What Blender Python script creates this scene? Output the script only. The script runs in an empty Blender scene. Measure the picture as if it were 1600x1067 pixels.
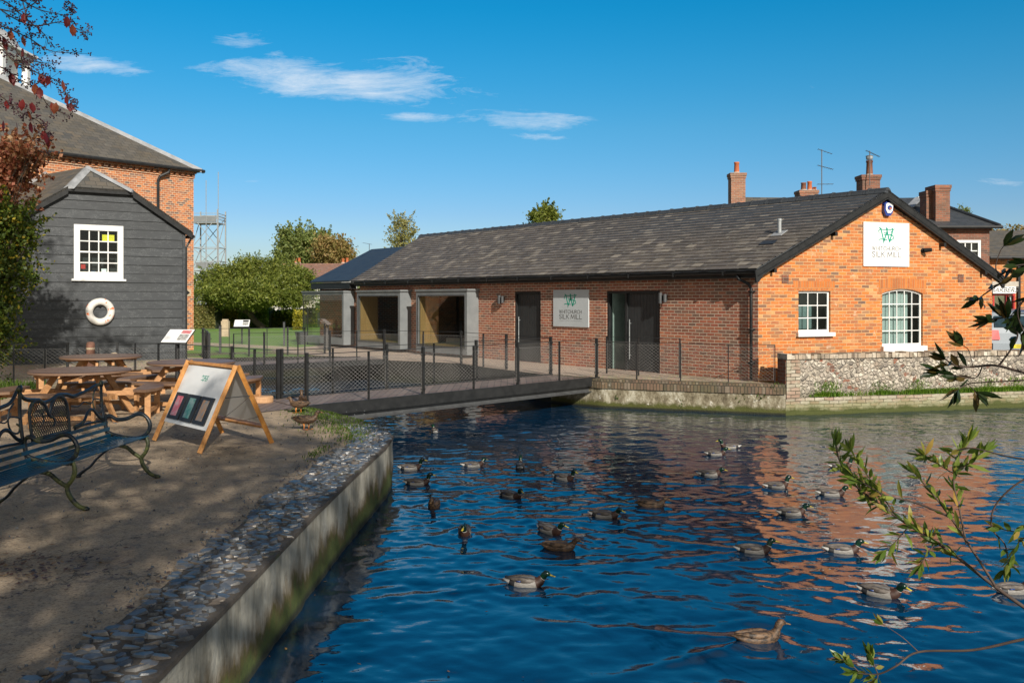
import bpy, math, random
import numpy as np
from mathutils import Vector, Matrix
from mathutils.geometry import tessellate_polygon
random.seed(7); rng = np.random.default_rng(11)
sc = bpy.context.scene; COL = sc.collection
F = 1445.0; HZ = 467.0; CH = 1.85; WZ = -0.65
def at(px, py, Y): return Vector(((px-800)/F*Y, Y, CH-(py-HZ)/F*Y))
def gp(px, py, z=0.0):
    Y = (CH-z)*F/(py-HZ); return Vector(((px-800)/F*Y, Y, z))
R = math.radians
def U(a, b): return random.uniform(a, b)

# ---------------------------------------------------------------- nodes
class NT:
    def __init__(s, name):
        s.m = bpy.data.materials.new(name); s.m.use_nodes = True
        s.t = s.m.node_tree; s.t.nodes.clear()
        s.out = s.t.nodes.new('ShaderNodeOutputMaterial')
    def n(s, typ, **kw):
        nd = s.t.nodes.new(typ)
        for k, v in kw.items(): setattr(nd, k, v)
        return nd
    def put(s, sock, v):
        if v is None: return
        if hasattr(v, 'node'): s.t.links.new(v, sock)
        else:
            if isinstance(v, (tuple, list)) and len(v) == 3 and sock.type == 'RGBA': v = (*v, 1)
            sock.default_value = v
    def math(s, op, a, b=None, c=None, clamp=False):
        nd = s.n('ShaderNodeMath', operation=op); nd.use_clamp = clamp
        s.put(nd.inputs[0], a); s.put(nd.inputs[1], b); s.put(nd.inputs[2], c)
        return nd.outputs[0]
    def mix(s, f, a, b, blend='MIX'):
        nd = s.n('ShaderNodeMix', data_type='RGBA', blend_type=blend)
        s.put(nd.inputs[0], f); s.put(nd.inputs[6], a); s.put(nd.inputs[7], b)
        return nd.outputs[2]
    def noise(s, vec, scale, detail=4, rough=.55, out=0):
        nd = s.n('ShaderNodeTexNoise'); s.put(nd.inputs['Vector'], vec)
        nd.inputs['Scale'].default_value = scale; nd.inputs['Detail'].default_value = detail
        nd.inputs['Roughness'].default_value = rough
        return nd.outputs[out]
    def ramp(s, f, stops, interp='LINEAR'):
        nd = s.n('ShaderNodeValToRGB'); s.put(nd.inputs[0], f); cr = nd.color_ramp
        cr.interpolation = interp
        while len(cr.elements) < len(stops): cr.elements.new(.5)
        for e, (p, c) in zip(cr.elements, stops):
            e.position = p; e.color = (*c, 1) if len(c) == 3 else c
        return nd.outputs[0]
    def mr(s, v, a, b, c=0., d=1.):
        nd = s.n('ShaderNodeMapRange'); s.put(nd.inputs[0], v)
        for i, x in enumerate((a, b, c, d)): nd.inputs[i+1].default_value = x
        return nd.outputs[0]
    def uv(s): return s.n('ShaderNodeTexCoord').outputs['UV']
    def obj(s): return s.n('ShaderNodeTexCoord').outputs['Object']
    def pos(s): return s.n('ShaderNodeNewGeometry').outputs['Position']
    def island(s): return s.n('ShaderNodeNewGeometry').outputs['Random Per Island']
    def sep(s, v):
        nd = s.n('ShaderNodeSeparateXYZ'); s.put(nd.inputs[0], v); return nd.outputs
    def comb(s, x, y, z=0.0):
        nd = s.n('ShaderNodeCombineXYZ'); s.put(nd.inputs[0], x); s.put(nd.inputs[1], y); s.put(nd.inputs[2], z); return nd.outputs[0]
    def scale(s, v, k):
        nd = s.n('ShaderNodeVectorMath', operation='MULTIPLY'); s.put(nd.inputs[0], v); nd.inputs[1].default_value = k; return nd.outputs[0]
    def bump(s, h, strength=.5, dist=.01):
        nd = s.n('ShaderNodeBump'); s.put(nd.inputs['Height'], h)
        nd.inputs['Strength'].default_value = strength; nd.inputs['Distance'].default_value = dist
        return nd.outputs[0]
    def bsdf(s, col, rough=.8, normal=None, metal=0., spec=.5, **kw):
        b = s.n('ShaderNodeBsdfPrincipled')
        s.put(b.inputs['Base Color'], col); s.put(b.inputs['Roughness'], rough)
        s.put(b.inputs['Metallic'], metal); s.put(b.inputs['Specular IOR Level'], spec)
        if normal is not None: s.put(b.inputs['Normal'], normal)
        for k, v in kw.items(): s.put(b.inputs[k.replace('_', ' ')], v)
        return b.outputs[0]
    def done(s, sh):
        s.t.links.new(sh, s.out.inputs[0]); return s.m

M = {}
def simple(name, c1, c2=None, scale=6, rough=.7, metal=0., bump=.0, bs=40, spec=.5, stretch=None, coords='obj'):
    N = NT(name); v = N.obj() if coords == 'obj' else N.uv()
    if stretch: v = N.scale(v, stretch)
    c2 = c2 or tuple(x*.7 for x in c1)
    f = N.mr(N.noise(v, scale, 5, .6), .35, .65)
    col = N.mix(f, c1, c2)
    nm = N.bump(N.noise(v, bs, 4), bump, .01) if bump else None
    M[name] = N.done(N.bsdf(col, rough, nm, metal, spec)); return M[name]

def units(name, w, h, m, cols, mortar, rough=.85, bump=.6, wob=.004, stagger='half', soft=.004, stain=None, stain2=None, moss=None, edge_v=False, dist=.01, grain=None):
    """courses of bricks / planks / slabs laid out in metres on the surface"""
    N = NT(name); uv = N.uv()
    w_ = N.noise(uv, 9, 2, .5, 1)
    sx, sy, _ = N.sep(w_)[:3]
    x, y = N.sep(uv)[:2]
    x = N.math('ADD', x, N.math('MULTIPLY', N.math('SUBTRACT', sx, .5), wob*2))
    y = N.math('ADD', y, N.math('MULTIPLY', N.math('SUBTRACT', sy, .5), wob*2))
    vy = N.math('DIVIDE', y, h); row = N.math('FLOOR', vy)
    if stagger == 'half': off = N.math('MULTIPLY', N.math('FLOORED_MODULO', row, 2.), .5)
    else:
        wn = N.n('ShaderNodeTexWhiteNoise', noise_dimensions='1D'); N.put(wn.inputs['W'], row); off = wn.outputs['Value']
    ux = N.math('ADD', N.math('DIVIDE', x, w), off); colm = N.math('FLOOR', ux)
    wn = N.n('ShaderNodeTexWhiteNoise', noise_dimensions='2D'); N.put(wn.inputs['Vector'], N.comb(colm, row))
    rnd = wn.outputs['Value']
    fu = N.math('MULTIPLY', N.math('FRACT', ux), w); fv = N.math('MULTIPLY', N.math('FRACT', vy), h)
    d = N.math('MINIMUM', N.math('MINIMUM', fu, N.math('SUBTRACT', w, fu)), N.math('MINIMUM', fv, N.math('SUBTRACT', h, fv)))
    mask = N.mr(d, m*.5-soft*.3, m*.5+soft)
    k = len(cols); col = N.ramp(rnd, [(i/max(1, k-1) if k > 1 else 0, c) for i, c in enumerate(cols)])
    fine = N.noise(uv, 60, 4, .7)
    gv = N.scale(uv, grain) if grain else uv
    col = N.mix(N.mr(N.noise(gv, 14, 5, .65), .3, .75), col, (.25, .22, .2), 'MULTIPLY') if False else N.mix(N.mr(N.noise(gv, 14, 5, .65), .4, .8, 0, .55), col, N.mix(1., col, (.55, .5, .5), 'MULTIPLY'))
    if stain: col = N.mix(N.mr(N.noise(uv, .9, 5, .7), .45, .72, 0, stain[1]), col, stain[0])
    mort = N.mix(N.mr(N.noise(uv, 3, 4), .35, .7), mortar, tuple(c*.7 for c in mortar))
    col = N.mix(mask, mort, col)
    if stain2: col = N.mix(N.mr(N.noise(uv, 4.3, 5, .75), .6, .7, 0, stain2[1]), col, stain2[0])
    if moss:
        wp = N.pos(); z_ = N.sep(wp)[2]; sm_ = N.noise(wp, 3.1, 6, .75)
        col = N.mix(N.mr(sm_, .50, .60, 0, .9), col, N.mix(N.noise(wp, 11, 5, .75), (.20, .18, .12), (.50, .46, .36)))
        zz_ = N.math('ADD', z_, N.math('MULTIPLY', N.math('SUBTRACT', N.noise(wp, 2.2, 6, .7), .5), .35))
        col = N.mix(N.mr(zz_, -.44, -.32, .55, 0), col, (.17, .18, .07)); col = N.mix(N.mr(zz_, -.56, -.47, 1, 0), col, (.055, .065, .012))
    hgt = N.math('ADD', N.math('MULTIPLY', mask, .8), N.math('ADD', N.math('MULTIPLY', fine, .35), N.math('MULTIPLY', rnd, .25)))
    M[name] = N.done(N.bsdf(col, rough, N.bump(hgt, bump, dist))); return M[name]

def leafmat(name, stops, rough=.5, trans=.35):
    N = NT(name); col = N.ramp(N.island(), stops)
    col = N.mix(N.mr(N.noise(N.obj(), 1.1, 3), .35, .65, 0, .6), col, N.mix(1., col, (.45, .55, .4), 'MULTIPLY'))
    b = N.bsdf(col, rough, spec=.35)
    t = N.n('ShaderNodeBsdfTranslucent'); N.put(t.inputs[0], N.mix(1., col, (1.3, 1.3, .6), 'MULTIPLY'))
    mx = N.n('ShaderNodeMixShader'); mx.inputs[0].default_value = trans
    N.t.links.new(b, mx.inputs[1]); N.t.links.new(t.outputs[0], mx.inputs[2])
    M[name] = N.done(mx.outputs[0]); return M[name]

# ---------------------------------------------------------------- meshes
class MB:
    def __init__(s): s.v = []; s.f = []; s.mi = []; s.cur = 0
    def add(s, vs, fs):
        b = len(s.v); s.v.extend(tuple(v) for v in vs)
        for f in fs: s.f.append(tuple(i+b for i in f)); s.mi.append(s.cur)
        return s
    def quad(s, a, b, c, d): return s.add((a, b, c, d), ((0, 1, 2, 3),))
    def hexa(s, p):   # p: 8 points, bottom 0-3 (ccw), top 4-7
        return s.add(p, ((3, 2, 1, 0), (4, 5, 6, 7), (0, 1, 5, 4), (1, 2, 6, 5), (2, 3, 7, 6), (3, 0, 4, 7)))
    def box(s, c, size, rz=0., rx=0., ry=0.):
        m = Matrix.Translation(Vector(c)) @ Matrix.Rotation(rz, 4, 'Z') @ Matrix.Rotation(ry, 4, 'Y') @ Matrix.Rotation(rx, 4, 'X')
        x, y, z = (k/2 for k in size)
        return s.hexa([m @ Vector(p) for p in ((-x, -y, -z), (x, -y, -z), (x, y, -z), (-x, y, -z), (-x, -y, z), (x, -y, z), (x, y, z), (-x, y, z))])
    def bar(s, a, b, w, h=None, up=(0, 0, 1)):
        a = Vector(a); b = Vector(b); h = h or w; t = (b-a).normalized(); up = Vector(up)
        if abs(t.dot(up)) > .98: up = Vector((0, 1, 0))
        x = t.cross(up).normalized()*w/2; y = x.cross(t).normalized()*h/2
        return s.hexa([a-x-y, a+x-y, b+x-y, b-x-y, a-x+y, a+x+y, b+x+y, b-x+y])
    def tube(s, pts, r, n=8, closed=False, caps=True):
        pts = [Vector(p) for p in pts]; k = len(pts)
        rs = r if isinstance(r, (list, tuple)) else [r]*k
        ring = []; prev = None
        for i, p in enumerate(pts):
            if closed: t = pts[(i+1) % k]-pts[i-1]
            else: t = pts[min(i+1, k-1)]-pts[max(i-1, 0)]
            t.normalize()
            if prev is None:
                up = Vector((0, 0, 1)) if abs(t.z) < .9 else Vector((0, 1, 0))
                x = t.cross(up).normalized()
            else: x = (prev-t*prev.dot(t)).normalized()
            prev = x; y = t.cross(x)
            ring.append([p+(x*math.cos(2*math.pi*j/n)+y*math.sin(2*math.pi*j/n))*rs[i] for j in range(n)])
        vs = [v for rg in ring for v in rg]; fs = []
        for i in range(k if closed else k-1):
            a = i*n; b = ((i+1) % k)*n
            for j in range(n): fs.append((a+j, a+(j+1) % n, b+(j+1) % n, b+j))
        if caps and not closed: fs.append(tuple(range(n-1, -1, -1))); fs.append(tuple((k-1)*n+j for j in range(n)))
        return s.add(vs, fs)
    def lathe(s, prof, n=16, c=(0, 0, 0), ax=None):
        vs = []; fs = []; c = Vector(c)
        m = ax.to_3x3() if ax else Matrix.Identity(3)
        for r, z in prof:
            for j in range(n):
                a = 2*math.pi*j/n; vs.append(c+m @ Vector((r*math.cos(a), r*math.sin(a), z)))
        for i in range(len(prof)-1):
            for j in range(n): fs.append((i*n+j, i*n+(j+1) % n, (i+1)*n+(j+1) % n, (i+1)*n+j))
        fs.append(tuple(range(n-1, -1, -1))); fs.append(tuple((len(prof)-1)*n+j for j in range(n)))
        return s.add(vs, fs)
    def prism(s, poly, z0, z1):   # poly [(x,y)] ccw
        n = len(poly); vs = [(x, y, z0) for x, y in poly]+[(x, y, z1) for x, y in poly]
        fs = [tuple(range(n-1, -1, -1)), tuple(range(n, 2*n))]+[(i, (i+1) % n, n+(i+1) % n, n+i) for i in range(n)]
        return s.add(vs, fs)
    def extr(s, pts, vec):        # planar polygon pts extruded by vec
        n = len(pts); vec = Vector(vec); pts = [Vector(p) for p in pts]
        return s.add(pts+[p+vec for p in pts], [tuple(range(n-1, -1, -1)), tuple(range(n, 2*n))]+[(i, (i+1) % n, n+(i+1) % n, n+i) for i in range(n)])
    def loft(s, rings, caps=True):
        n = len(rings[0]); vs = [v for r in rings for v in r]
        fs = [(i*n+j, i*n+(j+1) % n, (i+1)*n+(j+1) % n, (i+1)*n+j) for i in range(len(rings)-1) for j in range(n)]
        if caps: fs += [tuple(range(n-1, -1, -1)), tuple((len(rings)-1)*n+j for j in range(n))]
        return s.add(vs, fs)
    def build(s, name, mat, parent=None, smooth=False, local=False):
        return mk(name, s.v, s.f, mat, parent, smooth, local, s.mi)

WM = {}
def mk(name, verts, faces, mat, parent=None, smooth=False, local=False, mi=None):
    me = bpy.data.meshes.new(name)
    V = np.array([tuple(v) for v in verts], dtype=np.float64) if not isinstance(verts, np.ndarray) else verts
    wm = WM.get(parent.name) if parent else None
    if wm is not None and not local:
        inv = np.array(wm.inverted()); V = V @ inv[:3, :3].T+inv[:3, 3]
    if isinstance(faces, np.ndarray):
        nv, nf, k = len(V), len(faces), faces.shape[1]
        me.vertices.add(nv); me.vertices.foreach_set('co', V.astype(np.float32).ravel())
        me.loops.add(nf*k); me.loops.foreach_set('vertex_index', faces.astype(np.int32).ravel())
        me.polygons.add(nf); me.polygons.foreach_set('loop_start', np.arange(0, nf*k, k, dtype=np.int32))
        me.update(calc_edges=True)
    else: me.from_pydata(V.tolist(), [], faces)
    mats = mat if isinstance(mat, (list, tuple)) else [mat]
    for m in mats: me.materials.append(m)
    if len(mats) > 1 and mi: me.polygons.foreach_set('material_index', mi)
    if smooth: me.polygons.foreach_set('use_smooth', [True]*len(me.polygons))
    nl = len(me.loops)
    if nl < 600000:
        no = np.zeros(len(me.polygons)*3); me.polygons.foreach_get('normal', no); no = no.reshape(-1, 3)
        tot = np.zeros(len(me.polygons), dtype=np.int32); me.polygons.foreach_get('loop_total', tot)
        vi = np.zeros(nl, dtype=np.int32); me.loops.foreach_get('vertex_index', vi)
        N_ = np.repeat(no, tot, axis=0); P = V[vi]
        t = np.stack([-N_[:, 1], N_[:, 0], np.zeros(nl)], 1); ln = np.linalg.norm(t, axis=1)
        flat = ln < .05; t[flat] = (1, 0, 0); ln[flat] = 1; t /= ln[:, None]
        b = np.cross(N_, t); b[flat] = (0, 1, 0)
        uvl = me.uv_layers.new(name='UVMap')
        uvl.data.foreach_set('uv', np.stack([(P*t).sum(1), (P*b).sum(1)], 1).astype(np.float32).ravel())
    me.update()
    o = bpy.data.objects.new(name, me); COL.objects.link(o)
    if parent:
        o.parent = parent
        if wm is not None: WM[o.name] = wm
    return o

def thing(name, label, cat, loc=(0, 0, 0), rz=0., group=None):
    o = bpy.data.objects.new(name, None); COL.objects.link(o); o.empty_display_size = .2
    o.location = loc; o.rotation_euler = (0, 0, rz)
    WM[o.name] = Matrix.Translation(Vector(loc)) @ Matrix.Rotation(rz, 4, 'Z')
    o['label'] = label; o['category'] = cat
    if group: o['group'] = group
    return o
def tag(o, label=None, cat=None, group=None, kind=None):
    if label: o['label'] = label
    if cat: o['category'] = cat
    if group: o['group'] = group
    if kind: o['kind'] = kind
    return o
def copy_tree(o, parent=None):
    c = o.copy(); COL.objects.link(c)
    if parent: c.parent = parent
    for ch in list(o.children): copy_tree(ch, c)
    return c
def lab(o, t): o['label'] = t; return o

class Fr:
    def __init__(s, o, d, n): s.o = Vector((*o, 0)); s.d = Vector((*d, 0)).normalized(); s.n = Vector((*n, 0)).normalized()
    def P(s, u, o, z): return s.o+s.d*u+s.n*o+Vector((0, 0, z))
    def box(s, mb, u0, u1, o0, o1, z0, z1):
        return mb.hexa([s.P(u0, o0, z0), s.P(u1, o0, z0), s.P(u1, o1, z0), s.P(u0, o1, z0), s.P(u0, o0, z1), s.P(u1, o0, z1), s.P(u1, o1, z1), s.P(u0, o1, z1)])
    def quad(s, mb, a, b, c, d): return mb.quad(*(s.P(*p) for p in (a, b, c, d)))

def wall(mb, fr, u0, u1, z0, top, ops, depth=.12):
    """outer skin of a wall with real openings; top: float or f(u); ops: (ua,ub,za,zb or f)"""
    tf = top if callable(top) else (lambda u: top)
    cuts = {u0, u1}
    for a, b, za, zb in ops:
        cuts |= {a, b}
        if callable(zb): cuts |= {a+(b-a)*i/8 for i in range(9)}
    cuts |= set(getattr(tf, 'cuts', ()))
    cuts = sorted(c for c in cuts if u0-1e-6 <= c <= u1+1e-6)
    for a, b in zip(cuts, cuts[1:]):
        if b-a < 1e-5: continue
        mid = (a+b)/2; segs = sorted([(za, zb) for (oa, ob, za, zb) in ops if oa < mid < ob], key=lambda q: q[0])
        cz = (z0, z0)
        for za, zb in segs:
            if za-cz[0] > 1e-4: fr.quad(mb, (a, 0, cz[0]), (b, 0, cz[1]), (b, 0, za), (a, 0, za))
            zz = (zb(a), zb(b)) if callable(zb) else (zb, zb)
            fr.quad(mb, (a, 0, zz[0]), (b, 0, zz[1]), (b, -depth, zz[1]), (a, -depth, zz[0]))
            fr.quad(mb, (a, 0, za), (b, 0, za), (b, -depth, za), (a, -depth, za))
            cz = zz
        fr.quad(mb, (a, 0, cz[0]), (b, 0, cz[1]), (b, 0, tf(b)), (a, 0, tf(a)))
    for a, b, za, zb in ops:
        zt = zb if not callable(zb) else zb(a)
        for u in (a, b): fr.quad(mb, (u, 0, za), (u, 0, zt), (u, -depth, zt), (u, -depth, za))
    return mb

def rayplane(px, py, p0, n):
    o = Vector((0, 0, CH)); d = at(px, py, 1.)-o; n = Vector(n)
    return o+d*((Vector(p0)-o).dot(n)/d.dot(n))

def slates(mb, e0, e1, r0, r1, sw=.27, sh=.2, th=.009, jit=1.0):
    """a slope of overlapping slates between eave e0-e1 and ridge r0-r1"""
    e0, e1, r0, r1 = map(Vector, (e0, e1, r0, r1))
    ud = (e1-e0).normalized(); nrm = ud.cross(r0-e0).normalized()
    if nrm.z < 0: nrm = -nrm
    vd = nrm.cross(ud).normalized()
    if vd.z < 0: vd = -vd
    H = (r0-e0).dot(vd); L = [(0, 0)]
    a0, a1 = 0, (e1-e0).length; b0 = (r0-e0).dot(ud); b1 = (r1-e0).dot(ud)
    rows = int(H/sh)+1
    for i in range(rows):
        v = i*sh; f = min(1, v/H); ua = a0+(b0-a0)*f; ub = a1+(b1-a1)*f
        u = ua-U(0, sw)
        while u < ub:
            a = max(u+.003, ua); b = min(u+sw-.003, ub); u += sw
            if b-a < .03: continue
            z = U(.0, .004)*jit; lo = v-.02+U(-.006, .006)*jit; hi = min(v+sh*1.1, H); t = U(-.004, .004)*jit
            def P(uu, vv, w): return e0+ud*uu+vd*vv+nrm*w
            l0 = .012+z; h0 = .001
            mb.hexa([P(a, lo+t, l0), P(b, lo-t, l0), P(b, hi, h0), P(a, hi, h0), P(a, lo+t, l0+th), P(b, lo-t, l0+th), P(b, hi, h0+th*.6), P(a, hi, h0+th*.6)])
    return nrm
# ---------------------------------------------------------------- materials
units('brick_red', .225, .075, .012, [(.30, .10, .06), (.44, .14, .075), (.24, .11, .07), (.50, .18, .09), (.20, .12, .085), (.40, .12, .07)], (.66, .54, .42), wob=.003, stain=((.16, .09, .07), .35))
units('brick_orange', .225, .075, .011, [(.60, .18, .034), (.52, .14, .032), (.66, .23, .05), (.40, .125, .04), (.58, .175, .034), (.20, .11, .07), (.64, .22, .045), (.34, .12, .06), (.60, .19, .04), (.16, .10, .075), (.68, .33, .13), (.5, .15, .035)], (.62, .40, .2), wob=.010, stain=((.34, .13, .05), .65), stain2=((.6, .45, .33), .75))
units('brick_mill', .17, .075, .011, [(.50, .16, .055), (.42, .13, .05), (.56, .21, .08), (.32, .12, .06), (.14, .11, .10), (.48, .15, .055), (.58, .22, .08), (.22, .12, .09)], (.66, .50, .34), wob=.004)
units('brick_soldier', .075, .3, .008, [(.52, .16, .03), (.44, .13, .035), (.60, .19, .04), (.36, .12, .04)], (.5, .3, .14), wob=.003)
units('brick_dark', .225, .075, .010, [(.20, .075, .045), (.28, .10, .055), (.13, .065, .045), (.30, .11, .06)], (.28, .22, .17), wob=.006, stain=((.09, .06, .05), .6))
units('brick_plinth', .225, .075, .012, [(.34, .23, .17), (.42, .36, .28), (.27, .17, .12), (.44, .40, .32), (.33, .29, .22)], (.08, .07, .045), wob=.016, stain=((.17, .18, .06), .6), stain2=((.10, .14, .03), .7), moss=True)
units('slate_far', .3, .22, .012, [(.085, .082, .075), (.12, .11, .095), (.07, .07, .068), (.13, .11, .085)], (.05, .05, .045), rough=.75, stain=((.10, .08, .05), .7), stain2=((.20, .185, .16), .45))
units('slate_dark', .3, .22, .01, [(.045, .052, .06), (.055, .062, .07), (.038, .045, .052)], (.02, .02, .025), rough=.55)
units('slate_blue', .3, .22, .008, [(.026, .031, .038), (.034, .040, .048), (.022, .026, .033)], (.012, .015, .02), rough=.5, bump=.3)
units('tile_red', .2, .12, .012, [(.22, .12, .09), (.3, .15, .1), (.2, .13, .11), (.34, .2, .15)], (.1, .06, .05))
units('deck_planks', 6., .14, .008, [(.16, .12, .10), (.19, .145, .12), (.14, .11, .095), (.21, .16, .14)], (.02, .02, .02), rough=.7, stagger='r', grain=(2, 26, 1), wob=.0)
units('paving', .45, .3, .008, [(.42, .33, .26), (.46, .37, .29), (.4, .31, .25)], (.24, .19, .15), wob=.004)

def slate_island():
    N = NT('slates'); r = N.island()
    col = N.ramp(r, [(0, (.07, .062, .056)), (.3, (.12, .103, .09)), (.6, (.09, .08, .074)), (.88, (.16, .14, .12)), (1, (.27, .24, .20))])
    v = N.obj()
    col = N.mix(N.mr(N.noise(v, .8, 5, .7), .42, .7, 0, .5), col, (.115, .095, .07))
    col = N.mix(N.mr(N.noise(v, 7, 5, .75), .56, .66, 0, .6), col, (.28, .27, .23))
    M['slates'] = N.done(N.bsdf(col, .62, N.bump(N.noise(v, 30, 4), .25, .004)))
slate_island()
def lead():
    N = NT('lead'); v = N.obj()
    col = N.ramp(N.noise(v, 3, 5, .7), [(.3, (.20, .21, .22)), (.7, (.38, .39, .41))])
    M['lead'] = N.done(N.bsdf(col, .5, N.bump(N.noise(v, 12, 4), .4, .01)))
lead()
def boards():
    N = NT('black_boards'); v = N.obj()
    g = N.noise(N.scale(v, (3, 3, 60)), 1.5, 4, .6)
    col = N.mix(g, (.026, .031, .036), (.052, .059, .066))
    kn = N.noise(N.scale(v, (2.2, 2.2, 5)), 1.6, 6, .8)
    col = N.mix(N.mr(N.math('ABSOLUTE', N.math('SUBTRACT', kn, .56)), 0, .012, .75, 0), col, (.27, .285, .29))
    bz = N.n('ShaderNodeTexWhiteNoise', noise_dimensions='1D'); N.put(bz.inputs['W'], N.math('FLOOR', N.math('DIVIDE', N.math('ADD', N.sep(v)[2], .05), .265)))
    col = N.mix(N.math('MULTIPLY', bz.outputs['Value'], .45), col, (.018, .021, .024))
    col = N.mix(N.mr(N.noise(v, .8, 4), .4, .7, 0, .6), col, (.022, .025, .028))
    M['black_boards'] = N.done(N.bsdf(col, .55, N.bump(g, .4, .004)))
boards()
simple('black_metal', (.014, .015, .016), (.024, .025, .026), rough=.45, spec=.3)
simple('steel_grey', (.10, .105, .11), (.07, .072, .076), rough=.45, metal=.3)
simple('wire', (.30, .29, .28), (.2, .2, .195), rough=.45, metal=.4)
simple('zinc', (.20, .215, .22), (.155, .168, .175), scale=2, rough=.5, bump=.1, bs=8)
simple('white_paint', (.78, .78, .76), (.68, .68, .66), scale=9, rough=.45)
simple('sign_white', (.78, .79, .79), (.75, .76, .76), scale=2, rough=.35)
simple('sign_grey', (.52, .56, .58), (.48, .52, .54), scale=2, rough=.35)
simple('logo_green', (.0, .30, .20), (.0, .28, .19), rough=.5)
simple('logo_grey', (.10, .10, .10), (.08, .08, .08), rough=.5)
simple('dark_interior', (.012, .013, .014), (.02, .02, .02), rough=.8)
simple('green_interior', (.16, .22, .21), (.12, .17, .16), rough=.8)
simple('pale_green', (.44, .49, .46), (.36, .41, .385), rough=.8); 
simple('oak', (.34, .24, .11), (.27, .185, .08), scale=3, rough=.5, stretch=(8, 8, .6))
simple('pine_frame', (.62, .30, .08), (.46, .19, .045), scale=3, rough=.4, stretch=(5, 5, 5), bump=.15, bs=20)
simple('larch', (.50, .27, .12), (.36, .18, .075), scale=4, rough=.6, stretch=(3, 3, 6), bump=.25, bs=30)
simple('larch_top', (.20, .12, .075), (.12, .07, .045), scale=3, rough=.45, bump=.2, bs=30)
units('table_planks', 3., .095, .007, [(.17, .105, .07), (.22, .135, .09), (.14, .085, .058)], (.02, .012, .01), rough=.42, wob=0, stagger='r', grain=(3, 22, 1))
simple('terracotta', (.52, .15, .05), (.4, .11, .045), scale=5, rough=.8)
simple('concrete_light', (.5, .46, .4), (.38, .35, .3), scale=6, rough=.9, bump=.3)
simple('render_white', (.6, .58, .54), (.5, .48, .45), scale=2, rough=.9)
simple('bark', (.11, .085, .06), (.06, .048, .035), scale=9, rough=.95, bump=.8, bs=14, stretch=(3, 3, .7))
simple('twig', (.09, .06, .045), (.05, .035, .03), scale=20, rough=.8)
simple('yellow', (.75, .62, .02), (.7, .58, .02), rough=.5)
simple('red', (.5, .02, .015), (.4, .02, .015), rough=.4)
simple('blue', (.01, .16, .42), (.01, .12, .32), rough=.4)
simple('berry', (.03, .01, .02), (.06, .015, .03), rough=.4)
simple('galvanised', (.36, .38, .39), (.28, .3, .31), rough=.5, metal=.3)
simple('soil', (.09, .065, .04), (.05, .04, .028), scale=5, rough=1, bump=.6, bs=20)
simple('post_wood', (.25, .12, .08), (.16, .08, .055), scale=5, rough=.8, bump=.4)
simple('stump_wood', (.55, .33, .18), (.42, .24, .12), scale=6, rough=.7)
simple('stone_pale', (.5, .40, .28), (.38, .3, .2), scale=5, rough=.9, bump=.4)
simple('rubber', (.015, .015, .015), (.02, .02, .02), rough=.8)
def paint(name, c, rough=.3, spec=.6):
    N = NT(name); v = N.obj()
    M[name] = N.done(N.bsdf(N.mix(N.noise(v, 5, 3), c, tuple(k*.85 for k in c)), rough, spec=spec, Coat_Weight=.4))
paint('car_blue', (.02, .07, .16)); paint('car_silver', (.30, .34, .38)); paint('lamp_red', (.5, .01, .01)); paint('alarm_blue', (.01, .04, .25))
def bench_mats():
    N = NT('bench_paint'); v = N.obj()
    n = N.noise(v, 7, 5, .7)
    col = N.mix(N.mr(n, .52, .62), (.006, .012, .02), (.05, .055, .02))
    M['bench_iron'] = N.done(N.bsdf(col, N.mr(n, .4, .7, .3, .6), N.bump(N.noise(v, 60, 3), .15, .004), spec=.5, Coat_Weight=.1))
    N = NT('bench_slat'); v = N.obj(); n = N.noise(v, 5, 5, .7)
    col = N.mix(N.mr(n, .56, .64), (.006, .075, .14), (.07, .08, .04))
    M['bench_slat'] = N.done(N.bsdf(col, .38, spec=.5, Coat_Weight=.15))
    N = NT('bench_leg_moss'); v = N.obj(); n = N.noise(v, 9, 5, .7)
    col = N.mix(N.mr(n, .42, .56), (.012, .016, .014), (.085, .10, .03))
    M['bench_leg'] = N.done(N.bsdf(col, .5, N.bump(n, .5, .006)))
bench_mats()
def glass(name, tint=(.8, .9, .88), alpha=.35, rough=.02):
    N = NT(name)
    g = N.n('ShaderNodeBsdfGlossy'); g.inputs['Roughness'].default_value = rough; N.put(g.inputs['Color'], (.9, .95, 1))
    t = N.n('ShaderNodeBsdfTransparent'); N.put(t.inputs[0], tint)
    fr = N.n('ShaderNodeLayerWeight'); fr.inputs[0].default_value = .5
    mx = N.n('ShaderNodeMixShader'); N.put(mx.inputs[0], N.math('MULTIPLY_ADD', N.math('POWER', fr.outputs['Facing'], 4.), .85, alpha, clamp=True))
    N.t.links.new(t.outputs[0], mx.inputs[1]); N.t.links.new(g.outputs[0], mx.inputs[2])
    M[name] = N.done(mx.outputs[0])
glass('glass', alpha=.04); glass('glass_window', (.75, .85, .85), .05); glass('glass_bay', (.85, .85, .78), .06)

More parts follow.
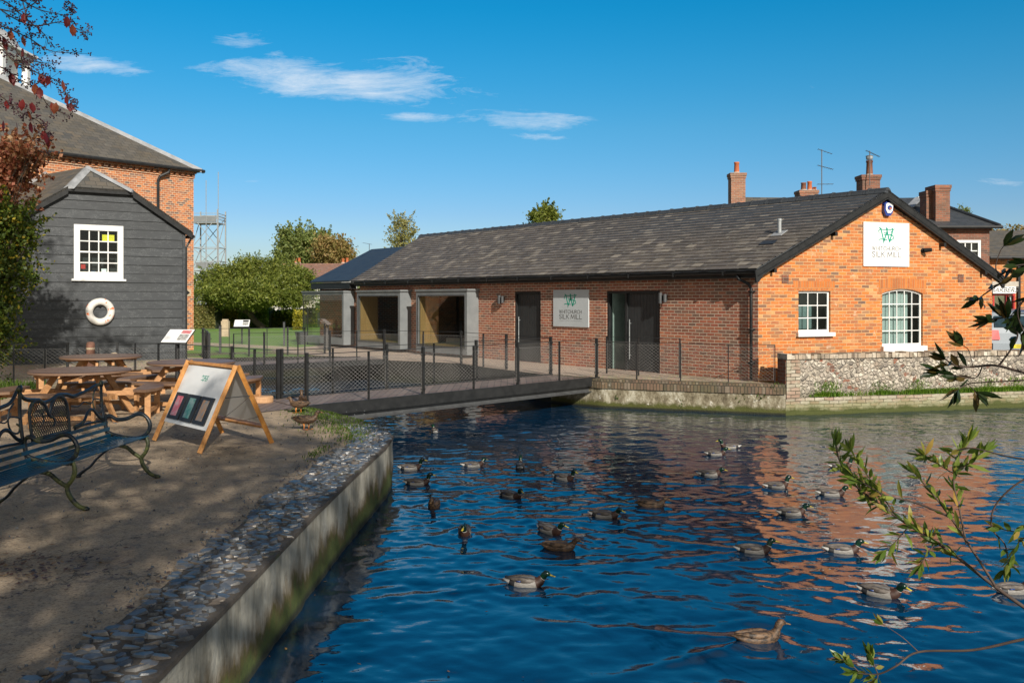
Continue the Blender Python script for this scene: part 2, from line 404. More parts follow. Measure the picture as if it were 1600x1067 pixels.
def ground_mats():
    # worn tarmac with grit
    N = NT('bank_path'); v = N.pos()
    big = N.noise(v, .55, 5, .65); fine = N.noise(v, 55, 3, .8); mid = N.noise(v, 4.5, 5, .7)
    col = N.ramp(big, [(.3, (.33, .25, .165)), (.52, (.45, .345, .235)), (.7, (.25, .19, .13))])
    col = N.mix(N.mr(mid, .52, .68, 0, .75), col, (.12, .085, .055))
    col = N.mix(N.mr(fine, .35, .5, .8, 0), col, (.10, .075, .05))
    col = N.mix(N.mr(fine, .62, .72, 0, .6), col, (.62, .52, .38))
    vo = N.n('ShaderNodeTexVoronoi', feature='DISTANCE_TO_EDGE'); vo.inputs['Scale'].default_value = .55
    wv = N.n('ShaderNodeVectorMath', operation='ADD'); N.put(wv.inputs[0], v); N.put(wv.inputs[1], N.noise(v, 3, 5, .7, 1)); N.put(vo.inputs['Vector'], wv.outputs[0])
    crack = N.mr(vo.outputs['Distance'], .0, .012, 1, 0)
    crack = N.math('MULTIPLY', crack, N.mr(big, .45, .55))
    col = N.mix(crack, col, (.03, .025, .02))
    h = N.math('ADD', N.math('MULTIPLY', fine, .5), N.math('MULTIPLY', mid, .8))
    M['bank_path'] = N.done(N.bsdf(col, N.mr(mid, .4, .7, .9, .6), N.bump(h, .7, .02)))
    N = NT('gravel'); v = N.pos()
    vo = N.n('ShaderNodeTexVoronoi'); vo.inputs['Scale'].default_value = 26; N.put(vo.inputs['Vector'], v)
    col = N.mix(.45, (.46, .38, .27), vo.outputs['Color'], 'SOFT_LIGHT')
    col = N.mix(N.mr(N.noise(v, .8, 4), .4, .65, 0, .5), col, (.27, .22, .14))
    M['gravel'] = N.done(N.bsdf(col, .95, N.bump(vo.outputs['Distance'], .8, .03)))
    N = NT('lawn'); v = N.pos()
    col = N.mix(N.mr(N.noise(v, 1.2, 6, .7), .35, .65), (.10, .23, .03), (.17, .27, .05))
    col = N.mix(N.mr(N.noise(v, 14, 4, .8), .55, .7, 0, .6), col, (.30, .30, .09))
    M['lawn'] = N.done(N.bsdf(col, .9, N.bump(N.noise(v, 30, 4), .8, .04)))
    N = NT('ground'); v = N.pos()
    col = N.mix(N.mr(N.noise(v, .3, 6, .7), .35, .65), (.10, .12, .04), (.18, .14, .08))
    M['ground'] = N.done(N.bsdf(col, .95, N.bump(N.noise(v, 9, 5), .6, .04)))
    # old cement-rendered bank with algae growing above the waterline
    N = NT('bank_concrete'); v = N.pos(); z = N.sep(v)[2]
    st = N.noise(N.scale(v, (1, 1, .22)), 3.2, 6, .75)
    col = N.ramp(st, [(.3, (.13, .12, .09)), (.5, (.36, .34, .28)), (.68, (.52, .50, .43))])
    zz = N.math('ADD', z, N.math('MULTIPLY', N.math('SUBTRACT', N.noise(N.scale(v, (1, 1, .5)), 2.3, 6, .7), .5), .75))
    col = N.mix(N.mr(zz, -.42, -.26, 1, 0), col, (.12, .075, .025))
    col = N.mix(N.mr(zz, -.50, -.36, 1, 0), col, (.075, .10, .02))
    col = N.mix(N.mr(z, -.62, -.56, 1, 0), col, (.02, .025, .012))
    M['bank_concrete'] = N.done(N.bsdf(col, .85, N.bump(N.noise(v, 14, 6, .7), .7, .03)))
    N = NT('channel_shade_concrete'); v = N.pos(); z = N.sep(v)[2]  # channel walls: the shadow they stand in is put into this near-black colour
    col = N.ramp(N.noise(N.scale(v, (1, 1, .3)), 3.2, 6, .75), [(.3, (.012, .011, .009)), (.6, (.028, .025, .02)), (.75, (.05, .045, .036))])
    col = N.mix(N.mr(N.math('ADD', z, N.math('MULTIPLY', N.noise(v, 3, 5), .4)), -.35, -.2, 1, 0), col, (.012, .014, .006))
    M['channel_shade_concrete'] = N.done(N.bsdf(col, .9, N.bump(N.noise(v, 14, 6, .7), .7, .03)))
    # low terrace wall: brick coping band over lichened render
    N = NT('low_wall_face'); v = N.pos(); z = N.sep(v)[2]
    n1 = N.noise(v, 4.5, 6, .75); col = N.ramp(N.noise(N.scale(v, (1, 1, .6)), 3.4, 7, .78), [(.36, (.07, .055, .032)), (.48, (.20, .17, .11)), (.56, (.34, .31, .23)), (.66, (.52, .49, .40))])
    zz = N.math('ADD', z, N.math('MULTIPLY', N.math('SUBTRACT', n1, .5), .3))
    col = N.mix(N.mr(n1, .60, .66), col, (.62, .60, .52))
    col = N.mix(N.mr(zz, -.55, -.46, 1, 0), col, (.07, .075, .015))
    col = N.mix(N.mr(z, -.62, -.585, 1, 0), col, (.015, .018, .01))
    M['low_wall_face'] = N.done(N.bsdf(col, .9, N.bump(N.noise(v, 18, 6, .7), .8, .03)))
    # knapped flint wall
    N = NT('flint_face'); v = N.pos(); z = N.sep(v)[2]
    vo = N.n('ShaderNodeTexVoronoi'); vo.inputs['Scale'].default_value = 11
    wv = N.n('ShaderNodeVectorMath', operation='ADD'); N.put(wv.inputs[0], v); N.put(wv.inputs[1], N.scale(N.noise(v, 9, 3, .6, 1), (.06, .06, .06))); N.put(vo.inputs['Vector'], wv.outputs[0])
    vd = N.n('ShaderNodeTexVoronoi', feature='DISTANCE_TO_EDGE'); vd.inputs['Scale'].default_value = 11; N.put(vd.inputs['Vector'], wv.outputs[0])
    r = N.sep(vo.outputs['Color'])[0]
    col = N.ramp(r, [(.0, (.16, .14, .12)), (.35, (.46, .40, .33)), (.6, (.66, .60, .50)), (.85, (.34, .27, .21)), (1, (.72, .68, .60))])
    col = N.mix(N.mr(vd.outputs['Distance'], .0, .10, 1, 0), col, (.42, .37, .29))
    pt = N.noise(v, 1.1, 6, .7)
    zz = N.math('ADD', z, N.math('MULTIPLY', N.math('SUBTRACT', N.noise(v, 1.6, 6, .7), .5), .9))
    col = N.mix(N.mr(pt, .55, .64, 0, .75), col, (.40, .35, .28))
    col = N.mix(N.mr(zz, -.25, .0, .85, 0), col, (.24, .215, .16)); col = N.mix(N.mr(N.noise(v, 2.1, 6, .75), .6, .68, 0, .8), col, (.12, .10, .06))
    M['flint_face'] = N.done(N.bsdf(col, .8, N.bump(N.math('ADD', N.mr(vd.outputs['Distance'], 0, .25), N.noise(v, 25, 4)), .9, .05)))
    N = NT('cobble_flint'); r = N.island(); v = N.obj()
    col = N.ramp(r, [(0, (.055, .065, .08)), (.25, (.10, .115, .135)), (.5, (.04, .043, .05)), (.75, (.14, .15, .16)), (.9, (.12, .10, .08)), (1, (.2, .16, .12))])
    col = N.mix(N.mr(N.noise(v, 22, 4, .7), .5, .7, 0, .45), col, (.27, .26, .25))
    M['cobble_flint'] = N.done(N.bsdf(col, .38, N.bump(N.noise(v, 40, 4), .4, .006), spec=.6))
    N = NT('coping_concrete'); v = N.pos()
    col = N.ramp(N.noise(v, 4, 6, .75), [(.3, (.055, .045, .035)), (.6, (.12, .10, .08)), (.75, (.19, .17, .14))])
    col = N.mix(N.mr(N.noise(v, 1.7, 5, .7), .6, .68, 0, .8), col, (.10, .15, .03))
    M['coping_concrete'] = N.done(N.bsdf(col, .85, N.bump(N.noise(v, 30, 5, .8), .9, .02)))
ground_mats()
leafmat('yew_leaf', [(0, (.09, .115, .02)), (.5, (.18, .22, .04)), (.85, (.28, .31, .06)), (1, (.38, .37, .09))])
leafmat('ash_leaf', [(0, (.13, .17, .05)), (.6, (.22, .27, .08)), (1, (.34, .36, .12))])
leafmat('autumn_leaf', [(0, (.2, .18, .06)), (.4, (.3, .23, .08)), (.8, (.4, .25, .11)), (1, (.42, .32, .13))])
leafmat('birch_leaf', [(0, (.22, .22, .08)), (1, (.45, .40, .16))])
leafmat('hedge_leaf', [(0, (.08, .16, .025)), (.6, (.15, .25, .04)), (1, (.26, .34, .07))])
leafmat('hedge_yellow', [(0, (.12, .14, .02)), (.5, (.30, .28, .03)), (1, (.55, .42, .04))])
leafmat('hedge_olive', [(0, (.16, .17, .05)), (.6, (.27, .25, .08)), (1, (.38, .30, .12))])
leafmat('shrub_leaf', [(0, (.05, .08, .012)), (.5, (.10, .15, .022)), (.85, (.18, .22, .03)), (1, (.5, .36, .04))])
leafmat('red_leaf', [(0, (.22, .05, .035)), (.4, (.42, .14, .08)), (.75, (.58, .28, .17)), (1, (.65, .42, .27))])
leafmat('crimson_leaf', [(0, (.14, .015, .02)), (.6, (.28, .03, .03)), (1, (.35, .10, .05))])
leafmat('willow_leaf', [(0, (.07, .12, .02)), (.5, (.16, .23, .04)), (.85, (.30, .33, .07)), (1, (.42, .24, .06))], rough=.35)
leafmat('dark_leaf', [(0, (.018, .035, .010)), (.6, (.035, .06, .014)), (1, (.12, .07, .02))], rough=.35, trans=.25)
leafmat('shade_leaf', [(0, (.06, .08, .02)), (1, (.2, .14, .04))])
leafmat('grass_blade', [(0, (.06, .14, .01)), (.5, (.13, .27, .02)), (1, (.28, .38, .05))])
leafmat('moss_blade', [(0, (.04, .07, .01)), (.5, (.08, .14, .02)), (1, (.15, .2, .04))])
leafmat('litter', [(0, (.05, .02, .015)), (.4, (.12, .05, .03)), (.8, (.2, .1, .04)), (1, (.32, .18, .06))], trans=.05)

# ---------------------------------------------------------------- camera, sky, sun
cam = bpy.data.cameras.new('camera'); co = bpy.data.objects.new('camera', cam); COL.objects.link(co)
cam.sensor_width = 36; cam.lens = F/1600*36; cam.shift_y = -(533.5-HZ)/1600; cam.clip_end = 3000; cam.clip_start = .05
co.location = (0, 0, CH); co.rotation_euler = (R(90), 0, 0); sc.camera = co
SUN_EL = R(29); sh_ = Vector((.374, -.928, 0)).normalized()
sd = Vector((sh_.x*math.cos(SUN_EL), sh_.y*math.cos(SUN_EL), math.sin(SUN_EL)))
sl = bpy.data.lights.new('sun', 'SUN'); sl.energy = 5.0; sl.angle = R(.55); sl.color = (1, .93, .82)
so = bpy.data.objects.new('sun', sl); COL.objects.link(so); so.rotation_euler = sd.to_track_quat('Z', 'Y').to_euler()
w = bpy.data.worlds.new('World'); sc.world = w; w.use_nodes = True
def world():
    N = NT.__new__(NT); N.t = w.node_tree; N.t.nodes.clear(); N.m = None
    out = N.n('ShaderNodeOutputWorld'); bg = N.n('ShaderNodeBackground')
    sky = N.n('ShaderNodeTexSky', sky_type='NISHITA'); sky.sun_disc = False
    sky.sun_elevation = SUN_EL; sky.sun_rotation = math.atan2(sh_.x, sh_.y); sky.ozone_density = SKY['oz']; sky.air_density = SKY['air']; sky.dust_density = SKY['dust']
    d = N.n('ShaderNodeTexCoord').outputs['Generated']
    hs = N.n('ShaderNodeHueSaturation'); hs.inputs['Hue'].default_value = SKY['hue']; hs.inputs['Saturation'].default_value = SKY['sat']; hs.inputs['Value'].default_value = 1.0
    N.put(hs.inputs['Color'], sky.outputs[0]); col = hs.outputs[0]
    col = N.mix(1., col, SKY['tint'], 'MULTIPLY')
    x, y, z = N.sep(d)[:3]
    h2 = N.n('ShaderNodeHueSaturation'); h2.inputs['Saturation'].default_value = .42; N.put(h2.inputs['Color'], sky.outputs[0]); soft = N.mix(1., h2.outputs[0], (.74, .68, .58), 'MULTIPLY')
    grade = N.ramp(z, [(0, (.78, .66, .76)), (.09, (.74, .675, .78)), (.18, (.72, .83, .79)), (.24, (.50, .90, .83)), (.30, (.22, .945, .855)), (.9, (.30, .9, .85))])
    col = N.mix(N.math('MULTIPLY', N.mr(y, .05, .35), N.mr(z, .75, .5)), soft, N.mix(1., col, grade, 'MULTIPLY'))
    ys = N.math('MAXIMUM', y, .05)
    u = N.math('DIVIDE', x, ys); v = N.math('DIVIDE', z, ys)
    tot = None
    blobs = [(530, 128, 215, 34, 5, .95), (600, 108, 110, 26, -4, .6), (385, 60, 62, 17, -6, .7), (425, 86, 26, 12, -10, .4), (655, 184, 70, 9, 2, .7), (815, 188, 110, 20, 3, .8), (850, 214, 75, 7, 4, .7), (140, 100, 105, 17, 6, .9), (400, 283, 65, 15, 6, .35), (1555, 284, 70, 9, 1, .5), (1060, 320, 28, 7, 0, .4), (1270, 137, 9, 4, 30, .4), (50, 95, 60, 22, 0, .5)]
    p = N.comb(u, v, 0.)
    for i, (px, py, rx, ry, ang, amp) in enumerate(blobs):
        cu = (px-800)/F; cv = (HZ-py)/F; a = R(-ang)
        du = N.math('SUBTRACT', u, cu); dv = N.math('SUBTRACT', v, cv)
        a1 = N.math('ADD', N.math('MULTIPLY', du, math.cos(a)), N.math('MULTIPLY', dv, math.sin(a)))
        b1 = N.math('SUBTRACT', N.math('MULTIPLY', dv, math.cos(a)), N.math('MULTIPLY', du, math.sin(a)))
        a1 = N.math('DIVIDE', a1, rx/F); b1 = N.math('DIVIDE', b1, ry/F)
        q = N.math('ADD', N.math('MULTIPLY', a1, a1), N.math('MULTIPLY', b1, b1))
        m = N.math('MULTIPLY', N.mr(q, 0., 1.6, 1., 0.), amp)
        tot = m if tot is None else N.math('MAXIMUM', tot, m)
    mp = N.n('ShaderNodeMapping'); N.put(mp.inputs[0], p); mp.inputs['Rotation'].default_value = (0, 0, R(-14)); mp.inputs['Scale'].default_value = (5, 26, 1)
    n1 = N.noise(mp.outputs[0], 2.3, 10, .72); nd = n1.node; nd.inputs['Distortion'].default_value = .7
    n2 = N.noise(N.scale(p, (1, 2.6, 1)), 11, 9, .7)
    nn = N.math('ADD', N.math('MULTIPLY', n1, .65), N.math('MULTIPLY', n2, .35))
    dens = N.math('MULTIPLY', N.mr(N.math('ADD', N.math('MULTIPLY', nn, 1.35), N.math('MULTIPLY', tot, .5)), .88, 1.32, 0, 1), N.mr(tot, 0., .3, 0, 1))
    dens = N.math('MULTIPLY', dens, N.mr(y, .05, .1))
    col = N.mix(N.math('MULTIPLY', dens, .8), col, SKY['cloud'])
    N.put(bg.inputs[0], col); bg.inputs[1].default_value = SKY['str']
    N.t.links.new(bg.outputs[0], out.inputs[0])
SKY = dict(oz=3.0, air=1.0, dust=.5, hue=.497, sat=1.42, tint=(.90, 1.06, 1.12), cloud=(7.2, 7.6, 8.0), str=.105)
world()
sc.view_settings.view_transform = 'Standard'; sc.view_settings.look = 'None'; sc.view_settings.exposure = .22; sc.view_settings.gamma = 1

# ---------------------------------------------------------------- land and water
ring = [(-1.75, 4.0), (-1.72, 6.2), (-1.70, 8.0), (-1.65, 9.8), (-1.58, 11.6), (-1.60, 12.4), (-1.82, 13.2), (-2.3, 14.1), (-2.85, 14.9), (-3.4, 15.6),
        (-3.9, 16.3), (-4.35, 16.95), (-4.9, 17.55), (-5.5, 18.1), (-6.3, 18.9), (-6.9, 20.5), (-7.3, 22.5), (-7.8, 24.9)]
north = [(-8.75, 26.6), (-9.2, 28.9), (-6.4, 30.0)]
far = [(-4.8, 29.35), (-3.9, 28.0), (-1.5, 26.6), (-.8, 25.2), (.1, 23.8), (.95, 22.4), (1.45, 21.75), (2.06, 21.25), (3.4, 20.72), (4.7, 20.22), (5.87, 19.83)]
right = [(11.9, 21.45), (24, 24.7)]
rest = [(23, 16), (17, 8), (10, 3), (4.5, .2), (1.5, -.6), (-.6, -.4), (-1.5, 1.0), (-1.75, 2.4)]
pond = ring+north+far+right+rest
def sheet(name, outer, z, mat, hole=None, kind='structure'):
    loops = [[Vector((x, y, 0)) for x, y in outer]]
    if hole: loops.append([Vector((x, y, 0)) for x, y in hole])
    tr = tessellate_polygon(loops); vs = [(x, y, z) for x, y in outer]+([(x, y, z) for x, y in hole] if hole else [])
    out = []
    for t in tr:
        a, b, c = (Vector(vs[i]) for i in t)
        out.append(tuple(t) if (b-a).cross(c-a).z > 0 else (t[0], t[2], t[1]))
    o = mk(name, vs, out, mat); o['kind'] = kind; return o
sheet('ground', [(-900, -60), (900, -60), (900, 1500), (-900, 1500)], -.012, M['ground'], pond)
# picnic bank surface
sheet('path', [(-1.75, 4.0), (-1.75, 2.4), (-1.5, 1.0), (-3, -4), (-16, -4), (-16, 14), (-12, 19.4), (-7, 19.6), (-6.3, 18.9)]+[p for p in ring[::-1] if p[1] < 18.5 and p[1] > 4.1], -.006, M['bank_path'])
sheet('gravel', [(-6.9, 20.5), (-6.6, 19.7), (-7, 19.65), (-20, 19.6), (-20, 27), (-9.5, 30), (-9.4, 27.4), (-8.1, 24.7), (-7.3, 22.5)], -.006, M['gravel'])
sheet('lawn', [(-30, 31.5), (-12.5, 31.0), (-6, 33.5), (-7, 45), (20, 62), (-40, 62)], -.004, M['lawn'])
sheet('lawn', [(-10.5, 29.6), (-9.3, 29.1), (-6.4, 30.15), (-9.0, 31.6)], -.004, M['lawn'])
sheet('garden_path', [(-22, 40), (-13.5, 37.6), (-9, 34.4), (-6.6, 32.2), (-6.4, 33.6), (-8.6, 35.8), (-13, 39.2), (-22, 42)], .0, M['gravel'])
sheet('walkway', far[1:6]+[(1.2, 22.3), (2.3, 22.6), (3.9, 22.4), (3.7, 23.0), (-7.4, 37.2), (-9, 33.4), (-6.4, 30.25), (-4.8, 29.35)], -.002, M['paving'])
sheet('terrace_gravel', far[6:]+[(5.6, 20.6), (3.9, 22.4), (2.3, 22.6), (1.2, 22.3)], -.004, M['gravel'])
# ---------------------------------------------------------------- ducks positions are needed by the ripples
DUCKS = [ # px, py(waterline), yaw, sex, head yaw, neck, scale, label
 (679, 676, 100, 'm', 30, 0, 1, 'drake swimming away in the dark water just below the footbridge'),
 (642, 733, 12, 'm', -8, 1, 1, 'drake with raised head, upper one of the two beside the rounded bank corner'),
 (653, 757, 4, 'm', 0, 1, 1, 'drake with green head stretched up, lower of the two beside the rounded bank corner'),
 (740, 729, 14, 'm', 25, -.5, 1, 'pale sided drake heading right between the bank corner and the drake seen from behind'),
 (813, 731, 88, 'm', 0, 1, 1, 'drake seen from directly behind with its head up straight'),
 (882, 749, -38, 'm', -15, 1, 1, 'drake turned half towards us, right of the one seen from behind'),
 (799, 777, -42, 'm', -20, 0, 1, 'small dark drake alone in the middle, half turned to the right'),
 (678, 792, -95, 'f', 0, 0, 1, 'brown hen swimming straight at the camera near the bank wall'),
 (726, 834, -88, 'm', -12, 0, 1, 'drake swimming straight at the camera with a V wake'),
 (860, 832, -48, 'm', 15, 0, 1, 'drake directly behind the dark brown hen, bill pointing down right'),
 (875, 858, -10, 'f', -15, -.5, 1, 'dark brown hen heading right, close in front of a drake'),
 (946, 808, -16, 'm', -22, -.6, 1, 'drake heading right, nearest left of the brown hen in the middle distance'),
 (1018, 791, -10, 'f', 20, -.7, 1, 'streaky brown hen heading right in the middle distance'),
 (823, 914, -6, 'm', -8, -.4, 1.02, 'nearest left-hand drake with yellow bill low to the water'),
 (1119, 711, 2, 'm', 0, 0, .95, 'drake in front of the far left-facing one, close below the low wall'),
 (1140, 700, 178, 'm', 0, 1, .95, 'farthest drake, facing left behind another'),
 (1110, 743, 6, 'm', -25, -.9, 1, 'drake heading right just below the far pair'),
 (1214, 762, 10, 'm', 0, 1, 1, 'drake with lifted head over the orange wall reflection, first right of centre'),
 (1314, 731, 0, 'm', 0, 1, 1, 'drake half hidden behind the topmost willow tip'),
 (1300, 774, -9, 'm', 12, -.4, 1, 'drake whose head touches the leaves of the willow branch'),
 (1238, 804, 5, 'm', -18, -.3, 1, 'drake heading right between the lifted-head drake and the near pair'),
 (1179, 863, -7, 'm', 14, .4, 1, 'left drake of the pair swimming right in line'),
 (1317, 863, -5, 'm', 0, 0, 1, 'right drake of the pair swimming right in line, over the white sign reflection'),
 (1377, 930, -32, 'm', -20, -.2, 1.02, 'near right drake half turned to the camera with its head down'),
 (1186, 1001, 8, 'f', 10, .3, 1.02, 'nearest hen, mottled brown, at the bottom of the pond'),
 (1584, 925, 10, 'm', 20, .6, 1, 'drake behind the willow stem at the right edge'),
]
dpos = [gp(d[0], d[1], WZ) for d in DUCKS]

def water():
    xs_ = np.concatenate([np.arange(-9.5, 14.5, .034), np.arange(14.5, 24.6, .14)]); ys_ = np.concatenate([np.arange(-1.2, 4.5, .12), np.arange(4.5, 22.5, .034), np.arange(22.5, 30.3, .06)])
    nx, ny = len(xs_), len(ys_)
    X, Y = np.meshgrid(xs_, ys_); Z = np.zeros_like(X)
    r = np.random.default_rng(5)
    for i in range(90):
        L = .12*(9.**(r.random()**1.35)); k = 2*np.pi/L; a = r.normal(1.3, .9)
        slope = WAVE['s']*(1.0 if L < .45 else .7); amp = slope/k
        kx, ky = k*np.cos(a), k*np.sin(a)
        Z += amp*np.sin(kx*X+ky*Y+r.random()*6.28+.6*np.sin(.7*X+r.random()*6)+.6*np.sin(.5*Y+r.random()*6))
    # calmer patches drifting through the chop
    pat = .75+.25*np.sin(.55*X+1.3*np.sin(.4*Y))*np.sin(.45*Y+.8*np.sin(.6*X+1)); Z *= pat
    for i, d in enumerate(dpos):
        dx, dy = X-d.x, Y-d.y; rr = np.sqrt(dx*dx+dy*dy)+1e-3; a = R(DUCKS[i][2])
        f = dx*np.cos(a)+dy*np.sin(a); s = np.abs(-dx*np.sin(a)+dy*np.cos(a))
        Z += .006*np.cos(rr*2*np.pi/.2)*np.exp(-rr/.35)
        wake = np.exp(-((s+f*.42+.02)/.07)**2)*np.exp(f/.9)*(f < .1)
        Z += (.020 if i in (7, 8, 3, 17, 21, 22, 24) else .009)*wake
    V = np.stack([X.ravel(), Y.ravel(), (Z+WZ).ravel()], 1)
    idx = np.arange(nx*ny).reshape(ny, nx)
    Fc = np.stack([idx[:-1, :-1], idx[:-1, 1:], idx[1:, 1:], idx[1:, :-1]], -1).reshape(-1, 4)
    N = NT('water'); v = N.pos()
    rip = N.noise(N.scale(v, (1, 1.35, 1)), 7.5, 3, .55)
    b = N.bsdf((.0018, .022, .056), .015, N.bump(rip, WAVE['b'], .02), spec=.5)
    p = b.node; p.inputs['IOR'].default_value = 1.78
    o = mk('water', V, Fc, N.done(b), smooth=False); o.data.polygons.foreach_set('use_smooth', [True]*len(o.data.polygons)); o['kind'] = 'structure'
WAVE = dict(s=.0135, b=.10)
water()

# ---------------------------------------------------------------- bank and pond walls
def ribbon(path, z0, z1, nz, amp, sub=.12, outward=1):
    pts = [Vector((x, y, 0)) for x, y in path]; line = [pts[0]]
    for a, b in zip(pts, pts[1:]):
        n = max(1, int((b-a).length/sub))
        for i in range(1, n+1): line.append(a.lerp(b, i/n))
    vs = []; n = len(line)
    for i, p in enumerate(line):
        t = (line[min(i+1, n-1)]-line[max(i-1, 0)]).normalized(); nn = Vector((t.y, -t.x, 0))*outward
        for j in range(nz+1):
            z = z0+(z1-z0)*j/nz
            q = amp*(math.sin(p.x*7.1+p.y*5.3+z*9)*.5+math.sin(p.y*13.7-z*17+p.x*3)*.35+U(-.4, .4))
            if j == nz: q *= .3
            vs.append(p+nn*q+Vector((0, 0, z)))
    fs = [(i*(nz+1)+j, (i+1)*(nz+1)+j, (i+1)*(nz+1)+j+1, i*(nz+1)+j+1) for i in range(n-1) for j in range(nz)]
    return vs, fs
def wallrun(name, label, cat, path, mat, z1=-.004, amp=.012, top=None):
    t = thing(name, label, cat, (path[0][0], path[0][1], WZ))
    vs, fs = ribbon(path, -1.4, z1, 10, amp)
    mk('wall_face', vs, fs, mat, t, smooth=True)
    return t
bank = wallrun('bank_wall', 'weathered concrete bank wall with mossy waterline, running up from the bottom left to the footbridge', 'bank wall', rest[-3:]+ring[:11], M['bank_concrete'])
wallrun('channel_wall', 'dark channel wall under the picnic terrace fence', 'channel wall', ring[10:]+north+far[:1], M['channel_shade_concrete'])
wallrun('channel_wall', 'dark channel wall under the walkway and bay windows', 'channel wall', far[0:6], M['channel_shade_concrete'])
lw = wallrun('low_wall', 'low lichened terrace wall between the footbridge and the flint wall', 'low wall', far[5:], M['low_wall_face'], z1=-.17)
rw = wallrun('far_bank', 'bank edge beyond the right side of the pond', 'bank', right[-1:]+rest[:-2], M['bank_concrete'])
# brick coping of the low wall
units('brick_coping', .075, .3, .012, [(.12, .08, .055), (.19, .12, .08), (.09, .07, .05), (.24, .19, .14)], (.05, .045, .03), wob=.010, stain2=((.45, .43, .36), .8), stain=((.10, .11, .04), .8))
mb = MB()
pts = [Vector((*p, 0)) for p in far[5:]]; off = []
for i, p in enumerate(pts):
    t = (pts[min(i+1, len(pts)-1)]-pts[max(i-1, 0)]).normalized(); off.append((p+Vector((t.y, -t.x, 0))*.035, p-Vector((t.y, -t.x, 0))*.24))
for (a, b), (c, d) in zip(off, off[1:]):
    z = Vector((0, 0, .012)); l = Vector((0, 0, -.20))
    mb.quad(a+l, c+l, c+z, a+z); mb.quad(a+z, c+z, d+z, b+z)
mb.build('brick_coping', M['brick_coping'], lw)
# flat concrete strip and knapped flint cobbles on the near bank
cop = rest[-1:]+ring[:10]
mb = MB(); pts = [Vector((*p, 0)) for p in cop]; off = []
for i, p in enumerate(pts):
    t = (pts[min(i+1, len(pts)-1)]-pts[max(i-1, 0)]).normalized(); n = Vector((t.y, -t.x, 0))
    w_ = .52 if p.y < 12 else .42
    off.append((p+n*.012, p-n*w_))
for (a, b), (c, d) in zip(off, off[1:]):
    z = Vector((0, 0, .006)); z2 = Vector((0, 0, .002))
    mb.quad(a+z, c+z, d+z2, b+z2); mb.quad(a-Vector((0, 0, .03)), c-Vector((0, 0, .03)), c+z, a+z)
mb.build('coping', M['coping_concrete'], bank)
mb = MB()
def cobble(mb, x, y, r, h):
    n = random.randint(5, 7); a0 = U(0, 6.28); el = U(.5, .8); ro = random.gauss(.1, .35); tl = U(-.012, .012); tk = U(-.012, .012)
    lo = []; hi = []
    for i in range(n):
        a = a0+2*math.pi*i/n+U(-.25, .25); rr = r*U(.8, 1.12)
        px, py = math.cos(a)*rr, math.sin(a)*rr*el
        px, py = px*math.cos(ro)-py*math.sin(ro), px*math.sin(ro)+py*math.cos(ro)
        lo.append((x+px, y+py, .0)); hi.append((x+px*.82, y+py*.82, h+px/r*tl+py/r*tk+U(-.002, .002)))
    vs = lo+hi; fs = [(i, (i+1) % n, n+(i+1) % n, n+i) for i in range(n)]+[tuple(range(n, 2*n))]
    mb.add(vs, fs)
y = 3.6; placed = []
while y < 14.6:
    for k in range(7):
        pass
    y += .001
    break
def edge_x(y):
    for (xa, ya), (xb, yb) in zip(cop, cop[1:]):
        if ya <= y <= yb: return xa+(xb-xa)*(y-ya)/(yb-ya)
    return -1.7
tries = 0; cells = {}
while tries < 30000:
    tries += 1; yy = U(3.0, 13.6); inner = .50+.05*math.sin(yy*3.1)+.03*math.sin(yy*9)
    if yy > 12: inner = .45
    xx = edge_x(yy)-.045-U(0, inner); r = U(.036, .078)
    key = (int(xx/.12), int(yy/.12)); ok = True
    for i in (-1, 0, 1):
        for j in (-1, 0, 1):
            for (a, b, c) in cells.get((key[0]+i, key[1]+j), ()):
                if (a-xx)**2+((b-yy)*1.45)**2 < ((c+r)*.74)**2: ok = False; break
    if not ok or (yy > 12.4 and random.random() < .5): continue
    cells.setdefault(key, []).append((xx, yy, r)); cobble(mb, xx, yy, r, U(.008, .020))
c = mb.build('flint_cobbles', M['cobble_flint'], bank); c['kind'] = 'stuff'

# flint wall, brick pier and plinth beneath the orange gable
FW = Fr((5.87, 19.83), (6.03, 1.62), (1.62, -6.03)); FL = 18.5
fw = thing('flint_wall', 'flint and brick garden wall below the orange gable, with grass on its ledge', 'garden wall', (5.87, 19.83, -.65))
def rough(fr, u0, u1, z0, z1, o, du, dz, amp, tilt=0.):
    nu = int((u1-u0)/du); nz = max(2, int((z1-z0)/dz)); vs = []
    for i in range(nu+1):
        for j in range(nz+1):
            u = u0+(u1-u0)*i/nu; z = z0+(z1-z0)*j/nz
            q = o+amp*(math.sin(u*3.1+z*5)*.4+math.sin(u*11+z*13)*.3+U(-.6, .6))+tilt*(z-z0)
            vs.append(fr.P(u, q, z))
    return vs, [(i*(nz+1)+j, (i+1)*(nz+1)+j, (i+1)*(nz+1)+j+1, i*(nz+1)+j+1) for i in range(nu) for j in range(nz)]
vs, fs = rough(FW, .34, FL, -.30, .55, 0, .07, .06, .016); mk('flint_face', vs, fs, M['flint_face'], fw, smooth=True)
vs, fs = rough(FW, .0, FL, -1.4, -.28, .0, .12, .08, .008)
vs = [v+FW.n*.09*min(1, max(0, (v-FW.o).dot(FW.d)-.1)/1.2) for v in vs]
mb = MB(); mb.add(vs, fs)
FW.quad(mb, (0, 0, -1.4), (0, -.3, -1.4), (0, -.3, -.28), (0, 0, -.28)); FW.quad(mb, (1.3, .09, -.28), (FL, .09, -.28), (FL, -.05, -.26), (1.3, -.05, -.26)); mb.build('brick_plinth', M['brick_plinth'], fw)
mb = MB(); FW.box(mb, .01, .34, -.33, .02, -.3, .56); mb.build('brick_pier', M['brick_plinth'], fw)
mb = MB(); u = .0
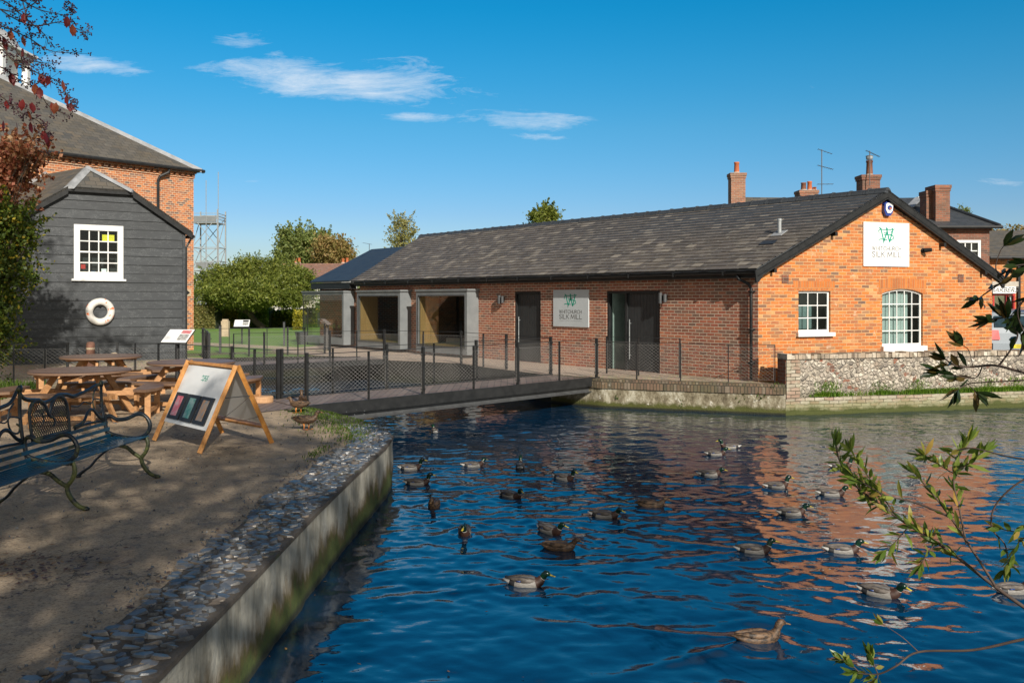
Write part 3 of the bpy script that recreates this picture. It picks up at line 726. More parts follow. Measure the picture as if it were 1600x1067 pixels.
while u < FL:
    d = U(.07, .12); FW.box(mb, u, u+d-.008, -.34, .045+U(-.01, .012), .555, .655+U(-.02, .02)); u += d
def flint_cope():
    N = NT('cope_stones'); v = N.obj()
    col = N.ramp(N.island(), [(0, (.16, .12, .09)), (.4, (.42, .35, .27)), (.7, (.6, .54, .45)), (1, (.3, .22, .15))])
    col = N.mix(N.mr(N.noise(v, 8, 4), .5, .62, 0, .6), col, (.10, .085, .05))
    M['cope'] = N.done(N.bsdf(col, .9, N.bump(N.noise(v, 30, 4), .7, .02)))
flint_cope(); mb.build('coping', M['cope'], fw)
mb = MB(); FW.box(mb, .0, FL, -.33, -.012, -.3, .56); mb.build('wall_core', M['brick_dark'], fw)

def blades(name, spots, mat, h, w, parent=None, lean=.5):
    n = len(spots); P = np.array([tuple(s) for s in spots]); a = rng.uniform(0, 6.28, n); hh = h*rng.uniform(.5, 1.3, n); ll = lean*rng.uniform(0, 1, n)
    d = np.stack([np.cos(a), np.sin(a), 0*a], 1); s = np.stack([-np.sin(a), np.cos(a), 0*a], 1)*w
    up = np.array([0, 0, 1.]); p0 = P-s; p1 = P+s
    mid = P+up*(hh*.6)[:, None]+d*(ll*hh*.35)[:, None]; tip = P+up*(hh)[:, None]*(1-ll*.3)[:, None]+d*(ll*hh*.95)[:, None]
    V = np.stack([p0, p1, mid+s*.8, tip+s*.1, tip-s*.1, mid-s*.8], 1).reshape(-1, 3); b = np.arange(n)*6
    Fc = np.concatenate([np.stack([b, b+1, b+2, b+5], 1), np.stack([b+5, b+2, b+3, b+4], 1)])
    return mk(name, V, Fc, mat, parent)
sp = []
for _ in range(26000):
    u = U(1.0, 14) if random.random() < .8 else U(1, FL); dens = .1 if u < 1.6 else (.25 if u < 3 else 1.0)
    if math.sin(u*2.3)+math.sin(u*5.1+1) < -.6 and u < 4.2: dens *= .2
    if random.random() < dens: sp.append(FW.P(u, U(-.01, .085), -.28+U(0, .03)))
for _ in range(2500):
    u = random.choice((.9, 1.1, 2.4, 3.3, 5.2, 6.0))+random.gauss(0, .15); sp.append(FW.P(u, .02, U(-.3, .0) if random.random() < .3 else -.27))
g = blades('grass', sp, M['grass_blade'], .105, .005, lean=.8); tag(g, 'bright green grass tufts on the ledge of the flint wall', 'grass', kind='stuff')
sp = []
for cx, cy, sx, sy, n in ((-2.35, 13.35, .22, .5, 900), (-2.9, 14.6, .25, .45, 1100), (-3.3, 15.3, .2, .2, 500), (-2.1, 12.4, .1, .25, 400), (-2.35, 11.2, .05, .3, 120)):
    for _ in range(n):
        x, yy = random.gauss(cx, sx), random.gauss(cy, sy)
        if x < edge_x(min(yy, 15.5))-.05 or yy > 12: sp.append((min(x, edge_x(min(yy, 15.55))-.05), min(yy, 15.55), .0))
g = blades('moss', sp, M['moss_blade'], .035, .006); tag(g, 'low moss and weeds on the rounded bank corner', 'moss', kind='stuff')
sp = [(-12.2+U(0, 2.8), 16.3+U(0, 2.6), 0) for _ in range(4500)]
g = blades('ground_cover', sp, M['moss_blade'], .22, .012, lean=1.0); tag(g, 'dark green ground cover behind the left picnic table', 'ground cover', kind='stuff')
# leaf litter
def litter(name, pts, size):
    n = len(pts); P = np.array(pts); a = rng.uniform(0, 6.28, n); s = size*rng.uniform(.6, 1.3, n)
    d = np.stack([np.cos(a), np.sin(a), rng.uniform(-.2, .2, n)], 1)*s[:, None]; e = np.stack([-np.sin(a), np.cos(a), rng.uniform(-.25, .25, n)], 1)*(s*.5)[:, None]
    P[:, 2] += .006+np.abs(d[:, 2])+np.abs(e[:, 2])
    V = np.stack([P-d, P+e, P+d, P-e], 1).reshape(-1, 3); return mk(name, V, np.arange(n*4).reshape(-1, 4), M['litter'])
pts = [(U(-7, -2.1), U(4.2, 15), 0) for _ in range(230)]+[(-3.35+random.gauss(0, .35), 6.3+random.gauss(0, .22), 0) for _ in range(260)]+[(U(-12, -5), U(13, 19), 0) for _ in range(160)]+[(-2.3+random.gauss(0, .06), U(4, 12), 0) for _ in range(120)]
peb = MB()
for _ in range(900):
    x, yy = (U(-7.5, -2.25), U(4.2, 15.5)) if random.random() < .7 else (edge_x(min(13.5, max(4, (q_ := U(4, 13)))))-.55-abs(random.gauss(0, .12)), q_)
    cobble(peb, x, yy, U(.005, .014), U(.004, .010))
tag(peb.build('pebbles', M['cobble_flint']), 'small loose pebbles scattered over the bank path', 'pebbles', kind='stuff')
fl = []
while len(fl) < 170:
    x, yy = U(-1.5, 11), U(5.5, 20)
    if random.random() < .5: x = edge_x(min(yy, 13.2))+abs(random.gauss(.1, .25)) if yy < 13.2 else x
    fl.append((x, yy, WZ+.004))
tag(litter('floating_leaves', fl, .016), 'small brown leaves floating on the pond', 'floating leaves', kind='stuff')
sp = []
for cx, cz in ((5.55, -.25), (5.2, -.3), (4.0, -.45), (2.6, -.4), (5.8, -.1)):
    for _ in range(160): sp.append((cx+random.gauss(0, .10), 20.0+(5.6-cx)*.38-.06+U(0, .05), cz+random.gauss(0, .06)))
tag(blades('wall_plants', sp, M['moss_blade'], .06, .012, lean=1.0), 'small green plants rooted in the low terrace wall', 'wall plants', kind='stuff')
tag(litter('fallen_leaves', pts, .022), 'scattered brown leaf litter on the bank path', 'fallen leaves', kind='stuff')
# ---------------------------------------------------------------- the brick museum shop building
S = Fr((.076, 27.56), (.62, -.785), (-.785, -.62)); TA = 8.764
A = S.P(TA, 0, 0); G = Fr((A.x, A.y), (.93, .368), (.368, -.93)); GW = 7.07
B = G.P(GW, 0, 0); d_ = S.d
bl = thing('brick_building', 'long brick building by the water with slate roof, zinc bay windows and orange gable end', 'building', (A.x, A.y, 0))
mb = MB()
BW = [(-4.74, -1.81), (-8.81, -5.76), (-13.38, -9.84)]
ops = [(0, 1.21, .0, 2.07), (3.92, 5.81, .0, 2.06)]+[(a+.12, b-.12, .35, 1.98) for a, b in BW[:2]]
wall(mb, S, -9.4, TA, -.6, 2.6, ops, .16)
wall(mb, Fr((B.x, B.y), (-.62, .785), (.785, .62)), 0, 20, -.6, 2.55, [])
mb.build('side_wall', M['brick_red'], bl)
def gtop(u): return 2.46+(4.2-2.46)*(u/3.56 if u < 3.56 else (GW-u)/(GW-3.56))
gtop.cuts = (3.56,)
def arch(u): c = (3.54+4.80)/2; return 2.09-.11*((u-c)/.63)**2
mb = MB(); wall(mb, G, 0, GW, -.6, gtop, [(1.10, 2.01, 1.02, 2.03), (3.54, 4.80, .66, arch)], .10)
mb.build('gable_wall', M['brick_orange'], bl)
# the band of bleached bricks at the corner and soldier arches
mb = MB(); mb.extr([G.P(.98, .003, 2.035), G.P(2.12, .003, 2.035), G.P(2.15, .003, 2.26), G.P(.95, .003, 2.26)], G.n*-.02)
mb.build('brick_arch', M['brick_soldier'], bl); mb = MB(); n = 10; lo = []; hi = []
for i in range(n+1):
    u = 3.44+(4.90-3.44)*i/n; lo.append(G.P(u, .003, arch(min(max(u, 3.54), 4.80))+.006)); hi.append(G.P(u, .003, 2.34-.03*((u-4.17)/.7)**2))
for i in range(n): mb.quad(lo[i], lo[i+1], hi[i+1], hi[i])
mb.build('brick_arch', M['brick_soldier'], bl)
# interior: floor, partition
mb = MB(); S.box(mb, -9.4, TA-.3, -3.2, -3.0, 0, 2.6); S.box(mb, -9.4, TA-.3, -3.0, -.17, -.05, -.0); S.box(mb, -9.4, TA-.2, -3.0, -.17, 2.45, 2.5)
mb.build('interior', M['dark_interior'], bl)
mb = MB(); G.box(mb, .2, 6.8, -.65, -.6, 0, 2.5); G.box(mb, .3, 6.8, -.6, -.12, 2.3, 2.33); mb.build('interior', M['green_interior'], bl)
# roof
zE = 2.52; zR = 4.42; pk = G.P(3.56, 0, 0)
gd, ge = G.n*.17, S.n*.30
E1 = S.P(TA+.20, .30, zE); R1 = pk+G.n*.17+Vector((0, 0, zR)); R0 = pk-d_*20.2+Vector((0, 0, zR)); E0 = S.P(-9.55, .30, zE)
Fr1 = B+Vector((.785, .62, 0))*.3+G.n*.2+Vector((0, 0, zE-.08)); Fr0 = Fr1-d_*20.5
mb = MB(); n_ = slates(mb, E0, E1, R0, R1, sw=.27, sh=.195)
mb.build('roof_slates', M['slates'], bl)
mb = MB(); dn = Vector((0, 0, -.05))
mb.hexa([E0+dn, E1+dn, R1+dn, R0+dn, E0, E1, R1, R0]); mb.hexa([R0+dn, R1+dn, Fr1+dn, Fr0+dn, R0, R1, Fr1, Fr0])
mb.build('roof_deck', M['slate_dark'], bl)
# ridge caps
mb = MB(); L = (R1-R0).length; u = 0.0
rd = (R0-R1).normalized(); sd_ = Vector((rd.y, -rd.x, 0))
while u < L-.1:
    b0 = R1+rd*u+Vector((0, 0, -.03)); b1 = R1+rd*min(u+.47, L)+Vector((0, 0, -.03)); k = U(-.006, .006)
    pr = [(-.17, -.045), (-.10, .05), (-.03, .085+k), (.03, .085+k), (.10, .05), (.17, -.045)]
    mb.loft([[b0+sd_*x+Vector((0, 0, z)) for x, z in pr], [b1+sd_*x+Vector((0, 0, z)) for x, z in pr]])
    mb.loft([[b1-rd*.03+sd_*x*1.06+Vector((0, 0, z*1.1+.008)) for x, z in pr], [b1+rd*.02+sd_*x*1.06+Vector((0, 0, z*1.1+.008)) for x, z in pr]]); u += .485
mb.build('ridge_tiles', M['slate_dark'], bl)
# gutter, fascia, soffit
mb = MB(); S.box(mb, -9.5, TA+.12, .16, .20, zE-.20, zE-.02); S.box(mb, -9.5, TA+.1, .0, .16, zE-.19, zE-.17)
mb.build('fascia', M['black_metal'], bl)
g0, g1 = S.P(-9.6, .26, zE-.075), S.P(TA+.2, .26, zE-.075)
mb = MB(); pr = [(math.cos(a)*.058, math.sin(a)*.058) for a in [math.pi+math.pi*i/8 for i in range(9)]]+[(.050, 0), (-.050, 0)]
mb.loft([[g0+S.n*x+Vector((0, 0, z)) for x, z in pr], [g1+S.n*x+Vector((0, 0, z)) for x, z in pr]])
for k in range(12):
    u = -8.5+k*1.5; S.box(mb, u, u+.03, .19, .33, zE-.14, zE-.06)
mb.build('gutter', M['black_metal'], bl)
# bargeboards
def barge(a, b, n, h=.20, th=.05, curl=0):
    dirv = (b-a).normalized(); up = Vector((0, 0, 1))
    lo = a-up*(h)-dirv*.0; mb = MB()
    pts = [a+up*.02, b+up*.02, b-up*h*.98, a-up*h]
    if curl: pts = [a+up*.0-dirv*.06, b+up*.02, b-up*h, a-up*(h*1.05)+dirv*.18, a-up*(h*1.5)+dirv*.06, a-up*(h*1.45)-dirv*.02]
    mb.extr(pts, n*-th); return mb
gb = G.n*.17
peakz = zR-.01
b1 = barge(E1+Vector((0, 0, -.02)), Vector((R1.x, R1.y, peakz)), G.n, curl=1); b1.build('bargeboard', M['black_metal'], bl)
b2 = barge(Fr1+Vector((0, 0, -.02)), Vector((R1.x, R1.y, peakz)), G.n, curl=1); b2.build('bargeboard', M['black_metal'], bl)
mb = MB(); mb.hexa([E1+Vector((0, 0, -.19)), R1+Vector((0, 0, -.19)), R1-G.n*.17+Vector((0, 0, -.19)), E1-G.n*.17+Vector((0, 0, -.19)), E1+Vector((0, 0, -.16)), R1+Vector((0, 0, -.16)), R1-G.n*.17+Vector((0, 0, -.16)), E1-G.n*.17+Vector((0, 0, -.16))])
mb.hexa([Fr1+Vector((0, 0, -.19)), R1+Vector((0, 0, -.19)), R1-G.n*.17+Vector((0, 0, -.19)), Fr1-G.n*.17+Vector((0, 0, -.19)), Fr1+Vector((0, 0, -.16)), R1+Vector((0, 0, -.16)), R1-G.n*.17+Vector((0, 0, -.16)), Fr1-G.n*.17+Vector((0, 0, -.16))])
mb.build('soffit', M['black_metal'], bl)
# purlin ends poking through
for u, z in ((.35, 2.50), (2.05, 3.36), (5.35, 3.18), (6.7, 2.52)):
    mb = MB(); G.box(mb, u-.035, u+.035, 0, .16, z-.06, z+.03); mb.build('rafter_end', M['black_metal'], bl)
# downpipe
mb = MB(); p = [S.P(TA-.38, .26, zE-.14), S.P(TA-.36, .24, zE-.22), S.P(TA-.18, .10, zE-.34), S.P(TA-.14, .075, zE-.44), S.P(TA-.14, .075, .02)]
mb.tube(p, .036, 10)
for z in (2.0, 1.15, .4): S.box(mb, TA-.2, TA-.08, 0, .12, z, z+.03)
mb.build('downpipe', M['black_metal'], bl, smooth=True)
# air bricks
for u in (.73, 6.02):
    mb = MB(); z = 2.30 if u < 3 else 2.36; G.box(mb, u-.095, u+.095, -.02, .012, z-.1, z+.1)
    for i in range(4):
        for j in range(4): G.box(mb, u-.08+i*.042, u-.052+i*.042, .012, .022, z-.085+j*.044, z-.06+j*.044)
    mb.build('air_brick', M['brick_dark'], bl)
# sash windows
def sash(parent, fr, u0, u1, z0, z1, cols, rows, topf=None, fw_=.045, o=-.06, sill=(.06, .10, .09), mat='white_paint', bar=.022, gl='glass_window', box=0.0, meeting=None):
    mb = MB(); T = topf or (lambda u: z1)
    fr.box(mb, u0, u0+fw_, o-.04, o+box, z0, T(u0)); fr.box(mb, u1-fw_, u1, o-.04, o+box, z0, T(u1)); fr.box(mb, u0+fw_, u1-fw_, o-.04, o+box, z0, z0+fw_*1.3)
    n = 8 if topf else 1
    for i in range(n):
        a = u0+fw_+(u1-u0-2*fw_)*i/n; b = u0+fw_+(u1-u0-2*fw_)*(i+1)/n
        mb.hexa([fr.P(a, o-.04, T(a)-fw_), fr.P(b, o-.04, T(b)-fw_), fr.P(b, o+box, T(b)-fw_), fr.P(a, o+box, T(a)-fw_), fr.P(a, o-.04, T(a)), fr.P(b, o-.04, T(b)), fr.P(b, o+box, T(b)), fr.P(a, o+box, T(a))])
    f = mb.build('window_frame', M[mat], parent)
    mb = MB()
    for i in range(1, cols): u = u0+fw_+(u1-u0-2*fw_)*i/cols; fr.box(mb, u-bar/2, u+bar/2, o-.03, o-.005, z0+fw_, T(u)-fw_)
    for j in range(1, rows):
        z = z0+fw_+(z1-z0-2*fw_)*j/rows; bb = bar*(1.5 if meeting == j else 1)
        fr.box(mb, u0+fw_, u1-fw_, o-.032, o-.007+(.02 if meeting == j else 0), z-bb/2, z+bb/2)
    mb.build('glazing_bars', M[mat], f)
    mb = MB(); k = 8 if topf else 1
    for i in range(k):
        a = u0+fw_+(u1-u0-2*fw_)*i/k; b = u0+fw_+(u1-u0-2*fw_)*(i+1)/k; fr.quad(mb, (a, o-.022, z0+fw_), (b, o-.022, z0+fw_), (b, o-.022, T(b)-fw_), (a, o-.022, T(a)-fw_))
    mb.build('pane', M[gl], f)
    if sill:
        mb = MB(); fr.box(mb, u0-sill[0], u1+sill[0], -.10, sill[1], z0-sill[2], z0); mb.build('sill', M[mat], f)
    return f
sash(bl, G, 1.10, 2.01, 1.08, 2.03, 3, 3, sill=(.07, .09, .09))
sash(bl, G, 3.54, 4.80, .72, 2.09, 5, 4, topf=arch, sill=(.05, .10, .14))
# curtains behind the arched window
mb = MB()
for a, b in ((3.62, 4.5),):
    u = a
    while u < b: mb.extr([G.P(u, -.20, .7), G.P(u+.03, -.18, .7), G.P(u+.06, -.20, .7), G.P(u+.06, -.20, 2.05), G.P(u+.03, -.18, 2.05), G.P(u, -.20, 2.05)][::1], G.n*-.005) if False else mb.quad(G.P(u, -.20, .7), G.P(u+.05, -.17, .7), G.P(u+.05, -.17, 2.0), G.P(u, -.20, 2.0)); mb.quad(G.P(u+.05, -.17, .7), G.P(u+.1, -.20, .7), G.P(u+.1, -.20, 2.0), G.P(u+.05, -.17, 2.0)); u += .1
mb.build('curtain', M['pale_green'], bl)
# doors
def door_set(u0, u1, z1, glass_to=None):
    mb = MB(); S.box(mb, u0+.002, u0+.06, -.15, -.02, 0, z1); S.box(mb, u1-.06, u1-.002, -.15, -.02, 0, z1); S.box(mb, u0+.06, u1-.06, -.15, -.02, z1-.07, z1-.002)
    if glass_to: S.box(mb, glass_to-.03, glass_to+.03, -.15, -.03, 0, z1-.07)
    mb.build('door_frame', M['black_metal'], bl)
    a = glass_to+.03 if glass_to else u0+.06
    mb = MB(); u = a
    while u < u1-.07:
        b = min(u+.11, u1-.06); S.box(mb, u, b-.006, -.12, -.085, .02, z1-.075); u += .11
    d = mb.build('door', M['dark_door'], bl)
    mb = MB(); hu = a+.10
    mb.tube([S.P(hu, -.03, .30), S.P(hu, -.03, 1.32)], .013, 8)
    for z in (.4, 1.22): mb.tube([S.P(hu, -.03, z), S.P(hu, -.09, z)], .009, 6)
    mb.build('handle', M['galvanised'], d)
    if glass_to:
        mb = MB(); S.quad(mb, (u0+.06, -.09, .02), (glass_to-.03, -.09, .02), (glass_to-.03, -.09, z1-.07), (u0+.06, -.09, z1-.07)); mb.build('glass_panel', M['glass'], bl)
        mb = MB(); S.box(mb, u0+.06, glass_to, -1.2, -1.15, 0, z1); S.box(mb, u0+.05, u0+.08, -1.15, -.16, 0, z1); mb.build('interior', M['pale_green'], bl)
        mb = MB(); S.box(mb, u0+.62, u0+.80, -1.14, -1.12, .9, 1.7); mb.build('picture', M['dark_interior'], bl)
        mb = MB(); mb.lathe([(.05, 0), (.07, .12), (.02, .14)], 10, S.P(u0+.4, -.7, 0)); 
        fp = mb.build('flower_pot', M['larch'], bl); mb = MB()
        for k in range(22): c_ = S.P(u0+.4, -.7, .15); e_ = S.P(u0+.4+U(-.16, .16), -.7+U(-.16, .16), .3+U(0, .35)); mb.tube([c_, e_], .004, 4); mb.lathe([(.005, -.03), (.04, 0), (.005, .03)], 6, e_)
        mb.build('flowers', M['red_dim'], fp)
simple('dark_door', (.022, .025, .027), (.03, .033, .035), rough=.45); simple('red_dim', (.22, .02, .03), (.08, .02, .02))
door_set(0, 1.21, 2.07); door_set(3.92, 5.81, 2.06, 4.60)
# bay windows
def bay(a, b, see=False):
    z0, z1, p = .10, 2.13, .45; t = .13
    mb = MB(); S.box(mb, a-.04, b+.06, .0, p+.03, z1-.03, z1+.03)
    S.box(mb, a, b, .002, p, z1-.16, z1-.03); S.box(mb, a, b, .002, p, z0, z0+.22)
    S.box(mb, b-t, b, .002, p, z0+.22, z1-.16)
    if not see: S.box(mb, a, a+t, .002, p, z0+.22, z1-.16)
    else: S.box(mb, a, a+.04, p-.04, p, z0+.22, z1-.16)
    f = mb.build('bay_window', M['zinc'], bl)
    mb = MB(); S.box(mb, a+t, b-t, p-.05, p+.012, z1-.19, z1-.15); S.box(mb, a+t-.03, b-t+.03, p-.05, p+.012, z0+.19, z0+.23); 
    for u in ((a+t-.03, b-t) if not see else (b-t,)): S.box(mb, u, u+.03, p-.05, p+.012, z0+.23, z1-.19)
    mb.build('window_frame', M['steel_grey'], f)
    mb = MB(); S.quad(mb, (a+(t if not see else .02), p-.03, z0+.2), (b-t, p-.03, z0+.2), (b-t, p-.03, z1-.16), (a+(t if not see else .02), p-.03, z1-.16))
    if see: S.quad(mb, (a+.01, 0, z0+.2), (a+.01, p-.03, z0+.2), (a+.01, p-.03, z1-.16), (a+.01, 0, z1-.16))
    mb.build('pane', M['glass_bay'], f)
    if not see:
        mb = MB(); S.box(mb, a+t, a+t+.03, -.35, p-.07, z0+.22, z1-.16); S.box(mb, a+t+.03, b-t, -.6, p-.07, z0+.221, z0+.26); S.box(mb, b-t-.03, b-t, -.9, p-.07, z0+.26, z1-.16); S.box(mb, a+t+.03, b-t-.03, -.25, p-.07, z1-.2, z1-.165)
        mb.build('oak_lining', M['oak'], f)
        mb = MB(); S.box(mb, a+.9, b-.5, -.55, -.15, z0+.26, z0+.46); S.box(mb, a+1.3, b-.9, -.9, -.6, .3, .75); mb.build('bench_seat', M['zinc'], f)
bay(*BW[0]); bay(*BW[1])
# roof outlet and little rooflight
sl_n = (E1-E0).cross(R0-E0).normalized()
if sl_n.z < 0: sl_n = -sl_n
p = rayplane(1218, 366, E0, sl_n)
mb = MB(); mb.lathe([(.045, -.05), (.045, .30), (.055, .31), (.055, .36), (.04, .37)], 14, p); mb.build('roof_vent', M['galvanised'], bl, smooth=False)
ud = d_; vd = sl_n.cross(ud).normalized(); vd = vd if vd.z > 0 else -vd
q = p+sl_n*.03
mb = MB(); mb.hexa([q-ud*.16-vd*.16, q+ud*.16-vd*.16, q+ud*.16+vd*.14, q-ud*.16+vd*.14, q-ud*.15-vd*.15+sl_n*.01, q+ud*.15-vd*.15+sl_n*.01, q+ud*.15+vd*.13+sl_n*.01, q-ud*.15+vd*.13+sl_n*.01]); mb.build('lead_flashing', M['lead'], bl)
q = rayplane(1201, 381, E0, sl_n)+sl_n*.03
mb = MB(); mb.hexa([q-ud*.2-vd*.1, q+ud*.2-vd*.1, q+ud*.2+vd*.1, q-ud*.2+vd*.1]+[k+sl_n*.012 for k in (q-ud*.2-vd*.1, q+ud*.2-vd*.1, q+ud*.2+vd*.1, q-ud*.2+vd*.1)]); mb.build('roof_hatch', M['slate_blue'], bl)

# ------------- signs with the monogram and the mill's name
STR = {'W': ([[(0, 1), (.25, 0), (.5, .95), (.75, 0), (1, 1)]], 1.15), 'H': ([[(0, 0), (0, 1)], [(.7, 0), (.7, 1)], [(0, .5), (.7, .5)]], .7), 'I': ([[(0, 0), (0, 1)]], .0),
 'T': ([[(0, 1), (.7, 1)], [(.35, 0), (.35, 1)]], .7), 'C': ([[(.5+.5*math.cos(a), .5+.5*math.sin(a)) for a in [R(45+i*27) for i in range(11)]]], .85),
 'U': ([[(0, 1), (0, .35)]+[(.35-.35*math.cos(R(i*22.5)), .35-.35*math.sin(R(i*22.5))) for i in range(9)]+[(.7, 1)]], .7),
 'R': ([[(0, 0), (0, 1), (.35, 1), (.55, .92), (.6, .75), (.55, .58), (.35, .5), (0, .5)], [(.3, .5), (.62, 0)]], .62),
 'S': ([[(.52, .86), (.4, .97), (.25, 1), (.08, .93), (.02, .76), (.12, .6), (.42, .44), (.54, .27), (.47, .08), (.28, 0), (.12, .03), (0, .15)]], .55),
 'L': ([[(0, 1), (0, 0), (.5, 0)]], .5), 'K': ([[(0, 0), (0, 1)], [(.55, 1), (0, .45)], [(.15, .6), (.6, 0)]], .6), 'M': ([[(0, 0), (.1, 1), (.45, .15), (.8, 1), (.9, 0)]], .9)}
def strokes(mb, fr, lines, u0, z0, su, sz, w, o):
    for ln in lines:
        for a, b in zip(ln, ln[1:]):
            pa, pb = fr.P(u0+a[0]*su, o, z0+a[1]*sz), fr.P(u0+b[0]*su, o, z0+b[1]*sz)
            t = (pb-pa).normalized(); s = fr.n.cross(t)*w/2; e = t*w*.45
            mb.extr([pa-e-s, pb+e-s, pb+e+s, pa-e+s], fr.n*.0015)
def word(mb, fr, txt, uc, z0, h, wid, w, o, asp=1.):
    gap = .25; tot = 0; pl = []
    for ch in txt:
        if ch == ' ': tot += .28; continue
        pl.append((ch, tot)); tot += STR[ch][1]+gap+(.02 if ch == 'I' else 0)
    tot -= gap; k = wid/tot
    for ch, x in pl: strokes(mb, fr, STR[ch][0], uc-wid/2+x*k, z0, k, h, w, o)
MONO = [[(-.02, 1.0), (.08, .93), (.30, .02), (.36, .12)], [(.30, .02), (.52, .62), (.55, .97)], [(.50, 1.0), (.72, .0), (.78, .04)], [(.74, .0), (.98, .85), (.93, .98)], [(.33, .62), (.50, .60)],
        [(-.04, .62), (-.07, .78), (.04, .88), (.35, .87), (.80, .88), (1.12, .92)], [(.88, .75), (.95, .55), (.85, .48), (.60, .50), (.36, .48)], [(.84, .50), (1.02, .42), (1.05, .24), (.90, .12), (.70, .12)], [(-.06, .12), (.10, .16), (.30, .15), (.55, .12)], [(.27, -.10), (.30, -.05)]]
def sign(name, label, fr, u0, u1, z0, z1, mat):
    t = thing(name, label, 'sign', fr.P((u0+u1)/2, 0, z0))
    mb = MB(); fr.box(mb, u0, u1, .004, .035, z0, z1); mb.build('panel', mat, t)
    W_, H_ = u1-u0, z1-z0; uc = (u0+u1)/2
    mb = MB(); strokes(mb, fr, MONO, uc-.155*W_, z0+.57*H_, .29*W_, .31*H_, .022, .0355); strokes(mb, fr, MONO[:4], uc-.155*W_+.012, z0+.57*H_, .29*W_, .31*H_, .024, .0357); mb.build('monogram', M['logo_green'], t)
    mb = MB(); word(mb, fr, 'WHITCHURCH', uc, z0+.365*H_, .085*H_, .63*W_, .011, .036); word(mb, fr, 'SILK MILL', uc, z0+.215*H_, .115*H_, .63*W_, .0155, .036)
    for k in range(24):
        if k == 11: continue
        u = uc-.31*W_+.62*W_*k/23; fr.box(mb, u, u+.009, .036, .037, z0+.15*H_, z0+.165*H_)
    mb.build('lettering', M['logo_grey'], t); return t
sign('wall_sign', 'grey square sign with green monogram on the shaded side wall between the two doors', S, 1.80, 3.25, 1.08, 2.10, M['sign_grey'])
sign('wall_sign', 'bright white sign with green monogram high on the orange gable', G, 2.95, 4.34, 2.62, 3.66, M['sign_white'])
# wall lamps
def wlamp(t, z, label):
    th_ = thing('wall_lamp', label, 'wall lamp', S.P(t, 0, z), group='cylinder lamps on the side wall')
    mb = MB(); mb.lathe([(.045, -.13), (.05, -.13), (.05, .13), (.045, .13)], 14, S.P(t-.05, .11, z)); mb.lathe([(.04, -.10), (.045, -.10), (.045, .10), (.04, .10)], 14, S.P(t+.09, .10, z)); mb.build('lamp_body', M['steel_grey'], th_)
    mb = MB(); S.box(mb, t-.04, t+.08, 0, .07, z-.06, z+.06); mb.build('bracket', M['black_metal'], th_)
wlamp(-.56, 1.83, 'dark twin cylinder wall lamp between the bay window and the narrow door')
wlamp(5.98, 1.87, 'dark twin cylinder wall lamp right of the wide glazed door')
# alarm box and security light
t = thing('alarm_box', 'white and blue burglar alarm box at the top of the orange gable', 'alarm box', G.P(3.65, 0, 3.8))
mb = MB(); hexp = [(-.13, .12), (-.08, .17), (.10, .17), (.14, .10), (.12, -.08), (.05, -.16), (-.08, -.16), (-.14, -.04)]
mb.extr([G.P(3.66+x, .0, 3.98+z) for x, z in hexp], G.n*.09); mb.build('case', M['alarm_blue'], t)
mb = MB(); mb.extr([G.P(3.67+x*.78, .09, 4.0+z*.72) for x, z in hexp], G.n*.012); mb.build('cover', M['sign_white'], t)
mb = MB(); mb.extr([G.P(3.67+.065*math.cos(a), .103, 4.01+.055*math.sin(a)) for a in [i*math.pi/8 for i in range(16)]], G.n*.01); mb.build('strobe', M['alarm_blue'], t)
mb = MB(); mb.extr([G.P(3.685+.035*math.cos(a), .114, 3.995+.022*math.sin(a)) for a in [i*math.pi/8 for i in range(16)]], G.n*.004); mb.build('badge', M['terracotta'], t)
t = thing('security_light', 'small black security camera right of the white gable sign', 'camera', G.P(4.80, 0, 3.0))
mb = MB(); mb.lathe([(.06, 0), (.06, .05), (.03, .07)], 12, G.P(4.80, 0, 3.02), Matrix.Rotation(R(90), 4, 'X')); mb.build('bracket', M['black_metal'], t)
mb = MB(); mb.tube([G.P(4.78, .08, 3.02), G.P(4.86, .22, 3.03)], [.055, .045], 12); mb.build('camera_head', M['black_metal'], t)

# ---------------------------------------------------------------- modern extension behind
ex = thing('slate_extension', 'modern low extension with smooth blue black slate roof and glass corner bay', 'building', S.P(-9.6, 0, 0))
e0 = S.P(-12.9, .34, 2.55); e1 = S.P(-9.62, .34, 2.55); r1 = pk-d_*20.25+Vector((0, 0, 4.3)); r0 = pk-d_*24.3+Vector((0, 0, 4.05))
r1.z = 4.05
mb = MB(); th_ = Vector((0, 0, -.06)); mb.hexa([e0+th_, e1+th_, r1+th_, r0+th_, e0, e1, r1, r0])
f0 = r0+Vector((.785, .62, 0))*3.4+Vector((0, 0, -1.5)); f1 = r1+Vector((.785, .62, 0))*3.4+Vector((0, 0, -1.5))
mb.hexa([r0+th_, r1+th_, f1+th_, f0+th_, r0, r1, f1, f0]); mb.build('roof', M['slate_blue'], ex)
mb = MB(); S.box(mb, -12.88, -9.64, .02, .30, 2.24, 2.47); mb.build('fascia', M['black_metal'], ex)
mb = MB(); S.box(mb, -12.8, -9.62, -.25, -.05, -.1, 2.24); S.box(mb, -12.6, -11.3, -3, -.3, -.1, 2.2); mb.build('wall', M['brick_red'], ex)
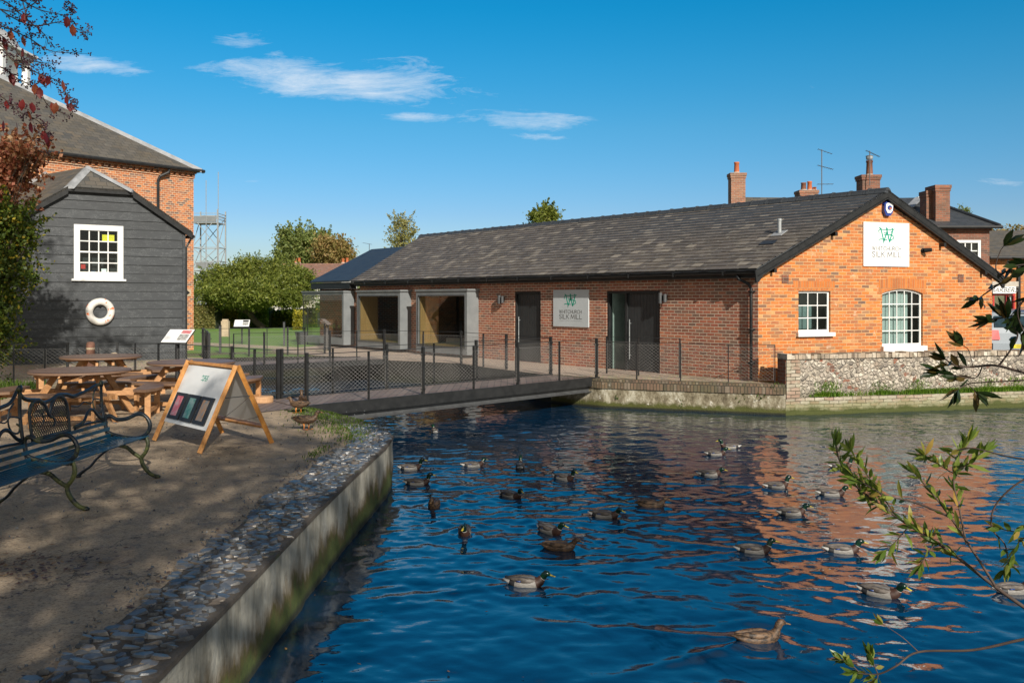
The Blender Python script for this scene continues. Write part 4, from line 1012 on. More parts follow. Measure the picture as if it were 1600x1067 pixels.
# glass corner bay
a, b = BW[2]; z0, z1, p = .10, 2.13, .45
mb = MB(); S.box(mb, a-.04, b+.04, .0, p+.03, z1-.03, z1+.03); S.box(mb, a, b-.13, .002, p, z1-.12, z1-.03); S.box(mb, a, b-.13, .002, p, z0, z0+.26); S.box(mb, b-.13, b, .002, p, z0, z1-.03)
f = mb.build('bay_window', M['zinc'], ex)
mb = MB(); S.quad(mb, (a+.02, p-.02, z0+.26), (b-.13, p-.02, z0+.26), (b-.13, p-.02, z1-.12), (a+.02, p-.02, z1-.12)); S.quad(mb, (a+.01, 0, z0+.26), (a+.01, p-.02, z0+.26), (a+.01, p-.02, z1-.12), (a+.01, 0, z1-.12)); mb.build('pane', M['glass_bay'], f)
mb = MB(); S.box(mb, a, a+.03, p-.05, p-.02, z0+.26, z1-.12); mb.build('window_frame', M['black_metal'], f)

# ---------------------------------------------------------------- black weatherboarded annexe
BR = Vector((-10.17, 28.7, 0)); bd = Vector((-.809, -.588, 0)).normalized(); e_ = Vector((-.788, .616, 0)).normalized()
BF = Fr((BR.x, BR.y), (bd.x, bd.y), (.588, -.809)); BWd = 4.88
ba = thing('weatherboard_annexe', 'black weatherboarded annexe with half hipped slate roof and white sash window', 'building', BR)
def btop(t): return min(5.0, 3.94+.66*t, 3.94+.66*(BWd-t))
wu0, wu1, wz0, wz1 = 1.72, 3.02, 2.45, 4.05
# find the window's place from the picture
def bu(px, z=0):
    r = (px-800)/F; return (BR.x-r*BR.y)/(r*bd.y-bd.x)
wu0, wu1 = bu(192), bu(115)
zof = lambda py, u: CH+(HZ-py)*(BF.P(u, 0, 0).y)/F
wz1 = zof(352, bu(150)); wz0 = zof(436, bu(150))
mb = MB(); z = -.05; row = 0
while z < 5.0:
    h = .265; z1_ = min(z+h, 5.0)
    ta = max(0, (z-3.94)/.66); tb = BWd-ta; ta2 = max(0, (z1_-3.94)/.66); tb2 = BWd-ta2
    zz = [z]+[q for q in (wz0, wz1) if z+.004 < q < z1_-.004]+[z1_+.01]
    jw = random.gauss(0, .003)
    for q0, q1 in zip(zz, zz[1:]):
        f0, f1 = (q0-z)/(z1_+.01-z), (q1-z)/(z1_+.01-z); A0, A1 = ta+(ta2-ta)*f0, ta+(ta2-ta)*f1; B0, B1 = tb+(tb2-tb)*f0, tb+(tb2-tb)*f1
        o0, o1 = .034-.026*f0+jw, .034-.026*f1+jw; mid = (q0+q1)/2
        for a, b, c, d in ([(A0, B0, A1, B1)] if not wz0 < mid < wz1 else [(A0, wu0, A1, wu0), (wu1, B0, wu1, B1)]):
            mb.hexa([BF.P(a, .0, q0), BF.P(b, .0, q0), BF.P(b, o0, q0), BF.P(a, o0, q0), BF.P(c, 0, q1), BF.P(d, 0, q1), BF.P(d, o1, q1), BF.P(c, o1, q1)])
    z += h
mb.build('weatherboards', M['black_boards'], ba)
BL = BF.P(BWd, 0, 0)
mb = MB()
mb.quad(BR, BR+e_*6, BR+e_*6+Vector((0, 0, 3.94)), BR+Vector((0, 0, 3.94))); mb.quad(BL, BL+e_*3, BL+e_*3+Vector((0, 0, 3.94)), BL+Vector((0, 0, 3.94)))
mb.build('side_wall', M['black_boards'], ba)
mb = MB(); BF.box(mb, -.02, .07, .0, .05, -.05, 3.9); mb.build('corner_board', M['black_boards'], ba); mb = MB(); BF.box(mb, BWd-.07, BWd+.02, 0, .05, -.05, 3.9); mb.build('corner_board', M['black_boards'], ba)
bf = sash(ba, BF, wu0, wu1, wz0, wz1, 4, 4, fw_=.16, o=.02, sill=(.07, .10, .06), bar=.03, box=.035, meeting=2, gl='glass')
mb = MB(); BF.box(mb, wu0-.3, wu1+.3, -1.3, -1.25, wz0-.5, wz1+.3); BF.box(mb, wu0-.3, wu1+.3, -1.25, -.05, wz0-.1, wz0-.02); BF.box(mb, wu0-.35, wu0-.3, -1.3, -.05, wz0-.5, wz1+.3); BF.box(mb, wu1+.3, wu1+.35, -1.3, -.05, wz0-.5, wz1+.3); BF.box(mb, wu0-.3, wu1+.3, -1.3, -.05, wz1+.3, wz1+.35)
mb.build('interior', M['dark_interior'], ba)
def inw(px0, px1, py0, py1, o, mat, name, label, cat):
    u0, u1 = bu(px1), bu(px0); uc = (u0+u1)/2; t = thing(name, label, cat, BF.P(uc, o, zof(py1, uc)))
    mb = MB(); BF.box(mb, u0, u1, o-.02, o, zof(py1, uc), zof(py0, uc)); mb.build('board' if cat == 'notice' else 'box', M[mat], t); return t
inw(160, 179, 367, 378, -.03, 'yellow', 'notice', 'yellow notice inside the upper right panes of the annexe window', 'notice')
inw(127, 134, 413, 420, -.05, 'red', 'small_box', 'small red object on the annexe window sill', 'box'); inw(143, 150, 424, 428, -.05, 'blue', 'small_box', 'small blue object on the annexe window sill', 'box'); inw(159, 167, 420, 428, -.05, 'sign_white', 'small_box', 'small white object on the annexe window sill', 'box')
# roof
Hs = .16; ctr = BWd/2; apx = BF.P(ctr, 0, 0)+e_*.72+Vector((0, 0, 5.80)); rb = BF.P(ctr, 0, 0)+e_*3.6+Vector((0, 0, 5.80))
kR = BF.P(1.55, Hs, 5.08); kL = BF.P(BWd-1.55, Hs, 5.08)
eR = BF.P(-.22, Hs, 3.90); eL = BF.P(BWd+.22, Hs, 3.90); eRb = eR+e_*4.2; eLb = eL+e_*3.2
def slab(mb, pts, th=.05): mb.extr([Vector(p)-Vector((0, 0, th)) for p in pts], (0, 0, th))
mb = MB(); slab(mb, [kR, kL, apx]); slab(mb, [kL, eL, eLb, rb, apx]); slab(mb, [eR, kR, apx, rb, eRb]); mb.build('roof_slates', M['slate_far'], ba)
mb = MB()
for a, b in ((kL, apx), (kR, apx)):
    s = (b-a).cross(Vector((0, 0, 1))).normalized(); up = Vector((0, 0, .025))
    mb.hexa([a-s*.17-up*2.5, a+s*.17-up*2.5, b+s*.15-up*2, b-s*.15-up*2, a-s*.04+up*1.2, a+s*.04+up*1.2, b+s*.04+up*1.2, b-s*.04+up*1.2])
mb.build('lead_hip', M['lead'], ba)
mb = MB(); a, b = rb+e_*-.25, eLb+e_*-.25
mb.hexa([a+Vector((0, 0, -.01))-e_*.12, a+e_*.1, b+e_*.1, b-e_*.12, a+Vector((0, 0, .03))-e_*.12, a+e_*.1+Vector((0, 0, .12)), b+e_*.1+Vector((0, 0, .12)), b-e_*.12+Vector((0, 0, .03))]); mb.build('lead_flashing', M['lead'], ba)
mb = MB(); up = Vector((0, 0, 1)); o_ = BF.n*-.06
for a, b in ((kR, kL), (eR, kR), (kL, eL)):
    h = .13 if (a-kR).length < .01 else .20
    mb.extr([a+up*.015, b+up*.015, b-up*h, a-up*h], o_)
mb.build('bargeboard', M['black_metal'], ba)
mb = MB(); mb.tube([eR+Vector((.02, 0, -.12)), eR+e_*3+Vector((.02, 0, -.12))], .05, 8); mb.tube([eR+Vector((-.05, .02, -.15)), eR+Vector((-.16, .05, -.33)), BF.P(-.05, .03, 3.45), BF.P(-.05, .03, .0)], .032, 8); mb.build('gutter', M['black_metal'], ba)
# lifebuoy
lu = bu(155.5); lz = zof(487, lu); c = BF.P(lu, .09, lz)
lb = thing('lifebuoy', 'white lifebuoy with worn orange patches hanging on the black boards', 'lifebuoy', BF.P(lu, 0, lz))
mb = MB(); pts = [c+BF.d*(.30*math.cos(a))+Vector((0, 0, .30*math.sin(a))) for a in [i*math.pi/16 for i in range(32)]]
mb.tube(pts, .105, 12, closed=True)
N = NT('lifebuoy'); v = N.obj(); n = N.noise(v, 3.3, 5, .6)
M['lifebuoy'] = N.done(N.bsdf(N.mix(N.mr(n, .56, .58), (.66, .64, .60), (.75, .16, .03)), .6))
mb.build('ring', M['lifebuoy'], lb, smooth=True)
mb = MB(); mb.box(c+Vector((0, 0, .19)), (.06, .08, .07)); mb.build('hook', M['black_metal'], lb)

# ---------------------------------------------------------------- old mill with hipped roof and cupola
C = Vector((-11.55, 33.55, 0)); m1 = Vector((.616, .788, 0)).normalized(); mn = Vector((-.788, .616, 0)).normalized()
MF = Fr((C.x, C.y), (-m1.x, -m1.y), (-mn.x, -mn.y)); ZE = 6.5
ml = thing('brick_mill', 'tall red brick mill with hipped slate roof and white cupola, behind the black annexe', 'building', C)
mb = MB(); wall(mb, MF, 0, 13, -.1, ZE-.1, [], .1); MB.quad(mb, C, C+mn*11, C+mn*11+Vector((0, 0, ZE)), C+Vector((0, 0, ZE))); mb.build('wall', M['brick_mill'], ml)
mb = MB(); MF.box(mb, -.03, 13, 0, .035, ZE-.30, ZE-.24); MF.box(mb, -.06, 13, 0, .10, ZE-.13, ZE-.04)
u = 0
while u < 12: MF.box(mb, u, u+.11, .03, .09, ZE-.235, ZE-.135); u += .22
mb.build('cornice', M['brick_mill'], ml)
mb = MB(); tp = math.tan(R(33.5)); ov = .22
def mp(u, o): return MF.P(u, o, ZE+.02-(o)*tp)
c0 = MF.P(-ov, ov, ZE); c1 = MF.P(15, ov, ZE); h0 = C+(-m1+mn)*5.3+Vector((0, 0, ZE+(5.3+ov)*tp)); h1 = h0-m1*8
cb = C+mn*(10.6+ov)+m1*ov+Vector((0, 0, ZE))
slab(mb, [c0, h0, h1, c1], .06); slab(mb, [c0, cb, h0], .06); mb.build('roof_slates', M['slate_far'], ml)
mb = MB(); a, b = c0+Vector((0, 0, .0)), h0; s = (b-a).cross(Vector((0, 0, 1))).normalized(); up = Vector((0, 0, .03))
mb.hexa([a-s*.20-up*3, a+s*.20-up*3, b+s*.20-up*3, b-s*.20-up*3, a-s*.06+up*2, a+s*.06+up*2, b+s*.06+up*2, b-s*.06+up*2]); mb.build('lead_hip', M['lead'], ml)
mb = MB(); mb.tube([MF.P(-ov-.05, ov+.05, ZE-.03), MF.P(14, ov+.05, ZE-.03)], .06, 8); mb.build('gutter', M['black_metal'], ml)
mb = MB(); ud_ = 1.45
mb.tube([MF.P(ud_-.35, ov, ZE-.06), MF.P(ud_-.33, ov-.02, ZE-.2), MF.P(ud_-.05, .12, ZE-.36), MF.P(ud_, .08, ZE-.5), MF.P(ud_, .08, 0)], .05, 8); mb.build('downpipe', M['black_metal'], ml)
# cupola
cc = at(-14, 140, 34.6); cc = Vector((cc.x, cc.y, 0)); zb = 9.6
cp = MB(); w_ = 1.0
for sx in (-1, 1):
    for sy in (-1, 1): cp.box((cc.x+sx*w_*.86, cc.y+sy*w_*.86, zb+.75), (.22, .22, 1.5))
cp.box((cc.x, cc.y, zb+.1), (w_*2, w_*2, .5)); cp.box((cc.x, cc.y, zb+1.42), (w_*2+.1, w_*2+.1, .22)); cp.box((cc.x, cc.y, zb+1.55), (w_*2+.35, w_*2+.35, .09)); cp.box((cc.x, cc.y, zb+.7), (1.3, 1.3, 1.4))
cu = cp.build('cupola', M['white_paint'], ml)
mb = MB(); mb.lathe([(1.0, 0), (.98, .15), (.8, .45), (.5, .7), (.15, .85), (.05, 1.1)], 20, (cc.x, cc.y, zb+1.6)); mb.build('dome', M['lead'], cu, smooth=True)
# small arrow plate on the corner
t = thing('direction_plate', 'small cream plate with an arrow on the mill corner', 'sign', MF.P(.35, 0, 1.9))
zz = CH+(HZ-456)*33.3/F
mb = MB(); MF.box(mb, .12, .72, .003, .02, zz-.16, zz+.10); mb.build('plate', M['stone_pale'], t)
mb = MB(); mb.extr([MF.P(.30, .021, zz+.07), MF.P(.16, .021, zz-.03), MF.P(.30, .021, zz-.13)], MF.n*.004); mb.build('arrow', M['black_metal'], t)
# ---------------------------------------------------------------- fences
def fence(name, label, pts, thick=(), h=.9, mesh=True, z0=0., group=None, mh=(.08, .80), tube_r=.014, foot=.0):
    pts = [Vector((p[0], p[1], z0)) for p in pts]
    t = thing(name, label, 'railing', pts[0], group=group)
    for i, p in enumerate(pts):
        a = pts[min(i+1, len(pts)-1)]-pts[max(i-1, 0)]; rz = math.atan2(a.y, a.x); mb = MB()
        if i in thick:
            mb.box((p.x, p.y, z0+h/2+.01-foot/2), (.045, .06, h+.04+foot), rz)
            for dz in (.12, h-.12): mb.box((p.x, p.y, z0+dz), (.02, .13, .02), rz)
        else: mb.box((p.x, p.y, z0+h/2-foot/2), (.018, .05, h+foot), rz)
        mb.build('post', M['black_metal'], t)
    mb = MB()
    for a, b in zip(pts, pts[1:]): mb.bar(a+Vector((0, 0, h)), b+Vector((0, 0, h)), .026, .012)
    mb.build('top_rail', M['black_metal'], t)
    if mesh:
        mb = MB(); r = .0018
        acc = 0
        for i_, (a, b) in enumerate(zip(pts, pts[1:])):
            L = (b-a).length; d = (b-a)/L; H = mh[1]-mh[0]; sl_ = 1.35; sp = .098
            def seg(x0, z0_, x1, z1_, rr=r):
                pa = a+d*x0+Vector((0, 0, mh[0]+z0_)); pb = a+d*x1+Vector((0, 0, mh[0]+z1_)); mb.tube([pa, pb], rr, 3, caps=False)
            for sg in (1, -1):
                x = -H*sl_ if sg > 0 else 0.0
                end = L if sg > 0 else L+H*sl_
                x += (sp-acc) % sp if False else 0
                while x < end:
                    # line from (x,0) with slope
                    xa, za = x, 0.; xb, zb = (x+H*sl_, H) if sg > 0 else (x-H*sl_, H)
                    lo, hi = (xa, za), (xb, zb)
                    def clip(p, q):
                        (x0, y0), (x1, y1) = p, q
                        t0, t1 = 0., 1.
                        dx = x1-x0
                        for lim, s in ((0., 1), (L, -1)):
                            f0 = (x0-lim)*s; f1 = (x1-lim)*s
                            if f0 < 0 and f1 < 0: return None
                            if f0 < 0: t0 = max(t0, f0/(f0-f1))
                            elif f1 < 0: t1 = min(t1, f0/(f0-f1))
                        if t0 >= t1: return None
                        return (x0+dx*t0, y0+(y1-y0)*t0), (x0+dx*t1, y0+(y1-y0)*t1)
                    c = clip(lo, hi)
                    if c: seg(c[0][0], c[0][1], c[1][0], c[1][1])
                    x += sp
            seg(0, 0, L, 0, .003); seg(0, H, L, H, .003)
            if i_ % 2 == 0: seg(.03, 0, .03, H, .0042)
            else: seg(L-.03, 0, L-.03, H, .0042)
        mb.build('wire_mesh', M['wire'], t)
    return t
Z = 0
bankf = [(-10.4, 19.3), (-9.8, 19.4), (-9.35, 19.45), (-8.76, 19.6), (-8.43, 19.75), (-8.07, 19.8), (-7.55, 19.75), (-7.04, 19.4), (-6.24, 18.75), (-5.46, 18.05), (-4.87, 17.5), (-4.30, 17.0)]
fence('railing', 'black wire mesh railing running behind the three picnic tables to the bridge', [(-11.2, 19.25)]+bankf, thick=(3, 5, 10, 12), mesh=True)
def lerp2(a, b, t): return (a[0]+(b[0]-a[0])*t, a[1]+(b[1]-a[1])*t)
N0, N1 = (-3.50, 15.8), (1.98, 21.7); Fa, Fb = (-4.30, 17.0), (.93, 22.5)
def onpx(a, b, px):
    r = (px-800)/F; t = (r*a[1]-a[0])/((b[0]-a[0])-r*(b[1]-a[1])); return lerp2(a, b, t)
NPX = [479, 576, 661, 740, 809, 874, 932]
fence('railing', 'nearest black mesh railing along the near side of the footbridge', [onpx(N0, N1, p) for p in NPX], thick=(0, 2, 4, 6), foot=.16)
fence('railing', 'black mesh railing along the far side of the footbridge', [onpx(Fa, Fb, p) for p in (440, 520, 604, 678, 744, 806, 860)], thick=(0, 2, 4, 6), foot=.12)
# terrace fence after the bridge: px 932 -> 996 -> 1065 -> 1140 -> 1217
tf = [onpx(far[7], far[10], p) for p in (945, 996, 1065, 1140)]+[(5.72, 20.0)]
tf = [(x-.0, y+.12) for x, y in tf]; tf[0] = (N1[0]+.02, N1[1]+.02)
fence('railing', 'black mesh railing on the low wall in front of the wide door', tf, thick=(), mesh=True, h=.85)
wf = [(.95, 22.6), (-.15, 24.35), (-.78, 25.2), (-1.45, 26.4), (-2.6, 27.1), (-3.85, 27.85)]
fence('railing', 'black mesh railing beside the walkway in front of the bay windows', wf, thick=(0, 1, 3, 5))
fence('railing', 'black mesh railing on the near edge of the far footbridge', [(-3.85, 27.95), (-4.6, 27.4), (-5.3, 26.9), (-6.1, 26.35), (-6.9, 25.75), (-7.6, 25.25)], thick=(0, 2, 4), foot=.1)
fence('railing', 'black mesh railing on the left side of the far footbridge', [(-8.15, 24.9), (-8.5, 25.9), (-8.9, 27.0), (-9.3, 28.1), (-9.8, 29.3)], thick=(0, 2, 4))
fence('railing', 'black mesh railing on the far edge of the distant walkway before the lawn', [(-9.8, 29.4), (-9.05, 29.6), (-8.5, 29.9), (-8.0, 30.2), (-7.4, 30.5), (-6.9, 30.8), (-6.4, 31.6), (-6.6, 33.2), (-7.2, 35.5)], thick=(0, 2, 4, 6))
# wires for door ramp: short rail by the narrow door
fence('railing', 'short black handrail in front of the wide glazed door', [(2.35, 22.95), (3.05, 22.3), (3.95, 21.75)], thick=(), h=.92)
# ---------------------------------------------------------------- footbridges
def bridge(name, label, n0, n1, f1, f0, drop=.17, low=.28):
    t = thing(name, label, 'footbridge', (n0[0], n0[1], 0))
    a, b, c, d = (Vector((*p, 0)) for p in (n0, n1, f1, f0))
    mb = MB(); up = Vector((0, 0, .012)); lo = Vector((0, 0, -.05)); mb.hexa([a+lo, b+lo, c+lo, d+lo, a+up, b+up, c+up, d+up]); mb.build('deck', M['deck_cross'], t)
    for p, q, s in ((a, b, 1), (d, c, -1)):
        dr = (q-p).normalized(); n = Vector((dr.y, -dr.x, 0))*s; mb = MB()
        mb.hexa([p+n*.002+Vector((0, 0, -drop)), q+n*.002+Vector((0, 0, -drop)), q+n*.035+Vector((0, 0, -drop)), p+n*.035+Vector((0, 0, -drop)), p+n*.002+Vector((0, 0, .035)), q+n*.002+Vector((0, 0, .035)), q+n*.035+Vector((0, 0, .035)), p+n*.035+Vector((0, 0, .035))])
        mb.build('edge_beam', M['black_metal'], t); mb = MB()
        p2, q2 = p+dr*.25, q-dr*.1
        z0, z1 = Vector((0, 0, -drop-low+.16)), Vector((0, 0, -drop))
        mb.hexa([p2-n*.10+z0, q2-n*.10+z0, q2-n*.08+z0, p2-n*.08+z0, p2-n*.10+z1, q2-n*.10+z1, q2-n*.08+z1, p2-n*.08+z1])
        z2 = z0-Vector((0, 0, .014)); mb.hexa([p2-n*.16+z2, q2-n*.16+z2, q2+n*.0+z2, p2+n*.0+z2, p2-n*.16+z0, q2-n*.16+z0, q2+n*.0+z0, p2+n*.0+z0])
        mb.build('girder', M['steel_grey'], t)
    return t
units('deck_cross', .14, 6., .008, [(.17, .125, .11), (.20, .15, .13), (.15, .115, .10), (.23, .175, .15)], (.02, .02, .02), rough=.65, stagger='half', grain=(26, 2, 1), wob=.0)
bridge('footbridge', 'main timber footbridge with black steel beams crossing the pond', (-3.6, 15.70), (2.03, 21.62), (1.0, 22.42), (-4.45, 16.9))
bridge('footbridge', 'far low timber footbridge crossing the channel beyond the main bridge', (-7.75, 25.05), (-3.85, 27.98), (-4.8, 29.3), (-8.7, 26.6), drop=.11, low=.16)
# boardwalk threshold on the bank
mb = MB(); mb.hexa([Vector(p) for p in ((-3.62, 15.68, -.004), (-4.47, 16.92, -.004), (-5.6, 15.6, -.004), (-4.75, 14.3, -.004), (-3.62, 15.68, .006), (-4.47, 16.92, .006), (-5.6, 15.6, .006), (-4.75, 14.3, .006))])
o = mb.build('boardwalk', M['deck_cross']); o['kind'] = 'structure'

# ---------------------------------------------------------------- picnic tables
def table_proto(loc, rz, label):
    t = thing('picnic_table', label, 'picnic table', (0, 0, 0), group='round picnic tables on the terrace')
    mb = MB(); n = 48; rr = .74
    prof = [(rr-.012, -.045), (rr, -.035), (rr, -.008), (rr-.012, 0)]
    mb.lathe([(r, z) for r, z in prof], n, (0, 0, .75)); mb.build('tabletop', M['table_planks'], t, local=True)
    mb = MB()
    for k in range(2):
        a = k*math.pi/2
        for s in (-.14, .14): mb.box((-math.sin(a)*s, math.cos(a)*s, .70-.07*k), (1.24, .045, .07), a)
    mb.build('top_rail', M['larch'], t, local=True)
    for k in range(4):
        a = math.pi/4+k*math.pi/2; ca, sa = math.cos(a), math.sin(a)
        mb = MB(); mb.bar((ca*.40, sa*.40, .70), (ca*.92, sa*.92, 0.0), .085, .045, up=(-sa, ca, 0)); mb.build('leg', M['larch'], t, local=True)
    mb = MB()
    for k in range(2):
        a = math.pi/4+k*math.pi/2
        for s in (-.05, .05): mb.box((-math.sin(a)*s, math.cos(a)*s, .36+.01*k), (1.7, .04, .08), a)
    for k in range(4):
        a = k*math.pi/2; 
        for s in (-.26, .26): mb.box((math.cos(a)*.8-math.sin(a)*s, math.sin(a)*.8+math.cos(a)*s, .40), (.72, .04, .07), a)
    mb.build('lower_frame', M['larch'], t, local=True)
    for k in range(4):
        a = k*math.pi/2; mb = MB(); lo = []; n = 12
        for i in range(n+1): b = a-.52+1.04*i/n; lo.append((math.cos(b)*1.22, math.sin(b)*1.22))
        ci, si = math.cos(a), math.sin(a)
        inn = [(ci*.86-si*.50, si*.86+ci*.50), (ci*.86+si*.50, si*.86-ci*.50)]
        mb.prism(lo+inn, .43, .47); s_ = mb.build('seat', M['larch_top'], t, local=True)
        for s in (-.42, .42):
            mb = MB(); mb.box((ci*1.06-si*s, si*1.06+ci*s, .215), (.085, .045, .43), a); mb.build('seat_leg', M['larch'], t, local=True)
        mb = MB(); mb.box((ci*1.06, si*1.06, .12), (.045, .8, .06), a); mb.box((ci*1.06, si*1.06, .395), (.045, .86, .06), a); mb.build('seat_rail', M['larch'], t, local=True)
    t.location = loc; t.rotation_euler.z = rz
    return t
T1 = table_proto((-6.72, 14.4, 0), R(12), 'round picnic table nearest the iron bench, left one of the three')
def dup(o, loc, rz, label):
    c = copy_tree(o); c.location = loc; c.rotation_euler.z = rz; c['label'] = label; return c
dup(T1, (-7.95, 17.9, 0), R(30), 'farthest round picnic table, closest to the black annexe')
dup(T1, (-5.65, 16.3, 0), R(-8), 'round picnic table directly behind the sandwich board')

# ---------------------------------------------------------------- ornate iron bench  (local: x forward, y along)
def bench():
    t = thing('iron_bench', 'ornate dark blue iron bench with heart shaped mesh back and scrolled arms', 'bench', (-3.98, 8.13, 0), R(-2.5))
    ir, le = M['bench_iron'], M['bench_leg']
    def sm(p, n=6):   # catmull
        p = [Vector(q) for q in p]; o = []
        for i in range(len(p)-1):
            a, b, c, d = p[max(i-1, 0)], p[i], p[i+1], p[min(i+2, len(p)-1)]
            for k in range(n):
                s = k/n; o.append(.5*((2*b)+(c-a)*s+(2*a-5*b+4*c-d)*s*s+(3*b-a-3*c+d)*s**3))
        return o+[p[-1]]
    ys = (1.47, 0, -1.47)
    for y in ys:
        sx = .0
        # arm loop
        p = [(-.50, y, .46), (-.53, y, .60), (-.46, y, .635), (-.34, y, .60), (-.18, y, .61), (-.02, y, .655), (.10, y, .64), (.16, y, .56), (.14, y, .47), (.05, y, .42), (-.08, y, .405), (-.26, y, .42), (-.40, y, .44), (-.5, y, .47)]
        mb = MB(); mb.tube(sm(p), .021, 10); mb.build('arm', ir, t, True, True)
        # front leg and rear leg: S curves meeting under the seat
        mb = MB(); p = [(.12, y, .42), (.14, y, .34), (.11, y, .26), (.06, y, .20), (.09, y, .12), (.17, y, .035), (.23, y, .015)]
        mb.tube(sm(p), [.017+.007*math.sin(math.pi*i/36) for i in range(37)], 10)
        mb.tube(sm([(.06, y, .20), (-.05, y, .25), (-.17, y, .31), (-.3, y, .33)]), .019, 10)
        mb.lathe([(.03, 0), (.034, .012), (.012, .03)], 10, (.24, y, 0)); mb.build('leg', le, t, True, True)
        mb = MB(); p = [(-.3, y, .34), (-.42, y, .30), (-.52, y, .20), (-.56, y, .10), (-.66, y, .015)]
        mb.tube(sm(p), .019, 10); mb.lathe([(.03, 0), (.034, .012), (.012, .03)], 10, (-.66, y, 0)); mb.build('leg', ir, t, True, True)
        h = .97 if y else 1.06
        mb = MB(); mb.tube(sm([(-.38, y, .40), (-.49, y, .43), (-.54, y, .55), (-.58, y, .70), (-.60, y, .86), (-.60, y, h)]), .021, 10)
        mb.tube([(-.5, y, .405), (.11, y, .405)], .018, 8); mb.lathe([(.026, -.03), (.034, 0), (.02, .03)], 10, (-.60, y, h)); mb.build('back_post', ir, t, True, True)
    # seat slats
    for i, x in enumerate([.12, .06, 0, -.06, -.12, -.18, -.24, -.30, -.36]):
        z = .425-(.012*math.sin(math.pi*(i/8)))
        mb = MB(); mb.box((x, 0, z), (.030, 3.02, .012)); mb.build('slat', M['bench_slat'], t, local=True)
    for i, (x, z) in enumerate([(-.44, .44), (-.49, .50), (-.52, .56)]):
        mb = MB(); mb.box((x, 0, z), (.012, 3.0, .034)); mb.build('slat', M['bench_slat'], t, local=True)
    # two back panels, each with a wavy open part and a heart
    for y0 in (0.0, -1.47):
        Y = lambda y: y+y0
        def bx(z): return -.545-.06*(z-.6)/.35
        def L(pts): return sm([(bx(z), Y(y), z) for y, z in pts])
        e0 = 1.06 if y0 == 0 else .965; e1 = .965 if y0 == 0 else 1.06
        top = [(1.47, e1), (1.34, .955), (1.18, .925), (1.02, .905), (.90, .895), (.78, .925), (.62, .935), (.50, .905), (.38, .895), (.26, .93), (.14, .945), (.05, .98), (0, e0)]
        mb = MB(); mb.tube(L(top), .019, 8); mb.build('back_rail', ir, t, True, True)
        mb = MB(); mb.tube(L([(1.45, .60), (1.36, .64), (1.26, .72), (1.16, .72), (1.04, .63), (.86, .60)]), .018, 8); mb.tube(L([(1.45, .585), (1.2, .60), (1.04, .60), (.86, .585)]), .013, 8)
        mb.tube(L([(1.45, .80), (1.32, .83), (1.22, .79), (1.1, .82), (.98, .79), (.84, .81)]), .007, 6); mb.tube(L([(1.38, .94), (1.30, .88), (1.27, .78), (1.31, .70), (1.40, .68), (1.43, .73), (1.39, .76)]), .010, 8)
        mb.build('back_scroll', ir, t, True, True)
        cy = .45
        side = [(0, .76), (.02, .80), (.06, .87), (.15, .925), (.25, .91), (.315, .84), (.325, .70), (.315, .575)]
        mb = MB()
        for sg in (1, -1): mb.tube(L([(cy+sg*a_, z) for a_, z in side]), .020, 8)
        mb.tube([(-.535, Y(cy-.315), .585), (-.535, Y(cy+.315), .585)], .015, 8)
        mb.tube(L([(cy, .76), (cy+.06, .735), (cy+.08, .69), (cy+.05, .66)]), .012, 8); mb.tube(L([(cy-.14, .82), (cy-.10, .76), (cy-.12, .70)]), .008, 6)
        hrt = mb.build('heart_frame', ir, t, True, True)
        mb = MB()
        def inside(y, z):
            dy = abs(y-cy)
            if z > .92 or z < .59 or dy > .315: return False
            if z > .76: return ((dy-.165)/.155)**2+((z-.78)/.14)**2 < 1
            return True
        st = .036
        for sg in (1, -1):
            for k in range(-30, 31):
                run = None
                for q in range(0, 45):
                    z = .59+q*.0078; y = cy+k*st+sg*(z-.59)*.9
                    if inside(y, z):
                        if run is None: run = (y, z)
                        last = (y, z)
                    elif run is not None:
                        if last != run: mb.bar((bx(run[1]), Y(run[0]), run[1]), (bx(last[1]), Y(last[0]), last[1]), .007, .006)
                        run = None
                if run is not None and last != run: mb.bar((bx(run[1]), Y(run[0]), run[1]), (bx(last[1]), Y(last[0]), last[1]), .007, .006)
        mb.build('heart_mesh', ir, hrt, local=True)
    def squash(o):
        if o.type == 'MESH':
            for v in o.data.vertices:
                k = .66+.26*max(0, min(1, (.36-v.co.z)/.3))
                if v.co.x < .12: v.co.x = .12+(v.co.x-.12)*k
        for c in o.children: squash(c)
    squash(t)
bench()

